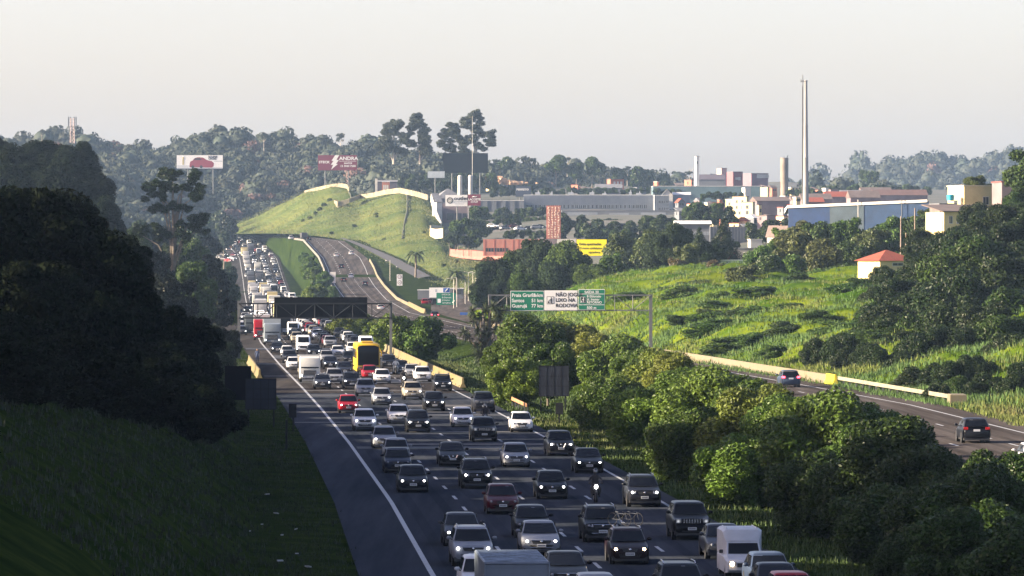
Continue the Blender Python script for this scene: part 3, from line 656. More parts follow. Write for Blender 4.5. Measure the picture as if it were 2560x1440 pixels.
# px of the middle of the front, picture row of the front wheels
NC = [
 (1131,1165,'sedan','black','black sedan with a chrome V shaped grille, lamps off, ahead of the white-silver hatchback row',dict(grille='chrome',lamps='off')),
 (1191,1221,'suv','black','tall black hatchback with roof rack and lit lamps, just behind the dark red old hatchback',dict(rack=True)),
 (1256,1285,'hatch','maroon','old dark red hatchback with lamps off beside the motorcycle lane',dict(lamps='off')),
 (1290,1168,'hatch','silver','pale silver hatchback with small lit lamps, behind the black hatchback and before the striped-grille off-roader',dict(grille='wide')),
 (1401,1140,'suv','black','black crossover at the right edge line just ahead of the white hatchback at the verge',dict(grille='chrome')),
 (1472,1182,'sedan','black','black sedan at the right edge line directly behind the motorcyclist',dict()),
 (1379,1247,'hatch','black','black saloon-nosed hatchback left of the motorcyclist',dict()),
 (1609,1267,'suv','darkgrey','dark grey crossover with silver roof rails right of the motorcyclist',dict(rack=True)),
 (1505,1355,'suv','black','black crossover with roof rails right behind the dark red car with bicycles',dict(rack=True,grille='wide',lamps='off')),
 (1572,1410,'hatch','darkred','very dark red hatchback with one flaring orange lamp and bicycles on its roof',dict(rack=True,lamps='warm')),
 (1155,1365,'sedan','grey','dark grey-brown sedan half hidden behind the white crossover on the left lane',dict()),
 (1181,1415,'suv','silver','white crossover with roof rails left of the box truck',dict(rack=True,grille='wide',lamps='on')),
 (1330,1345,'hatch','darkgrey','dark hatchback half hidden behind the silver sedan',dict(lamps='off')),
 (1351,1388,'sedan','silver','silver sedan with lit round lamps just behind the box truck',dict(grille='wide')),
 (1208,1500,'suv','white','white car cut by the bottom edge, left of the box truck',dict(lamps='off')),
 (1417,1475,'sedan','black','black sedan with chrome nose right of the box truck, at the bottom edge',dict(grille='wide',lamps='off')),
 (1727,1349,'boxy','black','boxy black off-roader with lit round lamps at the grass edge',dict()),
 (1812,1397,'sedan','grey','silver-grey sedan left of the white van',dict(lamps='off',grille='chrome')),
 (1927,1480,'hatch','blue','blue-grey hatchback half hidden right of the white van',dict(lamps='off')),
 (1947,1508,'sedan','darkgrey','dark grey sedan at the bottom edge ahead of the blue-grey hatchback',dict(lamps='off')),
 (1985,1536,'hatch','red','red car whose roof alone shows at the bottom edge',dict(lamps='off')),
 (1705,1520,'suv','black','black car with roof rack, only its roof showing at the bottom edge',dict(rack=True,lamps='off')),
 (1495,1540,'hatch','silver','pale car whose roof barely shows at the bottom edge right of the black sedan',dict(lamps='off')),
 (1032,1231,'hatch','darkgrey','dark grey hatchback with round lit lamps leading the left lane',dict()),
 (994,1182,'hatch','navy','navy blue hatchback directly behind the dark grey leader of the left lane',dict(lamps='off')),
 (991,1155,'hatch','silver','silver hatchback mostly hidden behind the navy blue hatchback',dict(lamps='off')),
 (961,1121,'hatch','silver','light grey hatchback third from the front in the left lane',dict()),
 (912,1077,'suv','white','large white crossover with black lower bumper in the left lane',dict(grille='wide')),
 (871,1032,'hatch','red','bright red hatchback with lit lamps by the left edge line',dict()),
 (997,1059,'hatch','white','small white hatchback left behind the black crossover with slim lamps',dict(lamps='off')),
 (1045,1081,'suv','black','black crossover with slim bright lamps in the second lane',dict()),
 (914,991,'suv','silver','silver crossover with black grille just behind the silver hatchback in the second lane',dict(grille='wide',lamps='off')),
 (955,1012,'hatch','silver','silver-beige hatchback in the second lane behind the small white one',dict(grille='wide')),
 (1032,999,'suv','beige','beige-silver off-roader with two-tone bumper in the third lane',dict()),
 (1107,978,'suv','black','black off-roader beside the end of the yellow barrier',dict(rack=True)),
 (1086,1028,'suv','black','large black crossover with lit lamps behind the white hatchback of the third lane',dict(grille='tall')),
 (1210,1031,'boxy','darkgrey','dark pickup-nosed off-roader behind the second motorcyclist',dict(lamps='off')),
 (1157,1067,'hatch','white','white hatchback with big badge grille left of the striped-grille off-roader',dict(grille='wide')),
 (1210,1104,'boxy','black','black off-roader with striped chrome grille in the third lane',dict()),
 (1304,1080,'hatch','white','white hatchback with lamps off at the right edge line',dict(lamps='off',grille='tall')),
 (956,959,'hatch','white','boxy white hatchback in front of the yellow bus right wheel',dict(lamps='off')),
 (1057,955,'suv','white','white crossover with dark grille next to the yellow barrier',dict(grille='tall',lamps='off')),
 (1031,944,'sedan','silver','light sedan half hidden behind the white crossover by the yellow barrier',dict(lamps='off')),
 (925,948,'hatch','red','red hatchback right in front of the yellow bus',dict(lamps='off')),
 (879,972,'suv','black','black crossover with one bright lamp ahead of the red hatchback and bus',dict(grille='wide')),
 (836,961,'suv','silver','silver crossover right of the white lorry',dict(grille='wide',lamps='off')),
 (806,972,'sedan','grey','grey sedan ahead of the white lorry at the left',dict()),
 (862,938,'sedan','darkgrey','dark grey sedan left of the yellow bus front wheel',dict(lamps='off')),
 (735,924,'sedan','white','white sedan directly left behind the white lorry',dict(lamps='off')),
 (724,908,'suv','darkgrey','dark crossover behind the white sedan beside the edge line',dict(lamps='off')),
 (718,893,'hatch','white','white hatchback behind the dark crossover beside the edge line',dict(lamps='off')),
 (973,922,'suv','black','black crossover right of the yellow bus',dict(lamps='off')),
 (1003,934,'hatch','grey','grey hatchback right of the rider in white',dict(lamps='off')),
 (826,922,'sedan','darkgrey','dark sedan in the second lane right behind the silver crossover',dict()),
 (817,906,'hatch','silver','silver hatchback in the second lane two behind the silver crossover',dict(lamps='off')),
 (875,912,'suv','black','black crossover left of the yellow bus side',dict(lamps='off')),
 (845,892,'sedan','white','white sedan with shaded roof in the third lane left of the bus',dict(lamps='off')),
 (882,883,'hatch','white','white hatchback behind the bus left rear corner',dict(lamps='off')),
 (785,893,'suv','darkgrey','dark crossover with one lit lamp behind the white lorry',dict()),
 (693,883,'sedan','darkgrey','dark car with one bright lamp right ahead of the grey lorry',dict()),
]
for (px, py, kd, col, lab, kw) in NC: near_car(px, py, kd, col, lab, 'car', **kw)
# outbound cars, seen from behind
for (px, py, kd, col, lab, Y) in [(2437,1100,'hatch','darkgrey','dark hatchback driving away at the right edge of the outbound road',303),(1973,985,'hatch','blue','pale blue hatchback with red tail lamps driving away beside the concrete barrier',437),(2590,1150,'hatch','white','white car roof at the right edge of the picture',262),
      (878,638,'hatch','white','white car on the outbound road, upper right of two side by side',1720),(840,643,'hatch','white','white car on the outbound road, left of two side by side',1705),(853,672,'suv','black','black car in the shadow of the outbound road, behind the white one',1650),(877,696,'sedan','white','white car in the shaded stretch of the outbound road',1560),
      (859,706,'hatch','black','black car in the shaded stretch of the outbound road near the median',1530),(912,715,'hatch','grey','dark car on the outbound road where the shadow ends',1490),(951,776,'hatch','white','white car seen through the gantry truss',1190),(772,601,'hatch','black','small dark car beside the far lorry',1868),(727,599,'hatch','white','small white car climbing left of the far lorry',1895),
      (970,655,'sedan','white','white car on the side road behind the lamp post',1640),(997,671,'sedan','silver','silver car on the side road left of the palm',1580),(1086,797,'suv','darkgrey','dark car with red lamps leaving by the exit to the toll plaza',1080)]:
    t = near_car(px, py, kd, col, lab, 'car', fz=lambda y: P(0, py, Y).z if False else ZR(y), f=RR, away=True, Y=Y, group='cars driving away on the outbound side', lamps='on' if Y in (437, 1080) else 'off')
    L = CARS[kd][0]; p = P(px, py, Y)
    if Y > 1000: t.location = (p.x, p.y + L/2, p.z)
    else: t.location = (p.x, p.y + L/2 - .6, ZR(Y))

# ---------------------------------------------------------------- lorries, buses and vans
def wheels_mb(w, y, r=.5, s=1): m = MB(); m.tube([(s*(w-.28), y, r), (s*(w-.01), y, r)], r, 14, 0); m.disc((s*(w), y, r), r*.55, 'X', 10, 1); return m
white_paint = mat('white_bodywork', (.42,.44,.47), .45, .12, 1.2)
grey_box = mat('cargo_panel', (.12,.145,.18), .5, .2, .8)
roof_dirty = mat('dirty_roof_panel', (.17,.21,.27), .6, .6, 2.5, coords='Object', detail=8)
def place(name, label, cat, px, pyb, L, group, Y=None, f=LL, fz=ZL, away=False):
    if Y is None:
        Y = F*CAMH/(pyb-633)
        for _ in range(12): Y = F*(CAMH-fz(Y))/(pyb-633)
    th = math.atan(-(f(Y+10)-f(Y-10))/20); c = Vector(((px-1280)/F*Y, Y, fz(Y)))
    return tag(empty(name, c, th+(math.pi if away else 0)), label, cat, group)
def lorry_meshes(W, H, Lc, Lb, Hb, cabh, long_nose=False):
    """front face at y=0, body runs back along +y"""
    w = W/2; pr = []
    m = MB(); st = [(0, .93, .45, cabh-.5), (.12, .98, .42, cabh-.15), (.5, 1, .42, cabh), (Lc-.2, 1, .42, cabh), (Lc, .97, .45, cabh-.05)]
    m.loft([[(-w*s, y, z0), (w*s, y, z0), (w*s, y, z1-.15), (w*s*.9, y, z1), (-w*s*.9, y, z1), (-w*s, y, z1-.15)] for y, s, z0, z1 in st], 0); m.box(-w*.9, w*.9, .02, Lc+.2, .3, .5, 1); pr.append(('cab', m, (paint, blackp), 30))
    m = MB(); m.add([(-w*.84, -.02, cabh*.55), (w*.84, -.02, cabh*.55), (w*.82, .10, cabh*.86), (-w*.82, .10, cabh*.86)], [(0, 1, 2, 3)], 0); pr.append(('windscreen', m, (glass,), None))
    m = MB(); m.box(-w*.6, w*.6, -.05, -.01, .75, cabh*.46, 0); [m.box(-w*.58, w*.58, -.06, -.05, .85+i*.2, .89+i*.2, 1) for i in range(4)]; pr.append(('grille', m, (blackp, chrome), None))
    for s in (-1, 1):
        m = MB(); m.box(min(s*w*.66, s*w*.94), max(s*w*.66, s*w*.94), -.06, .02, .62, .82, 0, None, .02); m.ball((s*w*.8, -.06, .72), .09, 1, 8, 4, None, (1, .4, 1)); pr.append(('headlight', m, (lens, lit), None))
        m = MB(); m.box(s*(w+.14)-.09, s*(w+.14)+.09, .12, .2, cabh*.55, cabh*.8, 0, None, .02); m.bar((s*w*.95, .18, cabh*.82), (s*(w+.14), .16, cabh*.78), .02); pr.append(('mirror', m, (blackp,), None))
        pr.append(('wheel', wheels_mb(w, 1.1, .48, s), (tyre, rimm), 40)); pr.append(('wheel', wheels_mb(w, Lc+Lb-1.6, .48, s), (tyre, rimm), 40))
    m = MB(); m.box(-.22, .22, -.07, -.055, .5, .62, 0); [m.box(-.18+i*.05, -.15+i*.05, -.074, -.07, .53, .59, 1) for i in range(7)]; pr.append(('number_plate', m, (platem, plate_ink), None))
    m = MB(); m.box(-w*1.01, w*1.01, Lc+.25, Lc+.25+Lb, .95, Hb, 0, None, .04)
    for i in range(int(Lb/1.2)): [m.box(s*w*1.01-.015, s*w*1.01+.015, Lc+.6+i*1.2, Lc+.66+i*1.2, 1.0, Hb-.05, 0) for s in (-1, 1)]
    pr.append(('cargo_box', m, (paint,), None)); m = MB(); m.box(-w*.5, w*.5, Lc, Lc+Lb, .6, .95, 0); pr.append(('chassis', m, (blackp,), None))
    return [(k, m.mesh(k, mt, sm)) for k, m, mt, sm in pr]
def lorry(px, pyb, label, cabcol, boxcol, meshes, group='lorries and buses in the queue', name='lorry', cat='truck', **kw):
    t = place(name, label, cat, px, pyb, 8, group, **kw)
    for k, me in meshes:
        o = link(k, me, t); o.color = (boxcol if k == 'cargo_box' else cabcol)+(1,)
    return t
LM1 = lorry_meshes(2.5, 3.3, 2.1, 8.5, 3.9, 3.2); LM2 = lorry_meshes(2.2, 2.7, 1.9, 5.5, 2.75, 2.7); LM3 = lorry_meshes(2.5, 3.3, 2.1, 7.0, 2.9, 3.5)
lorry(681, 862, 'grey lorry with a wide windscreen leading the lorries under the gantry', (.16,.19,.22), (.30,.33,.35), LM1)
lorry(655, 850, 'red lorry with a white roof behind the grey lorry', (.25,.01,.02), (.4,.4,.4), LM1)
lorry(631, 838, 'dark grey lorry left of the red lorry under the gantry', (.06,.07,.08), (.12,.13,.14), LM3)
lorry(775, 956, 'white lorry with a broad windscreen near the left edge line', (.50,.50,.48), (.22,.21,.19), LM2)
# the box truck in front: only its body and the roof of its cab are in view
def box_truck():
    w = 1.08; Y = 165.0; t = place('box_truck', 'grey-white panel-sided box truck with a stained roof at the bottom edge of the picture', 'truck', 1292, 0, 6, 'lorries and buses in the queue', Y=Y)
    zt = CAMH-(1405-633)/F*Y
    m = MB(); m.box(-w, w, 0, 6.6, .9, zt, 0, None, .03); m.box(-w*.8, w*.8, -.012, 0, zt-1.1, zt-.25, 0); m.bar((-w, -.01, zt-.05), (w, -.01, zt-.05), .035, 0)
    for s in (-1, 1): m.bar((s*w*.985, -.01, 1), (s*w*.985, -.01, zt), .035, 0)
    m.build('cargo_box', (grey_box,), t)
    m = MB(); m.box(-w*.98, w*.98, .05, 6.55, zt+.004, zt+.012, 0)
    for i in range(17): m.box(-w*.95, w*.95, .15+i*.37, .22+i*.37, zt+.012, zt+.03, 0)
    m.build('roof_sheet', (roof_dirty,), t)
    for s in (-1, 1): wheels_mb(w, 2.5, .42, s).build('wheel', (tyre, rimm), t); wheels_mb(w*.95, -1.1, .42, s).build('wheel', (tyre, rimm), t)
    m = MB(); m.loft([[(-w*.9, y, .4), (w*.9, y, .4), (w*.9, y, z1), (-w*.9, y, z1)] for y, z1 in ((-2.0, 1.1), (-1.5, 1.25), (-.9, 2.05), (-.05, 2.1))], 0); m.build('cab', (white_paint,), t, 30)
    m = MB(); m.add([(-w*.8, -1.5, 1.3), (w*.8, -1.5, 1.3), (w*.76, -.97, 2.0), (-w*.76, -.97, 2.0)], [(0, 1, 2, 3)], 0); m.build('windscreen', (glass,), t)
    return t
box_truck()
def white_van():      # small van with a high box behind the cab
    t = place('delivery_van', 'white small van with high box body and one flaring lamp by the right edge', 'van', 1866, 1447, 4, 'vans in the queue')
    w = .84; m = MB()
    m.loft([[(-w*s, y, z0), (w*s, y, z0), (w*s, y, z1-.1), (w*s*.86, y, z1), (-w*s*.86, y, z1), (-w*s, y, z1-.1)] for y, s, z0, z1 in ((0, .86, .35, .68), (.1, .94, .25, .78), (.5, 1, .22, .86), (.95, 1, .22, .95), (4.0, 1, .22, .95))], 0)
    m.loft([[(-w*.9, y, .9), (w*.9, y, .9), (w*s, y, z), (-w*s, y, z)] for y, s, z in ((.98, .86, .96), (1.45, .8, 1.42), (2.0, .8, 1.46))], 0)
    m.build('body', (white_paint,), t, 30)
    m = MB(); m.loft([[(-w*s, y, .9), (w*s, y, .9), (w*s, y, z-.1), (w*s*.85, y, z), (-w*s*.85, y, z), (-w*s, y, z-.1)] for y, s, z in ((1.5, .80, 1.50), (1.75, .97, 1.93), (2.0, 1.0, 2.0), (4.0, 1.0, 1.98))], 0)
    for s in (-1, 1): m.bar((s*w*.75, 1.9, 2.0), (s*w*.75, 3.9, 2.0), .03, 0)
    m.build('cargo_box', (white_paint,), t, 30)
    m = MB(); m.add([(-w*.78, .98, .98), (w*.78, .98, .98), (w*.72, 1.4, 1.40), (-w*.72, 1.4, 1.40)], [(0, 1, 2, 3)], 0); m.build('windscreen', (glass,), t)
    for s in (-1, 1):
        m = MB(); m.box(min(s*w*.5, s*w*.88), max(s*w*.5, s*w*.88), -.02, .1, .55, .7, 0, None, .02); m.ball((s*w*.7, -.02, .62), .09, 1, 8, 4, None, (1, .5, 1)); m.build('headlight', (lens, litw if s < 0 else lens), t)
        m = MB(); m.box(s*(w+.1)-.08, s*(w+.1)+.08, 1.1, 1.16, 1.0, 1.15, 0, None, .02); m.build('mirror', blackp, t)
        wheels_mb(w, .7, .3, s).build('wheel', (tyre, rimm), t); wheels_mb(w, 3.3, .3, s).build('wheel', (tyre, rimm), t)
    m = MB(); m.box(-w*.45, w*.45, -.03, .0, .48, .64, 0); m.box(-.06, .06, 1.72, 1.76, 1.72, 1.80, 0); m.build('grille', (blackp,), t)
white_van()
yellow = mat('bus_yellow', (.42,.26,.008), .4)
def bus_meshes(pm, h=3.45, L=12.0):
    w = 1.28; pr = []
    m = MB(); m.loft([[(-w*s, y, z0), (w*s, y, z0), (w*s, y, z1-.35), (w*s*.97, y, z1-.12), (w*s*.8, y, z1), (-w*s*.8, y, z1), (-w*s*.97, y, z1-.12), (-w*s, y, z1-.35)] for y, s, z0, z1 in ((0, .95, .45, h-.22), (.12, .99, .36, h-.08), (.4, 1, .34, h), (L-.2, 1, .34, h), (L, .95, .4, h-.1))], 0)
    m.box(-w*.5, w*.5, 2.5, 5, h, h+.2, 0, None, .06); pr.append(('body', m, (pm,), 35))
    m = MB(); m.loft([[(-w*.90, y0, z), (-w*.45, y0-.07, z), (w*.45, y0-.07, z), (w*.90, y0, z)] for z, y0 in ((1.0, -.04), (2.3, -.04), (h-.4, -.01), (h-.22, .06))], 0, False, None, False); pr.append(('windscreen', m, (glass,), 40))
    for s in (-1, 1):
        m = MB(); m.box(s*(w+.006)-.006, s*(w+.006)+.006, .8, L-.5, 1.75, 2.75, 0); pr.append(('side_window', m, (glass,), None))
        m = MB(); m.box(min(s*w*.62, s*w*.9), max(s*w*.62, s*w*.9), -.03, .05, .65, .85, 0, None, .02); pr.append(('headlight', m, (lens,), None))
        m = MB(); m.box(s*(w+.15)-.08, s*(w+.15)+.08, -.3, -.22, 2.0, 2.5, 0, None, .02); m.bar((s*w*.9, .1, h-.35), (s*(w+.15), -.26, 2.5), .03); pr.append(('mirror', m, (pm,), None))
        pr.append(('wheel', wheels_mb(w, 2.2, .5, s), (tyre, rimm), 40)); pr.append(('wheel', wheels_mb(w, L-3.2, .5, s), (tyre, rimm), 40))
    m = MB(); m.box(-.25, .25, -.04, -.02, .5, .62, 0); pr.append(('number_plate', m, (platem,), None))
    m = MB(); m.box(-w*.75, w*.75, -.03, .0, .7, .8, 0); m.box(-w*.8, w*.8, -.02, .0, .36, .45, 0); pr.append(('grille', m, (blackp,), None))
    return [(k, m.mesh(k, mt, sm)) for k, m, mt, sm in pr]
BM = bus_meshes(yellow); WB = bus_meshes(white_paint, 3.3, 11)
lorry(921, 936, 'yellow coach with a big dark windscreen in the third lane', (.7,.5,.02), (.7,.5,.02), BM, name='coach', cat='bus')
lorry(709, 836, 'white coach with a dark windscreen right of the grey lorry', (.7,.7,.7), (.7,.7,.7), WB, name='coach', cat='bus')
def van_meshes():
    w = .95; pr = []; m = MB()
    m.loft([[(-w*s, y, z0), (w*s, y, z0), (w*s, y, z1-.2), (w*s*.85, y, z1), (-w*s*.85, y, z1), (-w*s, y, z1-.2)] for y, s, z0, z1 in ((0, .85, .4, .9), (.15, .95, .3, 1.05), (.8, 1, .3, 1.25), (1.5, .98, .3, 2.1), (1.9, .98, .3, 2.25), (5.0, .98, .3, 2.25))], 0); pr.append(('body', m, (paint,), 32))
    m = MB(); m.add([(-w*.8, .8, 1.3), (w*.8, .8, 1.3), (w*.76, 1.42, 2.04), (-w*.76, 1.42, 2.04)], [(0, 1, 2, 3)], 0); pr.append(('windscreen', m, (glass,), None))
    for s in (-1, 1):
        m = MB(); m.box(min(s*w*.6, s*w*.9), max(s*w*.6, s*w*.9), -.02, .2, .72, .92, 0, None, .02); pr.append(('headlight', m, (lens,), None))
        pr.append(('wheel', wheels_mb(w, .9, .33, s), (tyre, rimm), 40)); pr.append(('wheel', wheels_mb(w, 4.1, .33, s), (tyre, rimm), 40))
    m = MB(); m.box(-w*.5, w*.5, -.03, 0, .55, .85, 0); pr.append(('grille', m, (blackp,), None)); return [(k, m.mesh(k, mt, sm)) for k, m, mt, sm in pr]
VM = van_meshes()
lorry(759, 880, 'white panel van in the second lane behind the dark crossovers', (.7,.72,.75), (.7,.7,.7), VM, 'vans in the queue', 'panel_van', 'van')

# ---------------------------------------------------------------- the long queue beyond, too small to show parts
FARC = {k: merged(car_meshes(k), 'far_'+k, ('rear_plate', 'number_plate', 'rear_window', 'tail_lamp')) for k in CARS}
FARM = [merged({k+str(i): (m, mt, sm) for i, (k, m, mt, sm) in enumerate(x)}, 'far_lorry', ()) for x in ()]
def join_parts(meshes, name):
    mats = []; V = []; Fc = []; MI = []
    for k, me in meshes:
        o = len(V); V += [tuple(v.co) for v in me.vertices]; loc = []
        for m in me.materials:
            if m not in mats: mats.append(m)
            loc.append(mats.index(m))
        for p in me.polygons: Fc.append(tuple(i+o for i in p.vertices)); MI.append(loc[p.material_index])
    b = MB(); b.v = V; b.f = Fc; b.m = MI; return b.mesh(name, mats, 35)
FT = [join_parts(LM1, 'far_lorry'), join_parts(LM2, 'far_lorry'), join_parts(LM3, 'far_lorry')]; FB = join_parts(WB, 'far_bus'); FV = join_parts(VM, 'far_van')
for me in list(FARC.values()):      # lamps off in most of them
    pass
cols = ['black']*5+['darkgrey']*4+['grey']*4+['silver']*5+['white']*7+['red', 'maroon', 'navy', 'beige']
cname = {'black': 'black', 'darkgrey': 'dark grey', 'grey': 'grey', 'silver': 'silver', 'white': 'white', 'red': 'red', 'maroon': 'dark red', 'navy': 'navy blue', 'beige': 'beige'}
frs = random.Random(5); ncar = 0
taken = {0: 752, 1: 700, 2: 690, 3: 640}
for lane in range(4):
    y = {0: 872, 1: 735, 2: 700, 3: 640}[lane]
    while y < 2420:
        gap = frs.uniform(17, 27) if y > 1100 else frs.uniform(12, 19)
        y += gap
        if lane == 0 and y < 880: continue
        x = LL(y)+1.85+lane*3.675+frs.uniform(-.35, .35); th = math.atan(-(LL(y+10)-LL(y-10))/20)
        where = 'just beyond the yellow coach' if y < 760 else ('under the black gantry board' if y < 1150 else ('between the gantry and the far bend' if y < 1750 else 'on the far rise'))
        lane_n = ('left', 'second', 'third', 'right')[lane]
        u = frs.random()
        if (lane < 2 and u < .22 and y > 900) or (lane == 0 and u < .36 and y > 1000):
            k = frs.choice([0, 0, 1, 2]); o = link('lorry', FT[k]); c = frs.choice([(.40,.40,.38), (.3,.3,.3), (.42,.36,.2), (.10,.11,.13), (.35,.35,.36), (.06,.06,.07)]); o.color = c+(1,)
            tag(o, 'small distant lorry in the %s lane %s' % (lane_n, where), 'truck', 'lorries in the distant queue'); y += 9
        elif u > .95:
            o = link('panel_van', FV); o.color = (.7,.7,.7,1); tag(o, 'small distant white van in the %s lane %s' % (lane_n, where), 'van', 'vans in the distant queue'); y += 2
        elif u > .925 and y > 1000:
            o = link('coach', FB); tag(o, 'small distant white coach in the %s lane %s' % (lane_n, where), 'bus', 'coaches in the distant queue'); y += 8
        else:
            k = frs.choice(['hatch', 'hatch', 'sedan', 'suv', 'suv', 'boxy']); c = frs.choice(cols); o = link({'sedan': 'sedan', 'hatch': 'hatchback', 'suv': 'suv', 'boxy': 'off_roader'}[k], FARC[k]); setpaint(o, c); ncar += 1
            kn = {'sedan': 'sedan', 'hatch': 'hatchback', 'suv': 'crossover', 'boxy': 'off-roader'}[k]
            if frs.random() < .72:
                for sl_ in o.material_slots:
                    if sl_.material == lit: sl_.link = 'OBJECT'; sl_.material = lens
            tag(o, 'small distant %s %s in the %s lane %s' % (cname[c], kn, lane_n, where), 'car', 'cars in the distant queue')
        o.location = (x, y+2, ZL(y)); o.rotation_euler = (-math.atan((ZL(y+10)-ZL(y-10))/20), 0, th)
# merging traffic left of the edge line under the gantry
for i, (px, py, k, c) in enumerate([(612,800,'hatch','silver'),(600,815,'suv','white'),(620,812,'sedan','darkgrey'),(585,806,'hatch','black'),(608,828,'suv','white'),(598,790,'hatch','darkgrey'),(635,792,'sedan','silver'),(618,783,'suv','black'),(640,776,'hatch','white'),(604,838,'hatch','grey')]):
    o = link({'sedan': 'sedan', 'hatch': 'hatchback', 'suv': 'suv'}[k], FARC[k]); setpaint(o, c); Y = YG(py); o.location = ((px-1280)/F*Y, Y, 0); o.rotation_euler = (0, 0, .06)
    tag(o, 'small %s car merging from the left under the gantry, %s' % (cname[c], ('beside the hedge', 'nearest the post', 'left of the red lorry', 'farthest left', 'with lit lamps', 'behind the post', 'above the dark lorry', 'half hidden by the queue', 'last of the merging row', 'closest to the camera')[i]), 'car', 'cars merging from the left')
for i, (px, py, Y, k, c, a) in enumerate([(535,655,1850,'hatch','white',.9),(548,648,1900,'sedan','silver',.9),(560,652,1880,'suv','grey',.8),(572,655,1860,'hatch','red',.7),(580,650,1890,'sedan','white',.6),(556,641,1950,'suv','black',.8),(586,641,1960,'hatch','maroon',.5),(520,662,1800,'sedan','black',.9)]):
    o = link('hatchback', FARC[k]); setpaint(o, c); o.location = P(px, py, Y); o.rotation_euler = (0, 0, a); tag(o, 'tiny %s car on the far slip road beside the queue, %s from the left' % (cname[c], ('second', 'third', 'fifth', 'sixth', 'seventh', 'fourth', 'eighth', 'first')[i]), 'car', 'cars on the far slip road')
lorry(757, 598, 'dark lorry seen from behind on the far outbound bend', (.06,.06,.06), (.09,.09,.1), LM2, 'lorries on the outbound side', 'lorry', 'truck', Y=1880, f=RR, fz=ZR, away=True)
for (px, py, Y, lab, c) in [(522,597,2330,'cream lorry top at the far left end of the queue',(.7,.6,.4)),(565,602,2300,'tall yellow-cream lorry where the queue passes the bend',(.75,.66,.30)),(572,627,2100,'orange-brown lorry below the tall cream lorry',(.4,.2,.08)),(500,600,2330,'white lorry behind the tall slender tree',(.7,.7,.7))]:
    t = lorry(px, py, lab, c, c, LM1, 'lorries at the far bend', Y=Y); t.location = P(px, py, Y)
print('far cars', ncar)

# ---------------------------------------------------------------- riders and motorcycles
def skin_person(name, joints, edges, radii, mats, parent=None, sub=2):
    me = bpy.data.meshes.new(name); me.from_pydata([Vector(j) for j in joints], edges, []); o = bpy.data.objects.new(name, me); C.objects.link(o)
    sk = o.modifiers.new('skin', 'SKIN'); sk.use_smooth_shade = True
    for i, v in enumerate(me.skin_vertices[0].data): v.radius = (radii[i], radii[i]*.9); v.use_root = (i == 0)
    sb = o.modifiers.new('sub', 'SUBSURF'); sb.levels = sb.render_levels = sub
    me.materials.append(mats); 
    if parent is not None: o.parent = parent
    return o
cloth_dark = mat('dark_clothing', (.02,.02,.025), .9); cloth_white = mat('pale_clothing', (.6,.6,.58), .9); cloth_blue = mat('blue_clothing', (.04,.06,.12), .9); skinm = mat('skin', (.28,.16,.10), .6); helm = mat('helmet', (.05,.05,.055), .2); visor = mat('visor', (.3,.33,.36), .1)
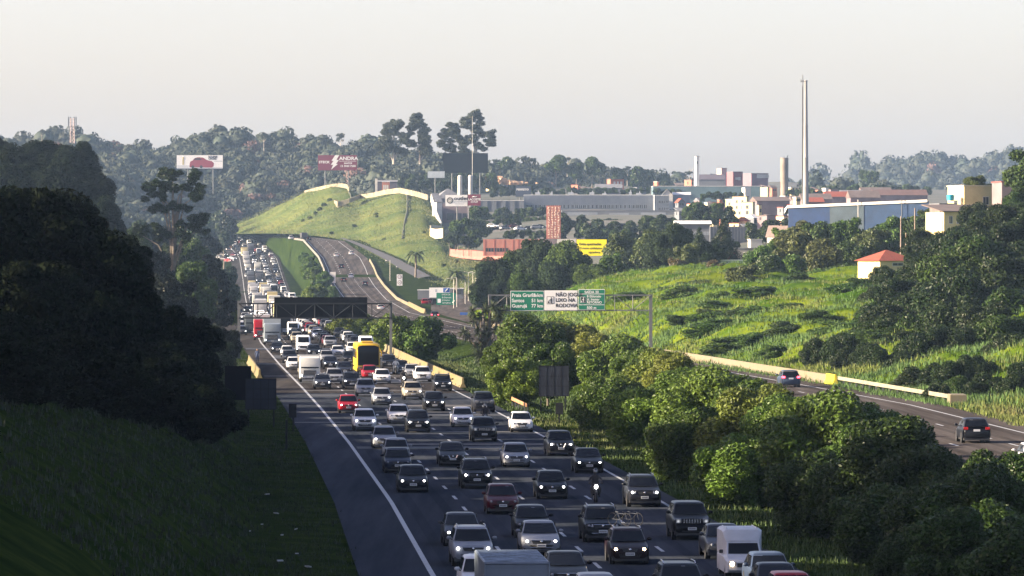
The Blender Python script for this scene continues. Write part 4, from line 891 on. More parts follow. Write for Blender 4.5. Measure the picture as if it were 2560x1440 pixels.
def moto(px, pyb, label, plabel, cloth, light=True):
    t = place('motorcycle', label, 'motorcycle', px, pyb, 2, 'motorcycles between the lanes')
    m = MB()
    for y in (.05, 1.35): 
        mm = MB(); mm.tube([(-.06, y, .31), (.06, y, .31)], .31, 16, 0); mm.disc((-.062, y, .31), .2, 'X', 12, 1); mm.disc((.062, y, .31), .2, 'X', 12, 1); mm.build('wheel', (tyre, rimm), t, 40)
    m.tube([(0, .1, .35), (0, .3, .72), (0, .42, .98)], [.05, .06, .05], 6); m.loft([[(-a, y, z0), (a, y, z0), (a*.8, y, z1), (-a*.8, y, z1)] for y, a, z0, z1 in ((.3, .08, .55, .85), (.5, .17, .4, 1.0), (.85, .16, .35, .95), (1.0, .13, .5, .82), (1.6, .10, .7, .9))], 0); m.build('frame', (helm,), t, 40)
    m = MB(); m.bar((-.36, .38, 1.03), (.36, .38, 1.03), .02); [m.ball((s*.36, .38, 1.03), .045, 0, 6, 4) for s in (-1, 1)]; [m.bar((s*.25, .38, 1.03), (s*.32, .34, 1.22), .01) for s in (-1, 1)]; m.build('handlebar', blackp, t)
    m = MB(); m.ball((0, .2, .86), .10, 0, 10, 6, None, (1, .6, 1.2)); m.build('headlight', (lit if light else lens,), t)
    loc = t.matrix_basis @ Vector((0, .9, 0))
    J = [(0,0,.92),(0,-.03,1.12),(0,-.06,1.32),(0,-.07,1.46),(0,-.10,1.56),
         (-.20,-.06,1.40),(-.33,-.18,1.18),(-.34,-.42,1.06),(.20,-.06,1.40),(.33,-.18,1.18),(.34,-.42,1.06),
         (-.14,-.02,.86),(-.24,-.42,.78),(-.20,-.25,.40),(-.20,-.36,.30),(.14,-.02,.86),(.24,-.42,.78),(.20,-.25,.40),(.20,-.36,.30)]
    E = [(0,1),(1,2),(2,3),(3,4),(2,5),(5,6),(6,7),(2,8),(8,9),(9,10),(0,11),(11,12),(12,13),(13,14),(0,15),(15,16),(16,17),(17,18)]
    Rr = [.16,.15,.17,.07,.07,.085,.06,.045,.085,.06,.045,.11,.085,.06,.05,.11,.085,.06,.05]
    for s in (-1, 1):     # fingers closed round the grip
        base = 7 if s < 0 else 10
        for f in range(4):
            x = s*(.29+.028*f); J.append((x, -.50, 1.075)); J.append((x, -.545, 1.04)); E.append((base, len(J)-2)); E.append((len(J)-2, len(J)-1)); Rr += [.013, .010]
        J.append((s*.27, -.47, 1.02)); J.append((s*.28, -.53, 1.0)); E.append((base, len(J)-2)); E.append((len(J)-2, len(J)-1)); Rr += [.014, .011]
    p = skin_person('person', J, E, Rr, cloth); p.location = loc; p.rotation_euler = t.rotation_euler; tag(p, plabel, 'person', 'motorcyclists')
    m = MB(); m.ball((0, -.11, 1.68), .145, 0, 12, 8, None, (.92, 1.08, 1.05)); m.loft([[(-.09, -.235, 1.64), (0, -.268, 1.64), (.09, -.235, 1.64)], [(-.09, -.235, 1.73), (0, -.262, 1.73), (.09, -.235, 1.73)]], 1, False, None, False); h = m.build('helmet', (helm, visor), p, 60)
    return t
moto(1491,1257,'dark motorcycle with a bright headlamp riding between the two right lanes','motorcyclist in dark clothes and helmet, riding the bright-lamped motorcycle in the shade',cloth_dark)
moto(1214,1068,'motorcycle just behind the striped-grille off-roader','motorcyclist in black behind the striped-grille off-roader',cloth_dark,False)
moto(1010,966,'motorcycle filtering left of the beige-silver off-roader','motorcyclist with dark helmet filtering left of the beige-silver off-roader',cloth_dark)
moto(990,936,'motorcycle ahead of the grey hatchback by the yellow barrier','rider in white shirt near the yellow barrier right of the coach',cloth_white,False)
moto(757,838,'small distant motorcycle right of the white coach','distant motorcyclist right of the white coach',cloth_dark)
def walker():
    Y = YG(908); x = (643-1280)/F*Y
    J = [(0,0,.95),(0,-.01,1.15),(0,-.02,1.38),(0,-.02,1.5),(-.19,-.02,1.42),(-.26,.05,1.15),(-.24,-.05,.9),(.19,-.02,1.42),(.26,-.05,1.15),(.24,-.18,.93),(-.1,0,.88),(-.11,-.18,.48),(-.11,.0,.08),(-.11,-.14,.04),(.1,0,.88),(.11,.06,.48),(.11,.28,.12),(.11,.18,.04)]
    E = [(0,1),(1,2),(2,3),(2,4),(4,5),(5,6),(2,7),(7,8),(8,9),(0,10),(10,11),(11,12),(12,13),(0,14),(14,15),(15,16),(16,17)]
    for s, b in ((-1, 6), (1, 9)):
        q = J[b]
        for f in range(4): J.append((q[0]+.004*f, q[1]-.03+.02*f, q[2]-.10)); J.append((q[0], q[1]-.035+.02*f, q[2]-.16+.008*abs(f-1))); E += [(b, len(J)-2), (len(J)-2, len(J)-1)]
    Rr = [.15,.14,.16,.06,.075,.055,.04,.075,.055,.04,.1,.075,.05,.045,.1,.075,.05,.045]+[.011,.009]*8
    p = skin_person('person', J, E, Rr, cloth_blue); p.location = (x, Y, 0); tag(p, 'person in dark blue clothes walking on the left shoulder before the yellow barrier', 'person')
    m = MB(); m.ball((0, -.03, 1.66), .11, 0, 12, 8, None, (.85, 1, 1.15)); m.ball((0, -.14, 1.65), .018, 0, 6, 4); m.build('head', (skinm,), p, 60); m = MB(); m.ball((0, -.01, 1.69), .115, 0, 12, 8, None, (.9, 1, 1)); m.build('hair', (cloth_dark,), p, 60)
walker()
darkfr = mat('bicycle_paint', (.05,.055,.065), .5)
def bicycles():       # two bicycles standing askew on the roof rack of the dark red car
    Y = YG(1410)+2.2; x = (1566-1280)/F*Y
    for k, dx in enumerate((-.3, .22)):
        t = empty('bicycle', (x+dx, Y+k*.25, 1.52), .75); tag(t, ('left' if k == 0 else 'right')+' one of two bicycles on the roof rack of the dark red hatchback', 'bicycle', 'bicycles on the roof rack')
        for yy in (-.45, .45):
            w_ = MB(); w_.tube([(0, yy+.28*math.cos(a*.5236), .30+.28*math.sin(a*.5236)) for a in range(13)], .014, 5, 0, False); w_.build('wheel', (tyre,), t)
        fr = MB(); q = lambda y, z: (0, y, z)
        for a, c in ((q(-.45,.30), q(-.34,.62)), (q(-.35,.58), q(-.02,.28)), (q(-.02,.28), q(.15,.62)), (q(-.33,.54), q(.13,.56)), (q(.45,.30), q(.13,.56)), (q(.45,.30), q(-.02,.28))): fr.bar(a, c, .014)
        fr.bar((-.18, -.36, .66), (.18, -.36, .66), .01); fr.box(-.04, .04, .08, .24, .61, .64); fr.build('frame', (darkfr,), t)
bicycles()
# ---------------------------------------------------------------- structures beside and over the road
steel = mat('grey_steel', (.085,.09,.095), .6, .2, 1.5)
darksteel = mat('dark_steel', (.018,.02,.023), .9, .2, 1.5, spec=.1)
boardback = mat('board_back', (.006,.007,.010), .9, .25, .8, spec=0)
green_s = mat('sign_green', (.0,.13,.075), .5)
white_s = mat('sign_white', (.62,.62,.62), .5)
blue_s = mat('sign_blue', (.02,.08,.30), .5)
ink = mat('sign_black', (.01,.01,.01), .6)
red_s = mat('board_red', (.13,.012,.035), .6)
yel_s = mat('board_yellow', (.85,.72,.0), .6)
pink_s = mat('coral_paint', (.38,.15,.115), .8, .12, .4)
conc_y = mat('yellow_painted_concrete', (.17,.135,.04), .9, .4, .5, col2=(.10,.085,.055))
conc = mat('concrete', (.17,.14,.08), .9, .4, .45, col2=(.10,.09,.065), detail=8)
conc_yy = mat('bright_yellow_paint', (.5,.40,.01), .8)
cream = mat('cream_wall', (.44,.38,.25), .9, .15, .5)
whitew = mat('white_wall', (.46,.44,.40), .9, .12, .4)
greyw = mat('grey_wall', (.11,.12,.14), .9, .15, .3)
lgreyw = mat('light_grey_wall', (.20,.22,.25), .9, .12, .3)
brick = mat('brick_wall', (.30,.11,.07), .9, .2, .5)
mauve = mat('mauve_wall', (.15,.115,.125), .9, .2, .4)
yelw = mat('pale_yellow_wall', (.46,.38,.20), .9, .14, .5)
tile = mat('red_tile_roof', (.20,.042,.022), .85, .25, 1.0, stretch=(6, .6, 1))
broof = mat('brown_roof', (.10,.075,.07), .9, .25, .5)
groof = mat('grey_roof', (.12,.125,.14), .9, .25, .5)
wroof = mat('pale_roof', (.50,.50,.50), .8, .2, .5)
wglass = mat('window_glass', (.03,.035,.04), .2)
class At:
    """local frame at one distance: px, py -> local x, z"""
    def __init__(s, px, py, Y, z=None):
        s.Y = Y; s.b = P(px, py, Y)
        if z is not None: s.b.z = z
    def x(s, px): return (px-1280)/F*s.Y - s.b.x
    def z(s, py): return CAMH+(633-py)/F*s.Y - s.b.z
def plate(b, a, x0, x1, y0, y1, yy=0, th=.06, mi=0): b.box(a.x(x0), a.x(x1), yy, yy+th, a.z(y1), a.z(y0), mi)
# black gantry board seen from behind
def gantry_one():
    a = At(787, 900, 640, 0); t = empty('sign_gantry', a.b); tag(t, 'steel gantry spanning the queue with a wide black board seen from behind', 'gantry')
    m = MB(); plate(m, a, 685, 918, 743, 794, .5, .12); m.box(a.x(685), a.x(918), .44, .5, a.z(758), a.z(743)); m.build('sign_board', (boardback,), t)
    m = MB()
    for z in (a.z(759), a.z(795)):
        for y in (0, .45): m.box(a.x(597), a.x(980), y-.07, y+.07, z-.09, z+.09)
    xs = np.linspace(597, 977, 9)
    for i in range(8):
        p, q = (759, 795) if i % 2 == 0 else (795, 759); m.bar((a.x(xs[i]), 0, a.z(p)), (a.x(xs[i+1]), 0, a.z(q)), .05); m.bar((a.x(xs[i+1]), 0, a.z(759)), (a.x(xs[i+1]), 0, a.z(795)), .06)
    m.build('truss', (mat('dull_steel', (.022,.025,.030), .9, spec=0),), t)
    for px in (597, 977):
        m = MB(); m.box(a.x(px)-.18, a.x(px)+.18, 0, .4, 0, a.z(752)); m.box(a.x(px)-.35, a.x(px)+.35, -.2, .6, 0, .12); m.build('post', (steel,), t)
gantry_one()
def pictogram(t, x0, x1, z0, z1, y, dark, light):
    m = MB(); m.box(x0, x1, y, y+.02, z0, z1, 0); e = (x1-x0)*.06
    m.box(x0+e, x1-e, y-.01, y, z0+e, z1-e, 1); w = x1-x0; c = x0+w*.62
    m.ball((c, y-.02, z0+(z1-z0)*.8), w*.09, 0, 8, 4, None, (1, .3, 1)); m.box(c-w*.09, c+w*.09, y-.03, y-.01, z0+w*.35, z0+(z1-z0)*.7, 0); m.box(c-w*.08, c-w*.01, y-.03, y-.01, z0+w*.1, z0+w*.4, 0); m.box(c+w*.02, c+w*.09, y-.03, y-.01, z0+w*.1, z0+w*.4, 0)
    m.bar((c-w*.06, y-.02, z0+(z1-z0)*.62), (x0+w*.25, y-.02, z0+(z1-z0)*.45), w*.035, 0); m.box(x0+w*.14, x0+w*.34, y-.03, y-.01, z0+w*.12, z0+w*.38, 0)
    m.build('pictogram', (dark, light), t)
def gantry_two():
    a = At(1420, 860, 600, ZR(600)); t = empty('sign_gantry', a.b); tag(t, 'steel gantry with two green signs and a white sign over the outbound road', 'gantry')
    m = MB()
    for z in (a.z(738), a.z(776)):
        for y in (.15, .6): m.box(a.x(1222), a.x(1632), y-.06, y+.06, z-.08, z+.08)
    xs = np.linspace(1222, 1627, 10)
    for i in range(9):
        p, q = (738, 776) if i % 2 else (776, 738); m.bar((a.x(xs[i]), .1, a.z(p)), (a.x(xs[i+1]), .1, a.z(q)), .045); m.bar((a.x(xs[i]), .1, a.z(738)), (a.x(xs[i]), .1, a.z(776)), .05)
    m.build('truss', (steel,), t)
    for px, base in ((1627, 868), (1224, 868)):
        m = MB(); m.box(a.x(px)-.2, a.x(px)+.2, .1, .5, 0, a.z(736)); m.build('post', (steel,), t)
    def sgn(x0, x1, y0, y1, m1):
        m = MB(); plate(m, a, x0, x1, y0, y1, -.08, .08, 0); plate(m, a, x0+1.3, x1-1.3, y0+1.3, y1-1.3, -.095, .015, 1); return m.build('sign_board', (white_s, m1), t)
    s1 = sgn(1276, 1360, 727, 777, green_s); s2 = sgn(1361, 1444, 726, 776, white_s); s3 = sgn(1446, 1512, 723, 775, green_s)
    k = 600/F
    for i, (l, r) in enumerate((('Praia Grande', '51 km'), ('Santos', '51 km'), ('Guarujá', '77 km'))):
        zz = a.z(742+i*13.3); text(s1, l, a.x(1279.5), zz, .58, white_s, -.10, 'lettering', 'LEFT', .012, .98); text(s1, r, a.x(1357.5), zz, .58, white_s, -.10, 'lettering', 'RIGHT', .012, .95)
    for i, l in enumerate(('NÃO JOGUE', 'LIXO NA', 'RODOVIA')): text(s2, l, a.x(1389), a.z(741+i*13.5), .62, ink, -.10, 'lettering', 'LEFT', .014, .95)
    pictogram(s2, a.x(1367), a.x(1385), a.z(760), a.z(741), -.11, ink, white_s)
    m = MB()
    for yy in (735, 762): m.box(a.x(1447), a.x(1511), -.11, -.10, a.z(yy)-.03, a.z(yy)+.03)
    m.build('line', (white_s,), s3)
    text(s3, 'SAÍDA 20', a.x(1479), a.z(733), .42, white_s, -.10, 'lettering', 'CENTER', .01); text(s3, '500 m', a.x(1479), a.z(772.5), .45, white_s, -.10, 'lettering', 'CENTER', .01)
    for i, l in enumerate(('B Eldorado', 'Jd. Inamar', 'RETORNO')): text(s3, l, a.x(1467), a.z(743.5+i*7.6), .40, white_s, -.10, 'lettering', 'LEFT', .008, .95)
    pictogram(s3, a.x(1451), a.x(1464), a.z(757), a.z(742), -.11, white_s, ink)
gantry_two()
def panel_sign(name, label, cat, x0, x1, y0, y1, posts, ybase, Y, grid, mt=boardback, group=None):
    a = At((x0+x1)/2, ybase, Y); t = empty(name, a.b); tag(t, label, cat, group)
    m = MB(); plate(m, a, x0, x1, y0, y1, -.04, .05); s = m.build('sign_board', (mt,), t)
    if grid:
        m = MB()
        for px in np.linspace(x0, x1, grid[0]+1): m.box(a.x(px)-.03, a.x(px)+.03, -.055, -.04, a.z(y1), a.z(y0))
        for py in np.linspace(y0, y1, grid[1]+1): m.box(a.x(x0), a.x(x1), -.06, -.04, a.z(py)-.03, a.z(py)+.03)
        m.build('frame', (darksteel,), t)
    for px in posts: m = MB(); m.box(a.x(px)-.06, a.x(px)+.06, .0, .12, -.3, a.z(y0+3)); m.build('post', (darksteel,), t)
    return t, a
bl2 = mat('grey_board_back', (.028,.032,.042), .9, .15, .8, spec=0)
panel_sign('road_sign', 'back of a square sign on two posts standing before the median trees', 'road sign', 1348, 1422, 915, 990, (1352, 1413), 1055, 430, (4, 3), bl2, 'backs of road signs')
panel_sign('road_sign', 'back of a square sign on two posts on the shaded left bank', 'road sign', 614, 690, 947, 1023, (621, 684), 1072, 386, (4, 3), bl2, 'backs of road signs')
panel_sign('road_sign', 'black sign back half hidden behind the left bank sign', 'road sign', 562, 628, 915, 1000, (568, 620), 1040, 420, None, boardback, 'backs of road signs')
panel_sign('road_sign', 'small dark sign back on one leaning post, left bank', 'road sign', 722, 741, 1010, 1044, (733,), 1088, 380, None, darksteel, 'backs of road signs')
panel_sign('road_sign', 'small dark sign on one post by the right verge below the square sign', 'road sign', 1389, 1408, 1007, 1036, (1398,), 1072, 398, None, darksteel, 'backs of road signs')
a = At(716, 1132, 345); t = MB(); t.box(-.07, .07, 0, .14, -.3, a.z(1050)); o = t.build('bollard_post', (darksteel,)); o.location = a.b; o.name = 'post'; tag(o, 'bare dark post standing left of the small sign on the left bank', 'post')

# barriers: swept profile along the road edge
def sweep(prof, f, fz, y0, y1, step, off, cap=True):
    b = MB(); ys = list(np.arange(y0, y1, step))+[y1]; rings = [[(f(y)+off+px, y, fz(y)+pz) for px, pz in prof] for y in ys]; b.loft(rings, 0, cap); return b
JER = [(-.32, 0), (.32, 0), (.26, .1), (.12, .38), (.08, .86), (-.08, .86), (-.12, .38), (-.26, .1)]
def barrier(label, f, fz, y0, y1, off, m, group=None, slots=False, h=1.0, name='concrete_barrier'):
    prof = [(x, z*h) for x, z in JER]; b = sweep(prof, f, fz, y0, y1, 4.0, off)
    bx = MB(); bx.v = b.v; bx.f = b.f; bx.m = b.m; o = bx.build(name, (m, ink))
    tag(o, label, 'barrier', group)
    if slots:
        s = MB(); y = y0+2
        while y < y1-1: s.box(f(y)+off-.30*1.0, f(y)+off-.20, y, y+.5, fz(y)+.02, fz(y)+.20); s.box(f(y)+off-.13, f(y)+off-.085, y+2, y+2.3, fz(y)+.5, fz(y)+.86*h); y += 6.2
        s.build('drain_slot', (ink,), o)
    return o
barrier('yellow concrete barrier with dark slots on the right side of the queue', LRE, ZL, 502, 700, .35, conc_y, None, True, 1.15)
barrier('short yellow barrier beside the left shoulder', LE, ZL, 540, 615, -.5, conc_y, None, False, 1.1)
barrier('long cream concrete barrier along the grass bank', RR, ZR, 452, 900, .7, conc, None, True, .95)
barrier('bright yellow end piece joining the concrete barrier to the guard rail', RR, ZR, 446.5, 451.9, .7, conc_yy, None, False, 1.05)
barrier('pale barrier on the median side of the far outbound road', RL, ZR, 1330, 1900, -.5, mat('grey_concrete', (.12,.115,.10), .9, .3, .5), None, False, .75)
barrier('pale yellow barrier leading to the exit gore', RR, ZR, 1120, 1240, .5, conc_y, None, False, 1.2)
barrier('thin pale barrier right of the far outbound road', RR, ZR, 1242, 1700, .5, conc, None, False, .8)
def guard(label, f, fz, y0, y1, off, m, endblock=False):
    t = empty('guard_rail', (f(y0)+off, y0, fz(y0))); tag(t, label, 'guard rail'); ox, oy, oz = t.location
    prof = [(-.04, .45), (.0, .45), (.03, .52), (-.02, .60), (.03, .68), (.0, .76), (-.04, .76)]
    b = MB(); ys = list(np.arange(y0, y1, 3.0))+[y1]; b.loft([[(f(y)+off+px-ox, y-oy, fz(y)+pz-oz) for px, pz in prof] for y in ys], 0, True); b.build('rail', (m,), t)
    y = y0+.5
    while y < y1:
        p = MB(); p.box(f(y)+off+.02-ox, f(y)+off+.16-ox, y-oy, y-oy+.1, fz(y)-oz-.1, fz(y)-oz+.72); p.build('post', (steel,), t); y += 4.0
    if endblock: p = MB(); p.box(f(y0)+off-.35-ox, f(y0)+off+.9-ox, -2.6, .1, -.05, .85, 0, None, .06); p.build('end_block', (conc,), t)
rail_m = mat('rail_steel', (.22,.20,.14), .6, .3, 1.0)
guard('pale guard rail ending in a concrete block on the outbound side', RR, ZR, 383, 446.3, .9, rail_m, True)
guard('short rusty guard rail on the right verge behind the white hatchback', LRE, ZL, 424, 470, 1.4, mat('rusty_rail', (.25,.13,.06), .8, .3, 1.0))

# ---------------------------------------------------------------- buildings
def house(name, label, px0, px1, pt, pb, Y, wall, D=8., rot=0., roof='flat', rm=groof, rh=1.2, win=(), winl=(), cat='building', group=None, over=.3, deep=6.0, ribs=0, wm=wglass, extra=None):
    ca, sa = math.cos(rot), abs(math.sin(rot)); Wp = (px1-px0)/F*Y; w = max((Wp-D*sa)/ca, 1.0)
    z1 = P(0, pt, Y).z; z0 = P(0, pb, Y).z; H = z1-z0; cx = ((px0+px1)/2-1280)/F*Y
    t = empty(name, (cx, Y+(w*sa+D*ca)/2, z0), rot); tag(t, label, cat, group); hw, hd = w/2, D/2
    m = MB(); m.box(-hw, hw, -hd, hd, -deep, H-(0 if roof == 'flat' else 0))
    if ribs:
        for i in range(ribs+1): x = -hw+w*i/ribs; m.box(x-.12, x+.12, -hd-.25, -hd+.01, 0.2, H-.02)
    if roof == 'gable': m.add([(-hw, -hd, H), (hw, -hd, H), (0, -hd, H+rh), (-hw, hd, H), (hw, hd, H), (0, hd, H+rh)], [(0, 1, 2), (4, 3, 5)])
    m.build('wall', (wall,), t)
    o = over; r = MB()
    if roof == 'flat': r.box(-hw-o*.4, hw+o*.4, -hd-o*.4, hd+o*.4, H+.003, H+.22)
    elif roof == 'gable':
        for s in (-1, 1): r.add([(s*(hw+o), -hd-o, H-o*rh/hw), (0, -hd-o, H+rh+.02), (0, hd+o, H+rh+.02), (s*(hw+o), hd+o, H-o*rh/hw), (s*(hw+o), -hd-o, H-o*rh/hw+.18), (0, -hd-o, H+rh+.2), (0, hd+o, H+rh+.2), (s*(hw+o), hd+o, H-o*rh/hw+.18)], [(0, 1, 2, 3), (4, 7, 6, 5), (0, 4, 5, 1), (3, 2, 6, 7), (0, 3, 7, 4)])
    elif roof == 'side': r.add([(-hw-o, -hd-o, H), (hw+o, -hd-o, H), (hw+o, 0, H+rh), (-hw-o, 0, H+rh), (-hw-o, hd+o, H), (hw+o, hd+o, H)], [(0, 1, 2, 3), (3, 2, 5, 4), (0, 3, 4), (1, 5, 2), (0, 4, 5, 1)])
    elif roof == 'hip': q = min(hw, hd)*.95; r.add([(-hw-o, -hd-o, H), (hw+o, -hd-o, H), (hw+o, hd+o, H), (-hw-o, hd+o, H), (-hw+q, 0, H+rh), (hw-q, 0, H+rh)], [(0, 1, 5, 4), (1, 2, 5), (2, 3, 4, 5), (3, 0, 4), (3, 2, 1, 0)])
    elif roof == 'shed': r.add([(-hw-o, -hd-o, H+.02), (hw+o, -hd-o, H+.02), (hw+o, hd+o, H+rh), (-hw-o, hd+o, H+rh), (-hw-o, -hd-o, H+.15), (hw+o, -hd-o, H+.15), (hw+o, hd+o, H+rh+.15), (-hw-o, hd+o, H+rh+.15)], [(3, 2, 1, 0), (4, 5, 6, 7), (0, 1, 5, 4), (1, 2, 6, 5), (2, 3, 7, 6), (3, 0, 4, 7)])
    r.build('roof', (rm,), t)
    big = Y < 1000
    for (u, v, ww, hh) in win:
        f = MB(); x = -hw+u*w; z = v*H
        if big:
            f.box(x-ww/2-.07, x+ww/2+.07, -hd-.05, -hd+.01, z-hh/2-.07, z+hh/2+.07); g = f.build('window', (whitew,), t); p = MB(); p.box(x-ww/2, x-.03, -hd-.055, -hd-.05, z-hh/2, z+hh/2); p.box(x+.03, x+ww/2, -hd-.055, -hd-.05, z-hh/2, z+hh/2); p.build('pane', (wm,), g)
        else: f.box(x-ww/2, x+ww/2, -hd-.06, -hd+.01, z-hh/2, z+hh/2); f.build('window', (wm,), t)
    for (u, v, ww, hh) in winl:
        f = MB(); y = hd-u*D; z = v*H; f.box(-hw-.06, -hw+.01, y-ww/2, y+ww/2, z-hh/2, z+hh/2); f.build('window', (wm,), t)
    return t, w, H, D
def rowwin(n, v, ww, hh, u0=.06, u1=.94): return [(u0+(u1-u0)*i/(n-1), v, ww, hh) for i in range(n)]
# right: yellow house with roof terrace above the big trees
house('house', 'yellow upper house with flat roof on the right hill', 2378, 2500, 466, 560, 800, yelw, 7, .30, 'flat', cream, win=[(.62,.62,.9,1.2)], winl=[(.5,.55,1.4,1.0)])
house('house', 'mauve-grey flat-roofed house at the right edge with a white framed window', 2492, 2640, 456, 560, 790, mauve, 8, .10, 'flat', mat('maroon_band', (.16,.05,.05), .9), win=[(.25,.62,1.7,1.0)])
house('house', 'pale yellow lower house with a brown shed roof above the big trees', 2324, 2505, 530, 600, 770, yelw, 8, .28, 'shed', broof, rh=1.1, win=[(.12,.72,.5,1.1),(.26,.72,.6,1.1),(.62,.7,1.2,.9)], over=.5)
house('house', 'dark terrace block with railing left of the blue water tank', 2330, 2392, 512, 545, 800, mat('stained_wall', (.10,.09,.085), .9, .3, .8), 5, .25, 'flat', groof)
def tank(label, px, pt, pb, r, Y, m, name='water_tank'):
    p0 = P(px, pb, Y); h = P(px, pt, Y).z-p0.z; b = MB(); b.tube([(0, 0, 0), (0, 0, h*.8), (0, 0, h*.86), (0, 0, h)], [r*.9, r, r*1.04, r*.5], 16); b.tube([(0,0,h*.78),(0,0,h*.84)], [r*1.06]*2, 16)
    o = b.build(name, (m,), None, 40); o.location = p0; tag(o, label, 'water tank'); return o
tank('bright blue water tank beside the yellow house', 2377, 486, 502, .62, 800, mat('tank_blue', (.02,.28,.42), .5)).location.y += .5
h, w, H, D = house('house', 'small cream house with a red hipped tile roof among the trees', 2152, 2292, 652, 697, 690, yelw, 6.5, .42, 'hip', tile, rh=1.5, over=.45, win=[(.5,.8,1.6,.35)])
# blue corrugated warehouse
blue_c = mat('blue_corrugated', (.010,.060,.19), .6, .2, .3); blue_c2 = mat('pale_corrugated', (.085,.13,.17), .6, .2, .3)
def warehouse():
    Y0 = 1060; L = 32.; t = empty('warehouse', P(1970, 580, Y0)); tag(t, 'long warehouse with blue corrugated walls and a white roof edge', 'warehouse'); o = t.location
    A = P(1972, 514, Y0+20); B = P(2322, 499, Y0); zb = P(1970, 590, Y0).z-4
    d = Vector((B.x-A.x, B.y-A.y, 0)); n = 150; nrm = Vector((d.y, -d.x, 0)).normalized()
    for s0, s1, mm, nm in ((0, .30, blue_c, 'wall'), (.30, .55, blue_c2, 'faded_wall'), (.55, 1, mat('mid_corrugated', (.02,.075,.185), .6, .2, .3), 'wall')):
        m = MB(); k0, k1 = int(n*s0), int(n*s1); r0 = []; r1 = []
        for k in range(k0, k1+1):
            for q, e in ((0, 0), (.25, .28), (.5, .28), (.75, 0)):
                if k == k1 and q: break
                p = Vector((A.x, A.y, 0))+d*((k+q)/n)+nrm*e-Vector((o.x, o.y, 0)); zt = A.z+(B.z-A.z)*((k+q)/n)-o.z-.3; r0.append((p.x, p.y, zb-o.z)); r1.append((p.x, p.y, zt))
        m.loft([r0, r1], 0, False, None, False); m.build(nm, (mm,), t)
    m = MB(); e = nrm*.7; bk = Vector((0, 18, 0))
    for (p, q, z0, z1, zz) in ((A, B, 0, 0, 0),):
        a0 = Vector((A.x-o.x, A.y-o.y, A.z-o.z)); b0 = Vector((B.x-o.x, B.y-o.y, B.z-o.z)); u = Vector((0, 0, .55))
        m.add([a0+e-u, b0+e-u, b0+e, a0+e, a0+bk-u, b0+bk-u, a0+bk-u*3, b0+bk-u*3], [(0, 1, 2, 3), (3, 2, 5, 4), (4, 5, 7, 6), (0, 3, 4, 6), (1, 7, 5, 2)])
    m.build('roof', (whitew,), t)
    for fr in (.52, .83): m = MB(); p = Vector((A.x-o.x, A.y-o.y, 0))+d*fr+nrm*1.2; m.bar((p.x, p.y, zb-o.z), (p.x, p.y, A.z-o.z+1.2), .09, 0, 6); m.build('downpipe', (whitew if fr < .7 else steel,), t)
warehouse()
# outlet building
house('retail_building', 'long pale ribbed building with a row of small windows', 1310, 1636, 488, 545, 2120, lgreyw, 30, 0, 'flat', wroof, win=rowwin(30, .50, 1.3, 1.3, .03, .93)+rowwin(4, .05, 9, 3, .3, .9), ribs=60)
house('retail_building', 'tall ribbed end block right of the long pale building', 1637, 1672, 489, 545, 2100, lgreyw, 25, 0, 'flat', wroof, win=rowwin(4, .72, 1.0, .9, .35, .9)+rowwin(4, .42, 1.0, .9, .35, .9), ribs=8)
house('retail_building', 'grey hall with dark bays behind the white and red hoardings', 1195, 1309, 502, 560, 2090, greyw, 30, 0, 'flat', wroof, win=rowwin(4, .42, 4.2, 2.2, .2, .88)+rowwin(5, .12, 1.5, 1.2, .3, .8), ribs=5)
house('retail_building', 'low grey annex below the long ribbed building', 1405, 1690, 527, 548, 2000, greyw, 12, 0, 'flat', groof, win=[(.18,.5,12,2.2),(.5,.5,8,1.6),(.8,.5,10,2.0)], wm=lgreyw)
house('house', 'dark grey block with pale mullions left of the hoarding post', 1106, 1172, 508, 575, 1950, mauve, 14, 0, 'flat', groof, win=[(.3,.5,2.6,2.6),(.6,.5,2.6,2.6),(.85,.5,1.6,2.6),(.3,.15,2.6,2.2),(.6,.15,2.6,2.2)])
house('house', 'bright white end wall at the foot of the green hill', 1080, 1105, 506, 566, 1930, whitew, 6, .3, 'shed', groof, rh=3.5, winl=[(.5,.5,.8,1.2)])
house('house', 'grey hipped roof behind the white end wall', 1078, 1160, 496, 515, 2010, greyw, 12, .2, 'hip', groof, rh=4.0)
for i, px in enumerate((1150, 1176)):
    a = P(px, 525, 1990); h = P(px, 440, 1990).z-a.z; b = MB(); b.tube([(0, 0, -2), (0, 0, h), (0, 0, h+.3)], [.95, .9, .5], 18); o = b.build('concrete_column', (whitew,), None, 40); o.location = a; tag(o, ('left', 'right')[i]+' of the two white round columns above the hoardings', 'column', 'white round columns')
def hoarding(label, x0, x1, y0, y1, posts, yb, Y, face, back=darksteel, th=.5, rot=0.0, name='billboard', pr=.25):
    a = At((x0+x1)/2, yb, Y); t = empty(name, a.b, rot); tag(t, label, 'billboard')
    m = MB(); plate(m, a, x0, x1, y0, y1, 0, th); m.build('frame', (back,), t); m = MB(); e = (x1-x0)*.008; plate(m, a, x0+e, x1-e, y0+e, y1-e, -.05, .05); s = m.build('panel', (face,), t)
    for px in posts: m = MB(); m.tube([(a.x(px), th/2, -3), (a.x(px), th/2, a.z(y1)+.2)], pr, 8); m.build('post', (steel,), t)
    return t, a, s
t, a, s = hoarding('white billboard picturing a red car on the wooded hill', 441, 558, 387, 422, (470, 533), 470, 2560, white_s)
s = s
red_car = mat('poster_red', (.20,.02,.04), .6); tan = mat('poster_tan', (.45,.40,.30), .6); gr_ = mat('poster_grey', (.33,.36,.40), .6)
m = MB(); o_ = lambda px, py: (a.x(px), -.08, a.z(py))
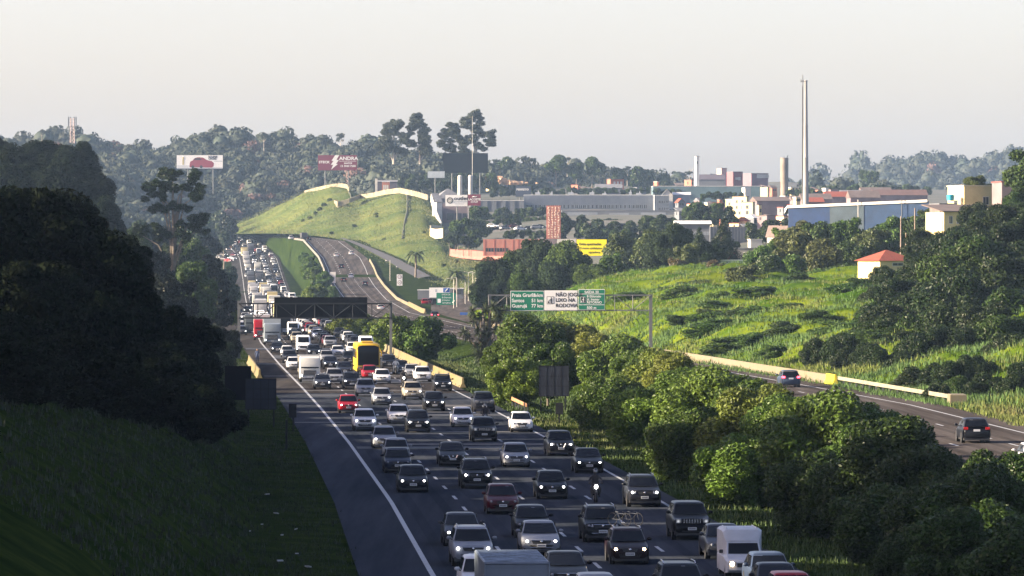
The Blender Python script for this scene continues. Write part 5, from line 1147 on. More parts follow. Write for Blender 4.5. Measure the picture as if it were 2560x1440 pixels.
m.add([o_(474,418),(474 and o_(474,410)),o_(476,404),o_(482,401),o_(487,395),o_(495,393),o_(508,394),o_(517,400),o_(530,403),o_(535,408),o_(534,416),o_(530,419)], [tuple(range(11, -1, -1))], 0); m.build('picture', (red_car,), s)
m = MB(); [m.disc((a.x(px), -.10, a.z(417)), .75, 'Y', 12) for px in (482, 503)]; m.add([(a.x(484), -.1, a.z(400)), (a.x(505), -.1, a.z(400)), (a.x(500), -.1, a.z(395.5)), (a.x(489), -.1, a.z(395.5))], [(0, 1, 2, 3)]); m.build('picture', (ink,), s)
m = MB(); m.box(a.x(443), a.x(474), -.06, -.055, a.z(416.5), a.z(414)); m.box(a.x(535), a.x(556), -.06, -.055, a.z(404), a.z(402)); m.box(a.x(443), a.x(556), -.06, -.055, a.z(421.5), a.z(418.5)); m.build('picture', (gr_,), s)
m = MB(); m.box(a.x(456), a.x(460), -.1, -.09, a.z(412), a.z(398)); m.ball((a.x(458), -.1, a.z(395)), .5, 0, 8, 5, None, (1, .3, 1)); m.build('picture', (mat('poster_gold', (.4,.33,.12), .6),), s)
text(s, 'ECLIPSE', a.x(521), a.z(394), 1.35, ink, -.1, bold=.05); text(s, 'CROSS', a.x(521), a.z(399), 1.35, ink, -.1, bold=.05)
t, a, s = hoarding('dark red billboard with white lightning bolt on the wooded hill', 795, 893, 388, 426, (813, 871), 465, 2330, red_s, red_s)
text(s, 'STECK', a.x(797), a.z(408), 1.5, white_s, -.08, bold=.05, sx=1.15); text(s, 'ANDRA', a.x(848), a.z(400), 2.2, white_s, -.08, bold=.06, sx=1.15); text(s, 'SANTOS', a.x(870), a.z(410), 1.0, white_s, -.08, align='CENTER', bold=.03); text(s, '13 3040 7500', a.x(870), a.z(417.5), 1.3, white_s, -.08, align='CENTER', bold=.03)
m = MB(); q = lambda px, py: (a.x(px), -.09, a.z(py)); m.add([q(838,388),(q(848,388)),q(841,400),q(847,400),q(840,410),q(845,410),q(828,424),q(833,412),q(827,412),q(834,402),q(829,402)], [tuple(range(10, -1, -1))]); m.build('emblem', (white_s,), s)
m = MB(); m.box(a.x(848), a.x(891), -.09, -.08, a.z(403.5), a.z(402.7)); m.build('line', (white_s,), s)
t, a, s = hoarding('white hoarding with a dark wheel emblem on the tall post', 1113, 1169, 487, 516, (1143,), 620, 1780, white_s, steel, .5)
text(s, 'outlet', a.x(1135), a.z(500), 1.75, ink, -.08, bold=.05, sx=1.2); text(s, 'premium', a.x(1135), a.z(506), 1.1, gr_, -.08, sx=1.15); text(s, 'SÃO PAULO', a.x(1137), a.z(511), .6, gr_, -.08)
m = MB(); m.disc((a.x(1125), -.09, a.z(501)), 1.15, 'Y', 20); m.build('emblem', (ink,), s); m = MB()
for i in range(10): c, d_ = math.cos(i*.628), math.sin(i*.628); m.bar((a.x(1125)+c*.3, -.11, a.z(501)+d_*.3), (a.x(1125)+c*.95, -.11, a.z(501)+d_*.95), .055)
m.disc((a.x(1125), -.11, a.z(501)), .2, 'Y', 10); m.build('emblem', (white_s,), s)
t, a, s = hoarding('red hoarding joined to the right of the wheel emblem hoarding', 1169.6, 1202, 486, 514, (1171.5,), 560, 1778, red_s, steel, .5)
text(s, 'LACOSTE', a.x(1186), a.z(501), 1.05, white_s, -.08, align='CENTER', bold=.03); text(s, 'OUTLET', a.x(1186), a.z(506.5), .7, white_s, -.08, align='CENTER', bold=.02)
m = MB(); m.tube([(a.x(1180), -.09, a.z(493)), (a.x(1184), -.09, a.z(491.5)), (a.x(1189), -.09, a.z(492.5)), (a.x(1192), -.09, a.z(490.5))], [.05, .2, .16, .05], 6); m.build('emblem', (white_s,), s)
hoarding('blank grey hoarding on one post above the green hill', 1069, 1112, 428, 445, (1088,), 475, 2150, mat('faded_panel', (.30,.34,.38), .7, .2, .3), darksteel, .4)
hoarding('big dark hoarding seen from behind under the tall gum trees', 1108, 1220, 383, 432, (1130, 1200), 470, 2250, boardback, boardback, .6)
t, a, s = hoarding('dark blue hoarding with small white letters above the outlet roofs', 1289, 1328, 465, 492, (1300, 1320), 500, 2200, mat('navy_panel', (.02,.03,.06), .7), darksteel, .4)
text(s, 'PERFEITO', a.x(1291), a.z(476), 1.15, white_s, -.08, bold=.04, sx=1.1)
# coral totem, coral wall and yellow banner
t, a, s = hoarding('tall coral totem covered in pale wavy marks', 1366, 1402, 514, 597, (), 600, 1560, pink_s, mat('coral_edge', (.30,.10,.08), .8), .8, name='totem')
mm = MB(); rs = random.Random(3); crm = mat('pale_marks', (.72,.62,.50), .8)
for i in range(13):
    for j in range(4):
        x0 = 1369+j*8; y0 = 520+i*6; m0 = [(a.x(x0+rs.uniform(0, 6)), -.09, a.z(y0+rs.uniform(-2.5, 2.5))) for _ in range(4)]; mm.tube(m0, .07, 4)
mm.build('pattern', (crm,), s)
def coral_wall():
    Y = 1500; a = At(1310, 640, Y); t = empty('hoarding_wall', a.b); tag(t, 'long coral panelled wall with a row of dark openings', 'wall')
    m = MB(); plate(m, a, 1208, 1352, 598, 640, 0, .4); m.build('wall', (pink_s,), t)
    m = MB(); [m.box(a.x(px)-.05, a.x(px)+.05, -.06, 0, a.z(638), a.z(599)) for px in (1213, 1236, 1261, 1283, 1296, 1311, 1322, 1340, 1349)]; m.build('panel_joint', (mat('coral_joint', (.35,.09,.06), .8),), t)  # joint strips in a deeper coral than the wall
    for i in range(8): m = MB(); m.box(a.x(1214+i*7.2), a.x(1219.5+i*7.2), -.05, 0, a.z(629), a.z(620)); m.build('opening', (wglass,), t)
    m = MB(); plate(m, a, 1352.5, 1392, 597.5, 612, .05, .4); m.build('wall', (mauve,), t)
    m = MB(); plate(m, a, 1392.5, 1440, 597.5, 608, .0, .4); m.build('wall', (whitew,), t)
coral_wall()
t, a, s = hoarding('bright yellow banner with black words behind the dark trees', 1441, 1517, 598, 640, (1444, 1514), 650, 1300, yel_s, darksteel, .3, name='banner')
text(s, 'Evite queimadas', a.x(1448), a.z(613), .92, ink, -.08, bold=.012, sx=.96); text(s, 'O meio ambiente', a.x(1447), a.z(623), .86, ink, -.08, sx=.98); text(s, 'agradece', a.x(1471), a.z(633), .86, ink, -.08)
stained = mat('stained_wall_paint', (.19,.17,.115), .9, .4, .25, detail=8)
def path_wall(name, label, pts, h, m, th=.3, cat='wall', step=0, group=None):
    """wall whose foot follows (px, py, Y) points"""
    q = [P(*p) for p in pts]; o0 = q[0].copy(); t = empty(name, o0); tag(t, label, cat, group); b = MB()
    hs = h if isinstance(h, (list, tuple)) else [h]*len(q)
    rings = []
    for i, p in enumerate(q):
        d = (q[min(i+1, len(q)-1)]-q[max(i-1, 0)]); d.z = 0; d.normalize(); n = Vector((d.y, -d.x, 0))*th/2; p = p-o0
        rings.append([p+n-Vector((0, 0, 1)), p+n+Vector((0, 0, hs[i])), p-n+Vector((0, 0, hs[i])), p-n-Vector((0, 0, 1))])
    b.loft(rings, 0); 
    if step:
        for i in range(len(q)-1):
            L = (q[i+1]-q[i]).length; k = max(1, int(L/step))
            for j in range(k):
                p = q[i].lerp(q[i+1], j/k)-o0; b.box(p.x-.2, p.x+.2, p.y-.35, p.y+.2, p.z, p.z+hs[i]+.25)
    b.build('wall', (m,), t); return t
path_wall('brick_wall', 'curved reddish brick wall at the foot of the coral wall', [(1126,632,1640),(1150,637,1620),(1180,640,1600),(1210,643,1580),(1240,648,1560),(1270,656,1540)], [1.2,1.6,1.8,1.8,1.9,2.0], mat('wall_brick', (.27,.10,.08), .9, .25, .8), .4, step=2.5)
path_wall('ridge_wall', 'white stepped wall on the left crest of the green hill', [(762,480,2195),(790,473,2180),(835,464,2165),(855,463,2160),(868,468,2145),(873,474,2120)], [.5,.7,.8,.8,1.2,1.0], stained, .4, step=3)
path_wall('ridge_wall', 'long cream wall along the right crest of the green hill', [(836,513,2080),(845,513,2060),(872,501,2060),(900,491,2080),(935,487,2070),(965,480,2060),(1000,477,2050),(1040,485,2030),(1070,494,2010)], [2.0,1.5,.6,.8,.9,1.0,1.2,1.1,1.1], stained, .4, step=4)
path_wall('stair_wall', 'bright white wall dropping down the right end of the green hill', [(1078,498,1990),(1084,520,1960),(1090,545,1930),(1103,567,1900)], [2,2.5,3,1.5], whitew, .4)
path_wall('yard_wall', 'curved cream wall round a small yard on the green hill', [(1104,574,1840),(1076,573,1820),(1076,583,1790),(1090,590,1770),(1108,588,1760)], [1.5,1.4,1.8,2.4,2.4], cream, .4)
house('monument', 'small red and white striped structure on the hill crest', 955, 974, 455, 480, 2140, brick, 4, 0, 'flat', white_s, win=[(.25,.4,.6,2.6),(.5,.4,.6,2.6),(.75,.4,.6,2.6)], wm=whitew, cat='structure')
house('house', 'dark slate house behind the red and white striped structure', 943, 992, 455, 480, 2165, mat('slate_wall', (.06,.055,.075), .9, .2, .4), 8, 0, 'shed', groof, rh=.8)
house('chimney_stack', 'thin white and black stack left of the striped structure', 938, 943, 446, 482, 2130, whitew, 1.2, 0, 'flat', ink, cat='chimney')
# rooftop tanks and ducts of the long ribbed building, each standing on the roof
rs_ = random.Random(12)
for i in range(7):
    px = 1345+i*44+rs_.uniform(-14, 14); a = P(px, 488, 2122); b = MB(); q = rs_.uniform(.5, 1.4); hh = rs_.uniform(.5, 1.3); b.box(-q, q, -.8, .8, 0, hh, 0, None, .08); b.tube([(q*.4, 0, hh), (q*.4, 0, hh+.7)], .2, 8); o = b.build('roof_unit', (lgreyw,)); o.location = (a.x, 2125, a.z+.25); tag(o, 'small pale roof unit on the long ribbed building, %s from its left end' % ('1st','2nd','3rd','4th','5th','6th','7th','8th','9th','10th','11th','12th','13th','14th')[i], 'roof unit', 'roof units of the long ribbed building')
def channel(pts, label):
    b = MB(); q = [HG.surf(px, v) for px, v in pts]; o0 = q[0].copy(); b.tube([p-o0+Vector((0, 0, .05)) for p in q], .45, 6); o = b.build('drain_channel', (mat('drain_dark', (.04,.045,.02), .95),)); o.location = o0; tag(o, label, 'drain')
channel([(1016,.97),(1019,.85),(1018,.7),(1012,.55),(1007,.42),(1006,.36)], 'dark drain line running down the right part of the green hill')
channel([(872,.93),(876,.88),(880,.82)], 'short dark drain mark under the left end of the cream crest wall')
# town on the right
T = [
 ('warehouse','long teal-grey shed behind the white gable house',1633,1905,466,492,2300,mat('teal_wall',(.07,.12,.14),.9,.2,.2),30,0,'flat',wroof,dict()),
 ('hall','wide hall with a low curved dark roof behind the teal shed',1738,1812,449,466,2400,greyw,20,0,'side',mat('slate_roof',(.06,.05,.07),.9),dict(rh=2.6)),
 ('house','small orange brick house left of the white chimney',1712,1734,450,465,2350,brick,8,.4,'flat',broof,dict(win=[(.5,.5,1,1.2)],winl=[(.5,.5,1,1.2)])),
 ('house','small orange brick box on the teal shed roof at its left end',1635,1648,455,466,2330,brick,5,.3,'flat',whitew,dict()),
 ('apartment_block','mauve red building with a taller pale left tower',1815,1857,430,463,2450,mat('red_render',(.20,.08,.09),.9,.15,.3),14,.25,'flat',groof,dict(win=[(.4,.5,1.6,1.2),(.65,.5,1.2,1.6)],wm=whitew)),
 ('tower','pale pink square tower at the left end of the mauve building',1793,1817,421,463,2440,mat('pink_render',(.42,.26,.24),.9),6,.35,'flat',groof,dict()),
 ('apartment_block','mauve block with white top windows and an orange left side',1860,1921,434,466,2420,mat('mauve_red',(.17,.10,.12),.9,.15,.3),12,.30,'flat',groof,dict(win=rowwin(5,.8,1.6,1.8,.42,.95),wm=whitew,winl=[])),
 ('house','white gabled house between the ribbed end block and teal shed',1655,1682,488,512,2150,whitew,10,0,'gable',groof,dict(rh=2.4)),
 ('house','grey long wing of the white gabled house',1683,1726,487,505,2155,lgreyw,10,0,'side',wroof,dict(rh=1.2,win=[(.3,.4,1.2,1.2)])),
 ('house','small white block below the mauve block',1856,1877,470,484,2250,whitew,6,.2,'flat',wroof,dict()),
 ('house','slim yellow house front below the mauve block right end',1907,1919,468,488,2200,yelw,6,.5,'shed',broof,dict(rh=1)),
 ('apartment_block','cream apartment tower at the left of the yellow cluster',1823,1843,499,541,1700,yelw,6,.75,'flat',whitew,dict(winl=[(.3,.75,.8,.9),(.3,.45,.8,.9),(.7,.75,.8,.9),(.7,.45,.8,.9)])),
 ('apartment_block','taller cream apartment block with dark windows in the yellow cluster',1841,1864,492,550,1690,yelw,7,.7,'flat',broof,dict(winl=[(.3,.8,.9,1),(.3,.55,.9,1),(.7,.8,.9,1),(.7,.55,.9,1),(.5,.3,.9,1)])),
 ('apartment_block','cream stepped block with balconies right of the taller one',1862,1882,506,552,1680,yelw,6,.6,'flat',broof,dict(winl=[(.5,.75,1.4,1.2),(.5,.45,1.4,1.2)])),
 ('apartment_block','large mauve-grey rendered building behind the blue warehouse end',1880,1975,502,548,1720,mauve,14,.12,'side',broof,dict(rh=1.5,win=[(.72,.5,1,1)])),
 ('house','slim lit yellow house front on the mauve building',1893,1904,513,540,1660,yelw,3,.2,'flat',broof,dict(win=[(.5,.5,.7,1.2)])),
 ('house','peach house touching the blue warehouse left corner',1943,1972,541,590,1350,mat('peach_wall',(.60,.38,.24),.9,.2,.5),6,.3,'flat',tile,dict(win=[(.4,.7,.6,1),(.75,.7,.6,1)])),
 ('house','grey block house left of the peach house',1908,1944,540,580,1420,mauve,7,.15,'flat',broof,dict(win=[(.4,.6,.8,1)])),
 ('shed','low pale-roofed building in front of the town',1692,1774,560,590,1250,greyw,10,0,'side',wroof,dict(rh=.9,over=.6,win=rowwin(8,.22,.7,.9,.3,.95),wm=lgreyw)),
 ('warehouse','grey panelled warehouse right of the cone shaped tree',1776,1882,568,606,1330,greyw,14,0,'flat',groof,dict(ribs=14)),
 ('house','tiny house with a dark steep gable near the warehouse corner',1926,1944,583,600,1150,whitew,4,.5,'gable',broof,dict(rh=1.6)),
 ('house','second tiny steep gabled house touching the warehouse corner',1947,1969,584,600,1140,cream,4,.5,'gable',broof,dict(rh=1.6)),
 ('house','white flat house behind the silver water tank',1872,1905,600,622,1020,whitew,4,.1,'flat',whitew,dict()),
 ('house','flat grey roofed house carrying the silver water tank',1838,1936,622,650,980,mat('concrete_grey',(.16,.155,.15),.9,.2,.5),7,0,'flat',groof,dict(win=[(.3,.5,1.2,.8)],wm=whitew)),
 ('shed','dark red tin-sided shed left of the tank house',1804,1839,632,652,960,mat('maroon_tin',(.22,.04,.05),.8,.2,.6),4,0,'flat',broof,dict(ribs=10)),
 ('wall_block','cream wall stub standing in the tall grass',1751,1771,655,684,900,cream,1.2,.3,'flat',broof,dict(cat='wall')),
 ('wall_block','long pale low slab wall in the bushes below the tank house',1793,1866,652,660,930,lgreyw,1.0,0,'flat',wroof,dict(cat='wall')),
 ('house','orange brick two-storey house in front of the far trees',1518,1560,448,470,2450,brick,8,.2,'flat',broof,dict(win=[(.3,.6,1,1.2),(.55,.6,1,1.2),(.8,.6,1,1.2)],wm=whitew)),
 ('shed','dark roofed shed below the orange brick house',1490,1555,470,485,2350,greyw,14,0,'side',groof,dict(rh=2)),
 ('house','white cube on the roofscape right of the tall chimney',2057,2071,471,487,2100,whitew,6,.2,'flat',wroof,dict()),
 ('house','mauve long house right of the white cube',2072,2096,474,490,2110,mauve,8,.1,'flat',broof,dict()),
 ('house','orange house by the roofs right of the round water tower',1952,1970,491,502,1950,brick,6,.3,'flat',whitew,dict(win=[(.5,.5,1,1)])),
 ('house','cream kiosk-like house left of the tall chimney foot',1984,2001,494,514,1500,cream,4,.2,'flat',whitew,dict(win=[(.5,.7,1.4,.8)])),
 ('house','cream low house beside the parked cars below the gabled house',1762,1778,507,520,1900,cream,5,.2,'flat',wroof,dict()),
]
for (nm, lab, x0, x1, y0, y1, Y, wl, D, rot, rf, rm, kw) in T: house(nm, lab, x0, x1, y0, y1, Y, wl, D, rot, rf, rm, **kw)
for i, (x0, x1, y0, Y, c, rh) in enumerate([(2000,2080,498,1700,broof,2),(2060,2140,492,1800,tile,2),(2120,2200,494,1750,broof,2.5),(2180,2320,488,1900,mat('brown_red_roof',(.10,.055,.05),.9,.2,.3),2.2),(2010,2060,505,1550,tile,1.5),(2100,2160,484,2000,groof,1.5),(1975,2010,500,1800,broof,1.5),(2150,2230,480,2050,broof,2)]):
    house('house', ('low brown roofed house right of the tall chimney','red roofed house above the blue warehouse middle','brown roofed house above the pale wall panels','big brown-red gable at the right end of the blue warehouse','small red roof just right of the chimney foot','grey roofed house in the back row over the warehouse','small brown roof left of the tall chimney','brown roof in the back row near the wooded rise')[i], x0, x1, y0, y0+30, Y, mauve, 9, .1, 'side', c, rh=rh, group='roofs behind the blue warehouse')
hs_ = random.Random(77); wc = [('cream', cream), ('pale yellow', yelw), ('white', whitew), ('brick', brick), ('mauve', mauve), ('peach', MATS['peach_wall']), ('grey', greyw)]
for i, (px, py, w_, h_, Y) in enumerate([(1700,512,22,14,2000),(1728,516,20,12,1980),(1745,508,18,12,2050),(1783,512,20,12,1950),(1803,505,18,12,2000),(1700,535,26,12,1750),(1735,532,20,14,1750),(1790,540,26,14,1600),(1880,556,26,22,1550),(1905,548,20,16,1600),(1858,562,22,18,1500),(1930,556,22,18,1480),(1955,528,20,18,1650),(1985,520,18,14,1600),(1870,580,30,16,1400),(1905,590,24,14,1350),(1812,556,24,16,1500),(1840,566,20,14,1450),(1440,468,24,10,2500),(1462,478,26,10,2350),(1600,474,30,10,2400),(1570,480,24,10,2350),(1700,470,26,12,2500),(1930,476,26,12,2350),(1985,474,24,10,2300),(2040,480,22,10,2250),(1225,452,20,10,2420),(1262,456,16,8,2420)]):
    cn, cm = wc[hs_.randrange(7)]; rf = hs_.choice(['flat', 'side', 'gable', 'shed']); rmn, rm_ = hs_.choice([('brown', broof), ('grey', groof), ('tiled', tile), ('pale', wroof)])
    house('house', 'small %s %s-roofed house number %d of the crowded town slope' % (cn, rmn, i+1) if False else 'small %s house with a %s %s roof in the crowded town' % (cn, rmn, {'side': 'sloping', 'shed': 'lean-to', 'flat': 'flat', 'gable': 'gabled'}[rf]), px-w_/2, px+w_/2, py-h_/2, py+h_/2, Y, cm, 5, hs_.uniform(.1, .7), rf, rm_, rh=1.3, win=[(.3, .6, .8, .9), (.7, .6, .8, .9)], winl=[(.5, .6, .8, .9)], group='small houses of the town slope', deep=4)
# tall chimney with its pipe, round water tower, white chimney, masts
def chimney():
    Y = 1500; a = At(2014, 515, Y); t = empty('chimney', a.b); tag(t, 'very tall slender concrete chimney with a thin pipe mast beside it', 'chimney'); m = MB()
    pts = [(515, 8.2), (470, 7.4), (466, 7.8), (465, 7.3), (395, 6.6), (394, 7), (393, 6.4), (316, 5.4), (314, 5.8), (312, 5.2), (245, 4.6), (243, 5), (241, 4.5), (204, 4.1), (203, 5.0), (201, 5.0)]
    m.tube([(0, 0, a.z(p)) for p, r in pts], [r/F*Y for p, r in pts], 20); m.build('shaft', (mat('chimney_concrete', (.29,.28,.265), .9, .3, .15, detail=8, stretch=(1, 1, .2)),), t, 30)
    m = MB(); m.tube([(a.x(2006.5), -.3, a.z(515)), (a.x(2006.5), -.3, a.z(187))], .12, 6); m.bar((a.x(2001), -.3, a.z(203)), (a.x(2018), -.3, a.z(203)), .12); m.bar((a.x(2002), -.3, a.z(206)), (a.x(2002), -.3, a.z(198)), .12); m.bar((a.x(2005), -.35, a.z(515)), (a.x(2005), -.35, a.z(215)), .07)
    for py in (300, 318, 390, 465): m.bar((a.x(2004), -.3, a.z(py)), (0, 0, a.z(py)), .06)
    m.build('mast', (steel,), t)
chimney()
def tower():
    Y = 2350; a = At(1961, 468, Y); t = empty('water_tower', a.b); tag(t, 'round concrete water tower on the skyline left of the tall chimney', 'tower'); m = MB()
    m.tube([(0, 0, -5), (0, 0, a.z(397)), (0, 0, a.z(396)), (0, 0, a.z(394.5))], [10/F*Y*.98, 10/F*Y, 10.6/F*Y, 10.4/F*Y], 24); m.build('shaft', (mat('tower_concrete', (.19,.155,.125), .9, .35, .15, detail=8),), t, 30)
    m = MB(); m.bar((a.x(1967), 0, a.z(395)), (a.x(1970), 0, a.z(388)), .2); m.bar((a.x(1960), 0, a.z(395)), (a.x(1960), 0, a.z(391)), .12); m.build('antenna', (darksteel,), t)
tower()
house('chimney', 'square white chimney standing in front of the far trees', 1737, 1748, 391, 466, 2330, whitew, 2.0, .35, 'flat', groof, win=[(.3,.80,.5,1.2)], cat='chimney')
def lattice(px, pt, pb, Y, wb, wt, label, top=True):
    a = At(px, pb, Y); H = a.z(pt); t = empty('lattice_mast', a.b); tag(t, label, 'mast'); m = MB(); n = 9; wb, wt = wb/F*Y/2, wt/F*Y/2
    c = lambda i, sx, sy: (sx*(wb+(wt-wb)*i/n), sy*(wb+(wt-wb)*i/n), H*i/n)
    for sx, sy in ((-1, -1), (1, -1), (1, 1), (-1, 1)): m.bar(c(0, sx, sy), c(n, sx, sy), .12)
    for i in range(n):
        m.bar(c(i, -1, -1), c(i+1, 1, -1), .07); m.bar(c(i, 1, -1), c(i+1, -1, -1), .07); m.bar(c(i+1, -1, -1), c(i+1, 1, -1), .07); m.bar(c(i, -1, -1), c(i+1, -1, 1), .07)
    m.build('frame', (mat('mast_paint', (.50,.38,.36), .7),), t)
    if top:
        m = MB()
        for zz in (H*.97, H*.86, H*.74):
            m.bar((-wt*2.4, 0, zz), (wt*2.4, 0, zz), .1)
            for k in (-2.4, -1.2, 1.2, 2.4): m.box(wt*k-.25, wt*k+.25, -.3, .1, zz-1.2, zz+1.4)
        m.build('antenna', (steel,), t)
lattice(181, 296, 372, 2700, 11, 8, 'white and red lattice mast with antennas on the far left hill')
def pole(px, pt, pb, Y, r, label, m=steel, name='pole', arms=(), cat='pole', group=None, z=None):
    a = At(px, pb, Y); t = empty(name, a.b); tag(t, label, cat, group); H = a.z(pt); b = MB(); b.tube([(0, 0, -.5), (0, 0, H)], [r, r*.6], 8); b.build('shaft', (m,), t)
    for k, (dx, L) in enumerate(arms): b = MB(); b.bar((0, 0, H-.1), (dx*L, 0, H+.1), r*.5); b.build('arm', (m,), t); b = MB(); b.box(min(dx*L, dx*L*1.5), max(dx*L, dx*L*1.5), -.15, .15, H+.02, H+.18); b.build('lamp', (whitew,), t)
    return t
pole(1181, 290, 445, 2240, .13, 'tall thin white mast against the right gum trees', whitew, 'mast', cat='mast')
woodp = mat('weathered_pole', (.22,.17,.14), .9)
for i, (px, pt, pb, Y) in enumerate([(2252,540,632,760),(2265,582,632,740),(2287,520,640,770)]):
    pole(px, pt, pb, Y, .12, ('tall leaning pole left of the pair above the red tiled roof','shorter pole between two others above the red tiled roof','tallest dark pole touching the blue warehouse corner')[i], woodp, 'utility_pole', group='poles behind the red tiled roof')
for i, (px, pt, pb, Y, arms) in enumerate([(1134,697,800,1180,((-1,1.0),)),(1142,694,800,1200,((-1,1.0),)),(975,650,698,1500,()),(1163,705,795,1250,()),(1171,680,780,1300,((-1,.8),(1,.8))),(1182,682,780,1310,((-1,.8),(1,.8))),(1190,690,775,1320,())]):
    pole(px, pt, pb, Y, .10, ('lamp post with arm in front of the green exit sign, left one','lamp post right beside the first at the green exit sign','white thin post beside the side road','short post right of the lamp posts','double armed lamp post against the yellow hill','second double armed lamp post against the yellow hill','thin post at the edge of the dark trees')[i], whitew, 'lamp_post', arms, 'lamp post', 'lamp posts near the exit')
def small_sign(label, x0, x1, y0, y1, yb, Y, m, rings=(), name='road_sign', posts=None):
    t, a = panel_sign(name, label, 'road sign', x0, x1, y0, y1, posts or ((x0+x1)/2,), yb, Y, None, m); s = t.children[0]
    return t, a, s
t, a, s = small_sign('white panel with two round speed limit marks by the far barrier', 992, 1006, 686, 714, 722, 1330, white_s)
for zz in (692, 706):
    m = MB(); m.disc((a.x(999), -.06, a.z(zz)), .55, 'Y', 14); m.build('mark', (red_s,), s); m = MB(); m.disc((a.x(999), -.07, a.z(zz)), .42, 'Y', 14); m.build('mark', (white_s,), s); text(s, '110' if zz < 700 else '90', a.x(999), a.z(zz)-.16, .42, ink, -.09, align='CENTER')
small_sign('faded white panel at the median side of the far outbound road', 825, 839, 680, 707, 725, 1500, mat('faded_white', (.55,.52,.5), .8, .3, .6))
t, a, s = small_sign('green exit sign with white words beside the toll plaza', 1091, 1139, 732, 762, 800, 1200, green_s, posts=(1098, 1132))
text(s, 'SAÍDA 20', a.x(1115), a.z(738), .5, white_s, -.06, align='CENTER'); text(s, 'B Eldorado', a.x(1105), a.z(745.5), .5, white_s, -.06); text(s, 'Jd Inamar', a.x(1105), a.z(752), .5, white_s, -.06); text(s, 'RETORNO', a.x(1106), a.z(759), .45, white_s, -.06)
m = MB(); m.box(a.x(1094), a.x(1102), -.055, -.05, a.z(757), a.z(747)); m.build('pictogram', (white_s,), s)
m = MB(); m.bar((a.x(1131), -.06, a.z(757)), (a.x(1136), -.06, a.z(751)), .07); m.bar((a.x(1136), -.06, a.z(751)), (a.x(1133), -.06, a.z(751)), .07); m.bar((a.x(1136), -.06, a.z(751)), (a.x(1136), -.06, a.z(754)), .07); m.build('arrow', (white_s,), s)
small_sign('blue service sign at the kerb of the exit road', 1150, 1170, 781, 804, 815, 1060, blue_s, posts=(1153, 1167))
t, a, s = small_sign('white and blue sign above the toll lanes', 1073, 1125, 719, 744, 790, 1290, white_s, posts=(1080, 1120))
m = MB(); m.box(a.x(1108), a.x(1124), -.06, -.05, a.z(731), a.z(720)); m.build('panel', (blue_s,), s); m = MB(); m.bar((a.x(1113), -.08, a.z(729)), (a.x(1119), -.08, a.z(722)), .1); m.box(a.x(1088), a.x(1093), -.06, -.05, a.z(730), a.z(723)); m.build('pictogram', (gr_,), s)
house('toll_booth', 'low white roofed toll booth left of the signs', 1044, 1074, 726, 790, 1340, greyw, 6, 0, 'flat', wroof, win=rowwin(3, .4, 1.6, 2.5, .2, .8), cat='booth')
house('toll_booth', 'toll booth canopy right of the lamp posts with three dark openings', 1126, 1158, 722, 790, 1330, greyw, 6, 0, 'flat', wroof, win=rowwin(3, .88, .8, 1.2, .25, .75), cat='booth')
# exit road, side road and kerb
V, Q = [], []
def ribbon(name, pts, m, dz=.06):
    """pts: (pxL, pyL, pxR, pyR, Y)"""
    V = []; Q = []
    for (a_, b_, c_, d_, Y) in pts: p, q = P(a_, b_, Y), P(c_, d_, Y); p.z += dz; q.z += dz; V += [tuple(p), tuple(q)]
    for i in range(len(pts)-1): Q.append((2*i, 2*i+1, 2*i+3, 2*i+2))
    return struct(link(name, npmesh(name, V, Q, m)))
def zribbon(name, pts, m, dz=.1):
    """pts: (xL, xR, Y) laid on the outbound road level"""
    V = []; Q = []
    for (a_, c_, Y) in pts: z = ZR(Y)+dz+.2; V += [(a_, Y, z), (c_, Y, z)]
    for i in range(len(pts)-1): Q.append((2*i, 2*i+1, 2*i+3, 2*i+2))
    return struct(link(name, npmesh(name, V, Q, m)))
zribbon('exit_road', [(RR(880)-.5, RR(880)+4, 880), (RR(950)-.3, RR(950)+8.5, 950), (RR(1050)+1, RR(1050)+11, 1050), (RR(1150)+3, RR(1150)+14, 1150), (RR(1300)+8, RR(1300)+24, 1300), (RR(1400)+14, RR(1400)+30, 1400)], asp2)
ribbon('side_road', [(848,598,856,598,1870),(872,607,885,606,1810),(905,622,922,620,1740),(940,640,962,637,1670),(972,658,1000,654,1600),(1008,680,1040,675,1520),(1044,700,1076,694,1440)], mat('side_asphalt', (.022,.022,.026), .9, .15, .2), .5)
tc_ = ['red', 'maroon', 'darkgrey', 'silver', 'red', 'black']
for i, (px, py) in enumerate([(1062,778),(1075,774),(1088,776),(1101,773),(1113,777),(1125,775)]):
    k = ('hatch', 'sedan')[i % 2]; Y = 1230; o = link({'hatch': 'hatchback', 'sedan': 'sedan'}[k], TOLLC[k]) if False else link('hatchback', FARC[k]); setpaint(o, tc_[i]); o.location = (P(px, py, Y).x, Y+6*(i % 2), ZR(Y)+.4); o.rotation_euler = (0, 0, math.pi+.05)
    tag(o, 'small car waiting at the toll lanes, %s from the left' % ('first', 'second', 'third', 'fourth', 'fifth', 'sixth')[i], 'car', 'cars at the toll lanes')
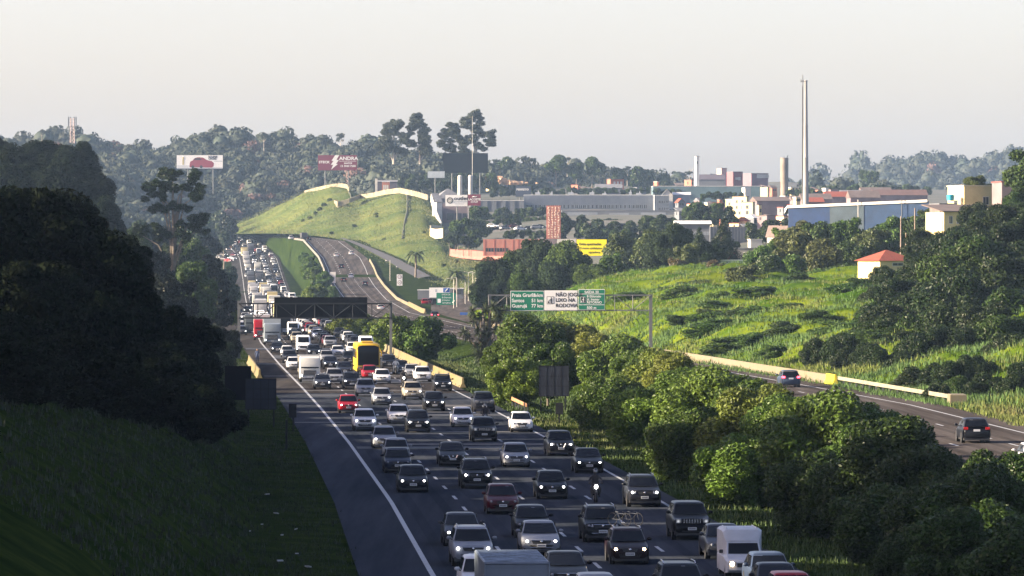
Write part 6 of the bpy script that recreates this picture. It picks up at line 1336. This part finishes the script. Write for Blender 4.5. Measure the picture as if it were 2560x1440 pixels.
# parked cars and rubble pile on the outlet slope
for i, px in enumerate([1232,1243,1262,1275,1288,1300,1325,1342,1352,1475,1490,1528,1536,1560]):
    k = ('hatch', 'suv')[i % 2]; Y = 1740+(i*37) % 60; o = link('hatchback', FARC[k]); c = ('white', 'black', 'silver', 'black', 'maroon')[i % 5]; setpaint(o, c); o.location = P(px, 569+(i*7) % 9, Y); o.rotation_euler = (0, 0, 1.2+.5*(i % 3))
    tag(o, 'tiny %s parked car among the dark bushes below the outlet halls' % cname[c], 'car', 'cars parked below the outlet halls')
rb = MB(); rs = random.Random(9)
for i in range(220):
    px = rs.gauss(1245, 28); py = 458-rs.random()*14*math.exp(-((px-1240)/32)**2); p = P(px, py, 2380+rs.uniform(0, 8)); s_ = rs.uniform(.4, 1.1); rb.box(-s_, s_, -s_, s_, -s_*.6, s_*.6, 0, Matrix.Translation(p) @ Matrix.Rotation(rs.uniform(0, 3), 4, 'Z') @ Matrix.Rotation(rs.uniform(-.6, .6), 4, 'X'))
o = rb.build('rubble', mat('rubble_stone', (.42,.27,.17), .9, .4, .3)); tag(o, kind='stuff')
# litter

# ---------------------------------------------------------------- more trees
G = 'dark trees behind the sign gantry'
for i, (px, py, r, Y, lab) in enumerate([(1235,690,50,1000,'dark tree left of the others, beside the yellow hill'),(1292,668,58,1010,'dark tree below the coral wall right part'),(1345,652,62,1000,'dark tree in front of the mauve wall piece'),(1422,668,70,975,'big dark tree that hides the lower left of the yellow banner'),(1395,705,60,950,'dark tree right above the white gantry sign'),
      (1480,705,52,930,'dark tree above the right green gantry sign'),(1208,728,42,950,'low dark tree left of the gantry truss'),(1310,722,52,930,'dark tree above the left green gantry sign'),(1255,735,40,940,'small dark tree between the spiky tree and the left green sign')]):
    tree(px, py, r, Y, 'dark', lab, G, 'mid' if i % 2 else 'blue', 1.1, name='dark_tree')
for px, py, r, Y, kd, col, lab in [(1560,640,62,1040,'mid','olive','pale flowering tree right of the yellow banner'),(1622,640,58,1020,'mid','olive','rounded olive tree two right of the yellow banner'),(1530,680,45,950,'mid','bush','green bush under the flowering tree'),(1678,605,48,930,'dark','blue','dark broad tree left of the low pale-roofed building'),(1650,630,55,940,'dark','blue','dark tree filling the gap left of the cone shaped tree'),
      (1808,595,50,960,'cone','blue','cone shaped dark evergreen in front of the grey warehouse'),(1748,615,46,950,'cone','blue','smaller dark evergreen before the low pale-roofed building'),(1720,650,42,900,'mid','olive','olive bush left of the red tin shed'),(1700,600,40,1000,'dark','blue','dark tree top by the left end of the low pale-roofed building'),(1780,640,40,930,'dark','blue','dark bush under the two evergreens'),
      (1690,680,34,880,'mid','brown','brownish bush left of the cream wall stub'),(1790,690,40,860,'mid','brown','brown bush right of the cream wall stub')]:
    tree(px, py, r, Y, kd, lab, None, col, 1.15, name='tree')
band = [(1900,650,45),(1925,690,52),(1985,625,58),(1975,690,60),(2050,600,55),(2060,660,60),(2120,590,50),(2130,650,55),(2180,610,48),(2230,590,48),(2290,575,45),(2310,610,50),(2040,715,52),(2115,710,50),(1860,700,45),(1900,735,40),(2320,545,32),(2290,650,45),(1955,600,36),(2170,720,44),(2010,575,34)]
for i, (px, py, r) in enumerate(band):
    tree(px, py+10, r*1.22, 870-(py-570)*.7, 'mid', ('light green bushy tree','dark green bushy tree','green bushy tree')[i % 3]+' in the band below the blue warehouse', 'bushy trees between the grass bank and the blue warehouse', ('bush','mid','olive')[i % 3], 1.0, name='bushy_tree')
big = [(2500,640,95,600,'leafy tree at the right edge below the mauve-grey house'),(2395,640,70,620,'leafy tree hiding the lower yellow house front'),(2410,720,115,560,'big dark leafy tree right of the red tiled roof'),(2530,760,120,540,'huge tree at the right edge over the outbound road'),(2320,730,72,570,'leafy tree right beside the red tiled roof house'),
       (2290,810,88,530,'tree left side of the big right thicket above the banana leaves'),(2400,840,105,500,'dark tree in the middle of the right thicket'),(2510,890,100,470,'shaded tree over a dark hollow near the right edge'),(2250,880,62,500,'lower tree at the left foot of the right thicket'),(2350,925,60,455,'low tree just above the guard rail block'),(2440,945,58,425,'low dark tree above the grass near the right edge'),(2555,960,55,400,'low leafy bush at the right edge above the grass'),
       (2190,800,50,560,'olive shrub at the right side of the grass bank'),(2100,880,50,500,'rounded shrub above the concrete barrier right half'),(2040,885,40,505,'green shrub left of the rounded shrub above the concrete barrier'),(2170,905,48,480,'dark green shrub above the bright yellow barrier piece')]
more = [(2290,960,50,430),(2250,985,34,430),(2380,960,60,420),(2440,1000,45,395),(2510,1010,42,385),(2450,560,55,720),(2545,530,55,700),(2300,620,45,700),(2210,700,40,640),(2200,960,30,450),(2640,640,100,600),(2680,760,120,540),(2650,880,110,480),(2780,700,120,560),(2800,840,120,480),(2720,950,90,430),(2600,730,90,560),(2350,640,62,640),(2425,615,66,640),(2505,585,72,640),(2560,560,60,640),(2265,745,55,600),(2330,690,60,600),(2470,700,100,590),(2230,830,80,520),(2380,780,110,525),(2540,830,110,500),(2460,860,100,490),(2330,890,85,470),(2200,915,50,470),(2340,1000,40,395),(2400,990,50,400),(2470,980,55,400),(2545,985,55,385),(2290,985,35,430),(2250,775,78,545),(2305,860,90,505),(2400,905,88,470),(2480,800,118,530),(2350,800,100,540),(2455,940,68,440),(2205,860,66,510),(2530,915,80,440),(2155,865,48,520),(2120,905,42,490),(2265,935,58,460),(2440,700,110,580),(2300,690,60,600),(2550,680,90,590),(2190,760,45,600),(2345,955,50,425)]
big += [(a_, b_, c_, d_, 'one of the crowded leafy trees that make up the right thicket') for a_, b_, c_, d_ in more]
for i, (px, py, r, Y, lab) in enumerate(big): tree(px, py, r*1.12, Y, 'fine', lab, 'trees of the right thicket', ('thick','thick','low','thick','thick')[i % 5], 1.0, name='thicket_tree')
tree(2590, 430, 90, 700, 'mid', 'green tree above the houses at the right edge', None, 'mid', .8); tree(2540, 445, 40, 760, 'mid', 'small tree behind the mauve-grey house roof', None, 'mid', .8); tree(2440, 462, 42, 840, 'mid', 'low green tree behind the yellow upper house', None, 'olive', .6)
for i, (px, py, r, Y) in enumerate([(1738,722,44,770),(1800,745,36,700),(1990,705,40,760),(1960,722,36,740),(1690,800,26,640),(1880,850,40,560),(1960,830,46,570),(2010,800,40,600),(1770,790,34,650),(1640,760,28,760),(1850,790,36,640),(1930,880,34,510)]):
    tree(px, py, r, Y, 'mid', ('dark shrub on the grass bank above the outbound road','shrub with pale tips on the grass bank')[i % 2], 'shrubs scattered on the grass bank', ('mid','bush')[i % 2], .6, 1.3, trunk=False, name='shrub', cat='shrub')
rs = random.Random(61)
for i in range(26):
    px = rs.uniform(1560, 2230); v = rs.uniform(.12, .95); q = MD.surf(px, v); py = 633-(q.z-CAMH)*F/q.y; r = rs.uniform(28, 60)*600/q.y
    tree(px, py-r*.15, r*1.25, q.y, 'mid', ('low green bush','spreading leafy bush','tall weedy clump')[i % 3]+' growing on the bright grass bank', 'bushes on the bright grass bank', ('shrub','shrub','bush')[i % 3], .42, 1.3, zb=q.z, trunk=False, name='bush', cat='bush')
# left, hazy trees behind the near bank
lb = [(30,420,62,900),(-30,440,60,900),(115,405,60,930),(185,430,66,920),(235,475,58,900),(60,480,80,880),(150,500,90,880),(245,545,64,860),(90,390,40,930),(200,395,42,940),(-10,370,36,930),(270,590,46,860),(20,550,90,860),(180,600,80,850),(320,640,44,900)]
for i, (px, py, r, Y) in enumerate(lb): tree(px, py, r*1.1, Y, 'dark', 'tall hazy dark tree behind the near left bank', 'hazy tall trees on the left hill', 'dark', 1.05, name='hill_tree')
# slender gum trees
def gum(label, px, pt, pb, rp, Y, seed, crowns, col='gum', kind='umbrella', zb=None):
    a = At(px, pb, Y); t = empty('gum_tree', a.b); tag(t, label, 'tree'); rs = random.Random(seed); b = MB(); k = Y/F
    for (cx, cy, r, sz) in crowns[::5]:
        top = (a.x(cx), rs.uniform(-r, r)*k*.3, a.z(cy+r*.2)); j = a.z(min(pb, cy+r*2.2+20)); b.tube([(a.x(px)*.0+rs.uniform(-.2, .2), 0, min(j*.5, top[2]*.45)), ((top[0])*.45, top[1]*.4, (j+top[2])/2), top], [.2*(Y/900)**.4, .13*(Y/900)**.4, .05], 6)
    b.tube([(0, 0, -1), (.15, 0, a.z((pb+pt)/2)), (0, 0, a.z(pt+15))], [.42*(Y/900)**.4, .3*(Y/900)**.4, .1*(Y/900)**.4], 7); b.build('trunk', (pale_bark if Y > 1500 else bark,), t, 40)
    for i, (cx, cy, r, sz) in enumerate(crowns):
        me = CR[kind][(seed+i) % len(CR[kind])]; o = link('crown', me, t); o.location = (a.x(cx), rs.uniform(-r, r)*k*.3, a.z(cy)); o.scale = (r*k*1.3, r*k*1.3, r*k*sz*1.2); o.rotation_euler = (0, 0, rs.uniform(0, 6)); c = COL[col]; o.color = c+(1,)
_cr = []; _rs = random.Random(17)
for (cx, cy, hw, hh, n_) in ((428,450,64,24,20),(385,490,24,14,6),(478,480,28,16,7),(455,520,26,12,5),(398,520,16,10,4),(500,545,26,12,6),(475,565,22,10,4),(375,575,30,10,6),(440,590,44,12,8),(350,570,14,6,2),(500,575,18,8,3)):
    for _ in range(n_): _cr.append((cx+_rs.uniform(-hw, hw), cy+_rs.uniform(-hh, hh), _rs.uniform(10, 17), .75))
gum('slender dark tree with flat layered crowns standing before the wooded hill', 432, 428, 720, 0, 900, 3, _cr, 'thick', 'puff')
def puffy(label, px, pt, hw, cols_, seed, pb=405, Y=2255):
    rs = random.Random(seed); cr = []
    H = pb-20-pt
    for i in range(24):
        t = (i+.5)/24; w = hw*(.35+.75*math.sin(min(1, t*1.15)*math.pi*.62)); x = px+rs.uniform(-1, 1)*w; cr.append((x, pt+8+t*H*.92, rs.uniform(10, 16), rs.uniform(.6, .85)))
    gum(label, px, pt+6, pb, 0, Y, seed, cr, 'gum', 'puff')
puffy('tall gum tree, left one of the left pair on the skyline', 984, 298, 30, 0, 5)
puffy('tall gum tree, right one of the left pair on the skyline', 1050, 278, 27, 0, 7)
puffy('tall gum tree left of the thin white mast on the skyline', 1128, 302, 30, 0, 9)
puffy('tallest gum tree behind the thin white mast on the skyline', 1190, 272, 36, 0, 11)
for i, (px, py, r, lab) in enumerate([(1328,400,17,'flat topped lone tree on the skyline ridge'),(1418,397,15,'small umbrella shaped tree on the skyline ridge'),(850,345,18,'ragged pine top on the far left ridge'),(105,330,10,'tiny lone tree top at the left of the lattice mast'),(1568,425,16,'small rounded tree above the orange brick house'),(1722,432,16,'umbrella tree left of the white chimney'),(660,340,14,'tiny ragged tree on the far ridge')]):
    tree(px, py, r, 2750 if px < 1700 else 2900, 'umbrella' if i in (0, 1, 5) else 'gum', lab, None, 'gum', .8, zb=P(px, py+r*2.2, 2750).z)
for i, (px, py, r) in enumerate([(1390,410,30),(1480,415,26),(1500,425,22),(1590,440,30),(1260,415,30),(1610,450,30),(1545,440,22),(1440,425,26),(1660,455,24),(2180,455,30),(2160,440,16)]):
    tree(px, py, r, 2650, 'far', 'domed hazy tree on the ridge behind the town', 'domed trees on the ridge behind the town', 'mid', 1.0, name='ridge_tree')
# dark bushes between the buildings of the plateau
rs = random.Random(21); n = 0
zone = [(1200,1310,532,556,1950),(1405,1690,550,572,1850),(1230,1400,520,545,1980),(1120,1200,560,610,1680),(1175,1225,520,590,1800),(1230,1300,545,560,1850),(1260,1400,575,596,1650),(1405,1460,545,590,1650),(1460,1700,560,600,1600),(1520,1700,585,640,1350),(1290,1380,540,560,1900),(1600,1700,545,575,1500),(1700,1830,520,560,1500),(1750,1860,480,500,2000),(1960,2060,475,495,2100),(2000,2320,465,490,2300),(1480,1700,470,486,2300),(1230,1500,470,492,2350),(1000,1240,440,470,2330),(1870,1990,560,600,1250),(1800,1850,600,625,1150),(1120,1180,590,612,1600),(1560,1690,640,670,1050)]
lab_z = ['trees in front of the grey hall','shrubs in front of the low grey annex','trees before the left end of the ribbed building','dark trees below the white and red hoardings','tall dark trees right of the hoarding post','dark bushes under the grey hall','dark shrubs behind the coral wall','dark trees right of the coral totem','bushes below the low grey annex','bushes behind the yellow banner','trees before the long ribbed building','trees right of the low grey annex','trees around the parked cars below the gabled house','trees beside the mauve block','trees at the foot of the tall chimney','trees behind the brown roofs','trees behind the ribbed building roof','bushes on the slope under the rubble','trees under the gum trees','trees by the peach house','bushes left of the silver water tank','bushes by the curved brick wall','bushes above the grass bank crest']
for (x0, x1, y0, y1, Y), lz in zip(zone, lab_z):
    w = x1-x0; h = y1-y0; r = max(9, min(h*.5, 22)); k = max(2, int(w/(r*1.25)))
    for i in range(k):
        for j in range(1 if h < 30 else 2):
            px = x0+(i+rs.uniform(.1, .9))*w/k; py = y0+(j+.5)*h/(1 if h < 30 else 2)+rs.uniform(-4, 4); tree(px, py, r*rs.uniform(.85, 1.4), Y-j*30, 'far', 'one of the '+lz, lz, rs.choice(['mid', 'blue', 'mid', 'thick']), 1.0, trunk=(Y < 1700), name='bush' if r < 14 else 'tree', cat='tree')
# left roadside, between the near bank and the far bend
for i, (px, py, r, Y) in enumerate([(350,620,30,1100),(380,690,60,850),(430,650,40,1000),(480,640,42,1100),(520,700,50,1000),(560,720,36,1100),(480,730,70,800),(540,770,48,850),(575,690,20,1500),(580,740,24,1200),(420,760,70,700),(500,600,26,1500),(460,605,30,1400),(400,600,34,1300),(340,590,40,1300),(300,620,50,1000),(530,620,24,1500),(560,600,22,1900),(480,585,28,1800),(570,575,30,2150),(545,570,34,2200),(510,570,30,2200),(560,860,40,640),(545,900,44,560)]):
    tree(px, py, r*1.15, Y, 'mid' if Y < 1300 else 'far', ('dense green tree','dark rounded tree','leafy roadside tree')[i % 3]+' left of the distant queue', 'trees on the left side of the distant road', ('mid','dark','blue')[i % 3], 1.1, name='roadside_tree')
tree(588, 795, 14, 850, 'mid', 'small bright green conical hedge beside the left gantry post', None, 'yellow', 1.6, name='hedge_plant', trunk=False)
for i, (px, py, r, Y) in enumerate([(775,660,20,1560),(790,690,24,1480),(810,700,22,1450),(770,680,20,1500),(760,645,14,1650),(800,720,22,1400),(830,735,20,1350)]):
    tree(px, py, r*1.2, Y, 'mid', 'green bush on the strip between the far carriageways', 'bushes between the far carriageways', 'bush', 1.0, trunk=False, name='bush', cat='bush')
# palms, spiky tree and banana plant
palm_leaf = mat('palm_leaf', (.06,.085,.03), .6, .3, 1.0, trans=.2, randv=.3)
def frond(b, o, a, L, droop, w, up=.6):
    d = Vector((math.cos(a), math.sin(a), 0)); pts = []
    for i in range(8): s = i/7; pts.append(Vector(o)+d*L*s+Vector((0, 0, L*(up*s-droop*s*s))))
    side = Vector((-d.y, d.x, 0))
    for i in range(7):
        p, q = pts[i], pts[i+1]
        for s in (-1, 1):
            ww = w*math.sin(math.pi*(i+.8)/8.2)
            b.add([p, p.lerp(q, .55), p.lerp(q, .8)+side*s*ww-Vector((0, 0, ww*.45)), p.lerp(q, .4)+side*s*ww*.9-Vector((0, 0, ww*.4))], [(0, 1, 2, 3)])
            b.add([p.lerp(q, .55), q, q.lerp(p, -.3)+side*s*ww*.9-Vector((0, 0, ww*.5)), q+side*s*ww-Vector((0, 0, ww*.45))], [(0, 1, 2, 3)])
def palm(label, px, pc, pb, L, Y, n=34):
    a = At(px, pb, Y); t = empty('palm_tree', a.b); tag(t, label, 'palm'); H = a.z(pc); b = MB(); rs = random.Random(px)
    b.tube([(0, 0, -1), (.1, 0, H*.5), (0, 0, H)], [.32, .25, .3], 8); b.build('trunk', bark, t, 40); b = MB()
    for i in range(n): frond(b, (0, 0, H), i*2.4+rs.uniform(-.2, .2), L*rs.uniform(.85, 1.1), rs.uniform(.5, 1.3), .45, rs.uniform(.2, 1.1))
    b.build('fronds', palm_leaf, t)
palm('lone palm tree on the yellow-green hill', 1039, 634, 684, 2.9, 1350); palm('low palm at the foot of the hill right of the lone palm', 1140, 686, 715, 3.2, 1300, 40)
def spiky():
    Y = 600; a = At(1205, 950, Y, 0); t = empty('spiky_tree', a.b); tag(t, 'dark tree with bursts of sword shaped leaves in the median', 'tree'); rs = random.Random(8); tr = MB(); lf = MB()
    heads = [(1232,768),(1215,775),(1200,790),(1185,800),(1240,795),(1222,805),(1160,832),(1172,845),(1195,830),(1215,830),(1238,825),(1205,855),(1225,858),(1190,870),(1212,885),(1200,905),(1222,910),(1208,930),(1248,780),(1180,778),(1195,890),(1230,885)]
    for (px, py) in heads:
        h = Vector((a.x(px), rs.uniform(-1, 1), a.z(py))); tr.tube([(0, 0, -.3), (h.x*.3, h.y*.3, h.z*.55), (h.x*.9, h.y, h.z)], [.13, .09, .06], 6)
        for k in range(90):
            d = Vector((rs.gauss(0, 1), rs.gauss(0, 1), rs.gauss(.25, .8))).normalized(); L = rs.uniform(.7, 1.3); s = d.cross(Vector((0, 0, 1))).normalized()*.075; e = h+d*L-Vector((0, 0, .3*L*rs.random())); m_ = h+d*L*.5
            lf.add([h, m_+s, e, m_-s], [(0, 1, 2, 3)])
    tr.build('trunk', bark, t, 40); lf.build('leaves', mat('sword_leaf', (.035,.05,.022), .5, .3, 1, randv=.4), t)
spiky()
def banana():
    Y = 470; a = At(2215, 945, Y); t = empty('banana_plant', a.b); tag(t, 'banana plant with big pale leaves at the foot of the right thicket', 'plant'); b = MB(); rs = random.Random(2)
    for i in range(9):
        an = rs.uniform(2.2, 5.4); L = rs.uniform(1.6, 2.8); d = Vector((math.cos(an), math.sin(an)*.5, 0)); o = Vector((0, 0, 1.2)); side = Vector((-d.y, d.x, .3))*.3; up = rs.uniform(.4, 1.6); pts = [o+d*L*s*.8+Vector((0, 0, L*(up*s-.9*s*s))) for s in (0, .25, .5, .75, 1)]
        for k in range(4): w0, w1 = (.3, 1, 1, .7, .1)[k], (.3, 1, 1, .7, .1)[k+1]; b.add([pts[k]-side*w0, pts[k]+side*w0, pts[k+1]+side*w1, pts[k+1]-side*w1], [(0, 1, 2, 3)])
    b.build('leaves', mat('banana_leaf', (.16,.24,.07), .5, trans=.3), t); b = MB(); b.tube([(0, 0, -.5), (0, 0, 1.3)], [.15, .1], 8); b.build('stem', bark, t)
banana()
# ---------------------------------------------------------------- grass as stuff: tufts of blades
def tufts(name, pts, h, w, n, colA, colB, seed, spread=.4):
    rs = np.random.RandomState(seed); pts = np.array(pts); N = len(pts)*n
    base = np.repeat(pts, n, 0)+np.concatenate([rs.normal(size=(N, 2))*spread, np.zeros((N, 1))], 1)
    hh = h*rs.uniform(.5, 1.3, N); a = rs.uniform(0, 6.28, N); lean = rs.uniform(.1, .6, N)*hh; ww = w*rs.uniform(.6, 1.3, N)
    s = np.stack([np.cos(a)*ww, np.sin(a)*ww, 0*a], 1); b = rs.uniform(0, 6.28, N); tip = np.stack([np.cos(b)*lean, np.sin(b)*lean, hh], 1)
    V = np.stack([base-s-[0, 0, .1], base+s-[0, 0, .1], base+tip], 1).reshape(-1, 3); Q = np.arange(3*N).reshape(-1, 3)
    cl = rs.rand(len(pts)); f = (np.sin(pts[:, 0]*.21+1)*np.sin(pts[:, 1]*.045+pts[:, 0]*.05)+rs.normal(size=len(pts))*.22) < -.22
    c = np.where(f[:, None], np.array(colB), np.array(colA))*rs.uniform(.7, 1.3, (len(pts), 1)); c = np.repeat(np.repeat(c, n, 0), 3, 0)
    o = link(name, npmesh(name, V, Q, woodm, cols=c)); tag(o, kind='stuff'); return o
pts = []; rs = np.random.RandomState(31)
for i in range(30000):
    u = 1240+rs.rand()*1650; v = rs.rand()**1.3; p = MD.surf(u, v); pts.append((p.x, p.y, p.z+.1))
tufts('tall_grass', pts, .36, .05, 8, (.034,.080,.007), (.078,.100,.009), 32, .5)
def strip_pts(f0, f1, fz, y0, y1, n, seed, zoff=0.0):
    rs = np.random.RandomState(seed); out = []
    for i in range(n): y = y0*(y1/y0)**rs.rand(); x = f0(y)+(f1(y)-f0(y))*rs.rand(); out.append((x, y, fz(x, y)+zoff))
    return out
def zleft(x, y):
    le = LE(y); eh = EH(y); d = le-x; return ZL(y)+float(np.interp(d, [.6, 4.5, 10, 16, 28], [-.03, .1, eh*.55, eh, eh+1.2]))
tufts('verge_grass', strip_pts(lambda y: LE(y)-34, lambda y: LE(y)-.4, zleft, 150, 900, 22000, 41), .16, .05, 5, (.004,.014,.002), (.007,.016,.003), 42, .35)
def on_slope(px, py):
    best = min(np.arange(180, 700, .5), key=lambda Y: abs(P(px, py, Y).z-zleft(P(px, py, Y).x, Y))); return float(best)
for i, (px, py, r) in enumerate([(-20,985,2.6),(70,1000,2.4),(150,1010,2.8),(240,1030,2.5),(320,1050,2.6),(395,1075,2.4),(455,1090,2.4),(515,1105,2.2),(200,960,2.6),(420,1010,2.6),(510,1040,2.2),(40,940,2.6),(330,990,2.8)]):
    Y = on_slope(px, py); c_ = P(px, py, Y); rp = r/Y*F; tree(px, py-rp*.55, rp, Y, 'dark', ('very dark bush','black shaded shrub')[i % 2]+' growing low on the left bank', 'dark shrubs low on the left bank', 'dark', .8, 1.25, zb=c_.z, trunk=False, name='bush', cat='bush')
lt = MB(); rs = random.Random(4)
for (px, py) in ((742,1392),(655,1318),(690,1290),(625,1335),(705,1345),(770,1425),(668,1242),(588,1050),(700,1410),(740,1330)):
    Y = on_slope(px, py); p = P(px, py, Y); s_ = rs.uniform(.05, .14); lt.box(-s_, s_, -s_*.6, s_*.6, 0, .05, 0, Matrix.Translation((p.x, p.y, p.z+.12)) @ Matrix.Rotation(rs.uniform(0, 3), 4, 'Z') @ Matrix.Rotation(rs.uniform(-.5, .5), 4, 'X'))
o = lt.build('litter', mat('paper_litter', (.35,.36,.38), .9)); tag(o, kind='stuff')
def zmed(x, y):
    l, r = LRE(y), RL(y); return float(np.interp(x, [l, l+(r-l)*.5, r], [ZL(y)-.06, min(ZL(y), ZR(y))-.35, ZR(y)-.1]))
tufts('median_grass', strip_pts(lambda y: LRE(y)+.3, lambda y: RL(y)-.3, zmed, 190, 1600, 16000, 43), .26, .05, 6, (.03,.06,.007), (.055,.07,.010), 44, .35)
tufts('roadside_grass', strip_pts(lambda y: RR(y)+1, lambda y: RR(y)+12, lambda x, y: ZR(y)+.1, 280, 900, 6000, 45), .35, .06, 6, (.04,.07,.010), (.08,.08,.015), 46, .35)
pts = []; rs = np.random.RandomState(51)
for i in range(9000):
    u = 600+rs.rand()*650; v = rs.rand(); p = HG.at(u, v); pts.append((p.x, p.y, p.z+.2))
tufts('hill_grass', pts, .3, .12, 4, (.075,.095,.028), (.10,.10,.03), 52, 1.5)

# lettering becomes plain mesh so that every letter block is a real object
dg = bpy.context.evaluated_depsgraph_get()
for o in [q for q in C.objects if q.type == 'FONT']:
    me = bpy.data.meshes.new_from_object(o.evaluated_get(dg)); n = link('lettering', me, o.parent); n.location = o.location; n.rotation_euler = o.rotation_euler; n.scale = o.scale; bpy.data.objects.remove(o)

for px, v, r in ((800,.55,9),(812,.62,9),(788,.48,8),(775,.40,8),(824,.70,8),(940,.62,6),(942,.58,6),(886,.35,7),(1060,.5,6),(960,.3,6),(830,.10,7),(757,.35,6),(1140,.5,9),(1180,.45,8),(1108,.25,8)):
    q = HG.surf(px, v); tree(px, 633-(q.z-CAMH)*F/q.y-r*.3, r, q.y, 'far', 'small dark shrub on the green hill', 'shrubs on the green hill', 'mid', .8, 1.1, zb=q.z, trunk=False, name='shrub', cat='shrub')

# labels of look-alike plants say what they stand next to
import re
LMK = [(921,900,'yellow coach'),(1318,750,'left green sign'),(1479,750,'right green sign'),(1385,950,'square sign back'),(800,768,'black gantry board'),(1304,1055,'white hatchback at the verge'),(1491,1220,'bright-lamped motorcycle'),(1727,1300,'boxy black off-roader'),(1866,1385,'white small van'),(1609,1230,'dark grey crossover'),
 (1973,965,'blue hatchback'),(2215,650,'red tiled roof'),(2400,570,'yellow lower house'),(1990,550,'blue warehouse left end'),(2300,540,'blue warehouse right end'),(1384,555,'coral totem'),(1478,620,'yellow banner'),(2012,480,'tall chimney foot'),(2215,930,'banana plant'),(2350,1008,'guard rail block'),(2437,1075,'dark outbound hatchback'),
 (1141,500,'wheel emblem hoarding'),(845,405,'dark red billboard'),(500,405,'white billboard'),(432,540,'slender dark tree'),(652,985,'left bank sign'),(1039,640,'lone palm'),(656,825,'red lorry'),(1205,850,'spiky tree'),(1400,515,'ribbed building left part'),(1600,515,'ribbed building right part'),(1961,430,'round water tower'),
 (1870,612,'silver water tank'),(1200,640,'curved brick wall'),(1050,920,'yellow median barrier'),(2520,1400,'bottom right corner'),(60,700,'left edge'),(1627,800,'gantry tall post'),(1730,570,'low pale-roofed building'),(1790,430,'pale pink tower'),(2076,955,'bright yellow barrier piece'),(181,330,'lattice mast'),(597,820,'left gantry post'),(1240,450,'rubble pile'),(1088,437,'blank grey hoarding'),(1808,595,'cone shaped evergreen'),(180,1000,'dark grass bank'),(2250,600,'leaning poles')]
byl = {}
for o in C.objects:
    if o.parent is None and 'label' in o and any(c.name.startswith('crown') for c in o.children): byl.setdefault(o['label'], []).append(o)
for lab, obs in byl.items():
    if len(obs) < 2: continue
    for o in obs:
        c = [k for k in o.children if k.name.startswith('crown')][0]; w = o.matrix_basis @ c.location if False else Vector(o.location)+Vector(c.location)
        px = 1280+w.x/w.y*F; py = 633-(w.z-CAMH)/w.y*F
        if not (-80 < px < 2640): continue
        base = re.split(r' (?:in|that|left|right|growing|behind|filling|below|on|under|of)\b', lab)[0]
        if base.startswith('one'): base = 'small bushy tree' if 'tree' in lab else 'small bush'
        L = min(LMK, key=lambda q: (q[0]-px)**2+(q[1]-py)**2); dx, dy = px-L[0], py-L[1]; d = math.hypot(dx, dy)
        hor = '' if abs(dx) < d*.38 else ('left' if dx < 0 else 'right'); ver = '' if abs(dy) < d*.38 else ('above' if dy < 0 else 'below')
        rel = (ver+' and '+hor+' of') if hor and ver else ((hor+' of') if hor else ver)
        o['label'] = '%s %s %s the %s' % (base, 'close' if d < 45 else ('a little' if d < 100 else 'well'), rel, L[2])

cnt = {}
for o in C.objects:
    if o.parent is None and 'label' in o: cnt.setdefault(o['label'], []).append(o)
for lab, obs in cnt.items():
    if len(obs) > 1 and len({o.get('group') for o in obs}) > 1:
        g = 'plants: '+lab.split(' the ')[-1] if any(c.name.startswith('crown') for c in obs[0].children) else obs[0].get('group') or lab
        for o in obs: o['group'] = g.replace('plants: ', 'plants around the ')
# ---------------------------------------------------------------- haze
def haze():
    b = MB(); b.box(-3500, 3500, -40, 7500, -3, 190)
    m = bpy.data.materials.new('haze_air'); m.use_nodes = True; n = m.node_tree.nodes; n.remove(n['Principled BSDF'])
    v = n.new('ShaderNodeVolumePrincipled'); v.inputs['Color'].default_value = (.36, .53, .80, 1); v.inputs['Density'].default_value = HAZE; v.inputs['Anisotropy'].default_value = .0
    m.node_tree.links.new(v.outputs[0], n['Material Output'].inputs['Volume'])
    o = b.build('haze', m); tag(o, kind='stuff'); return o
HAZE = 0.55e-4
haze()
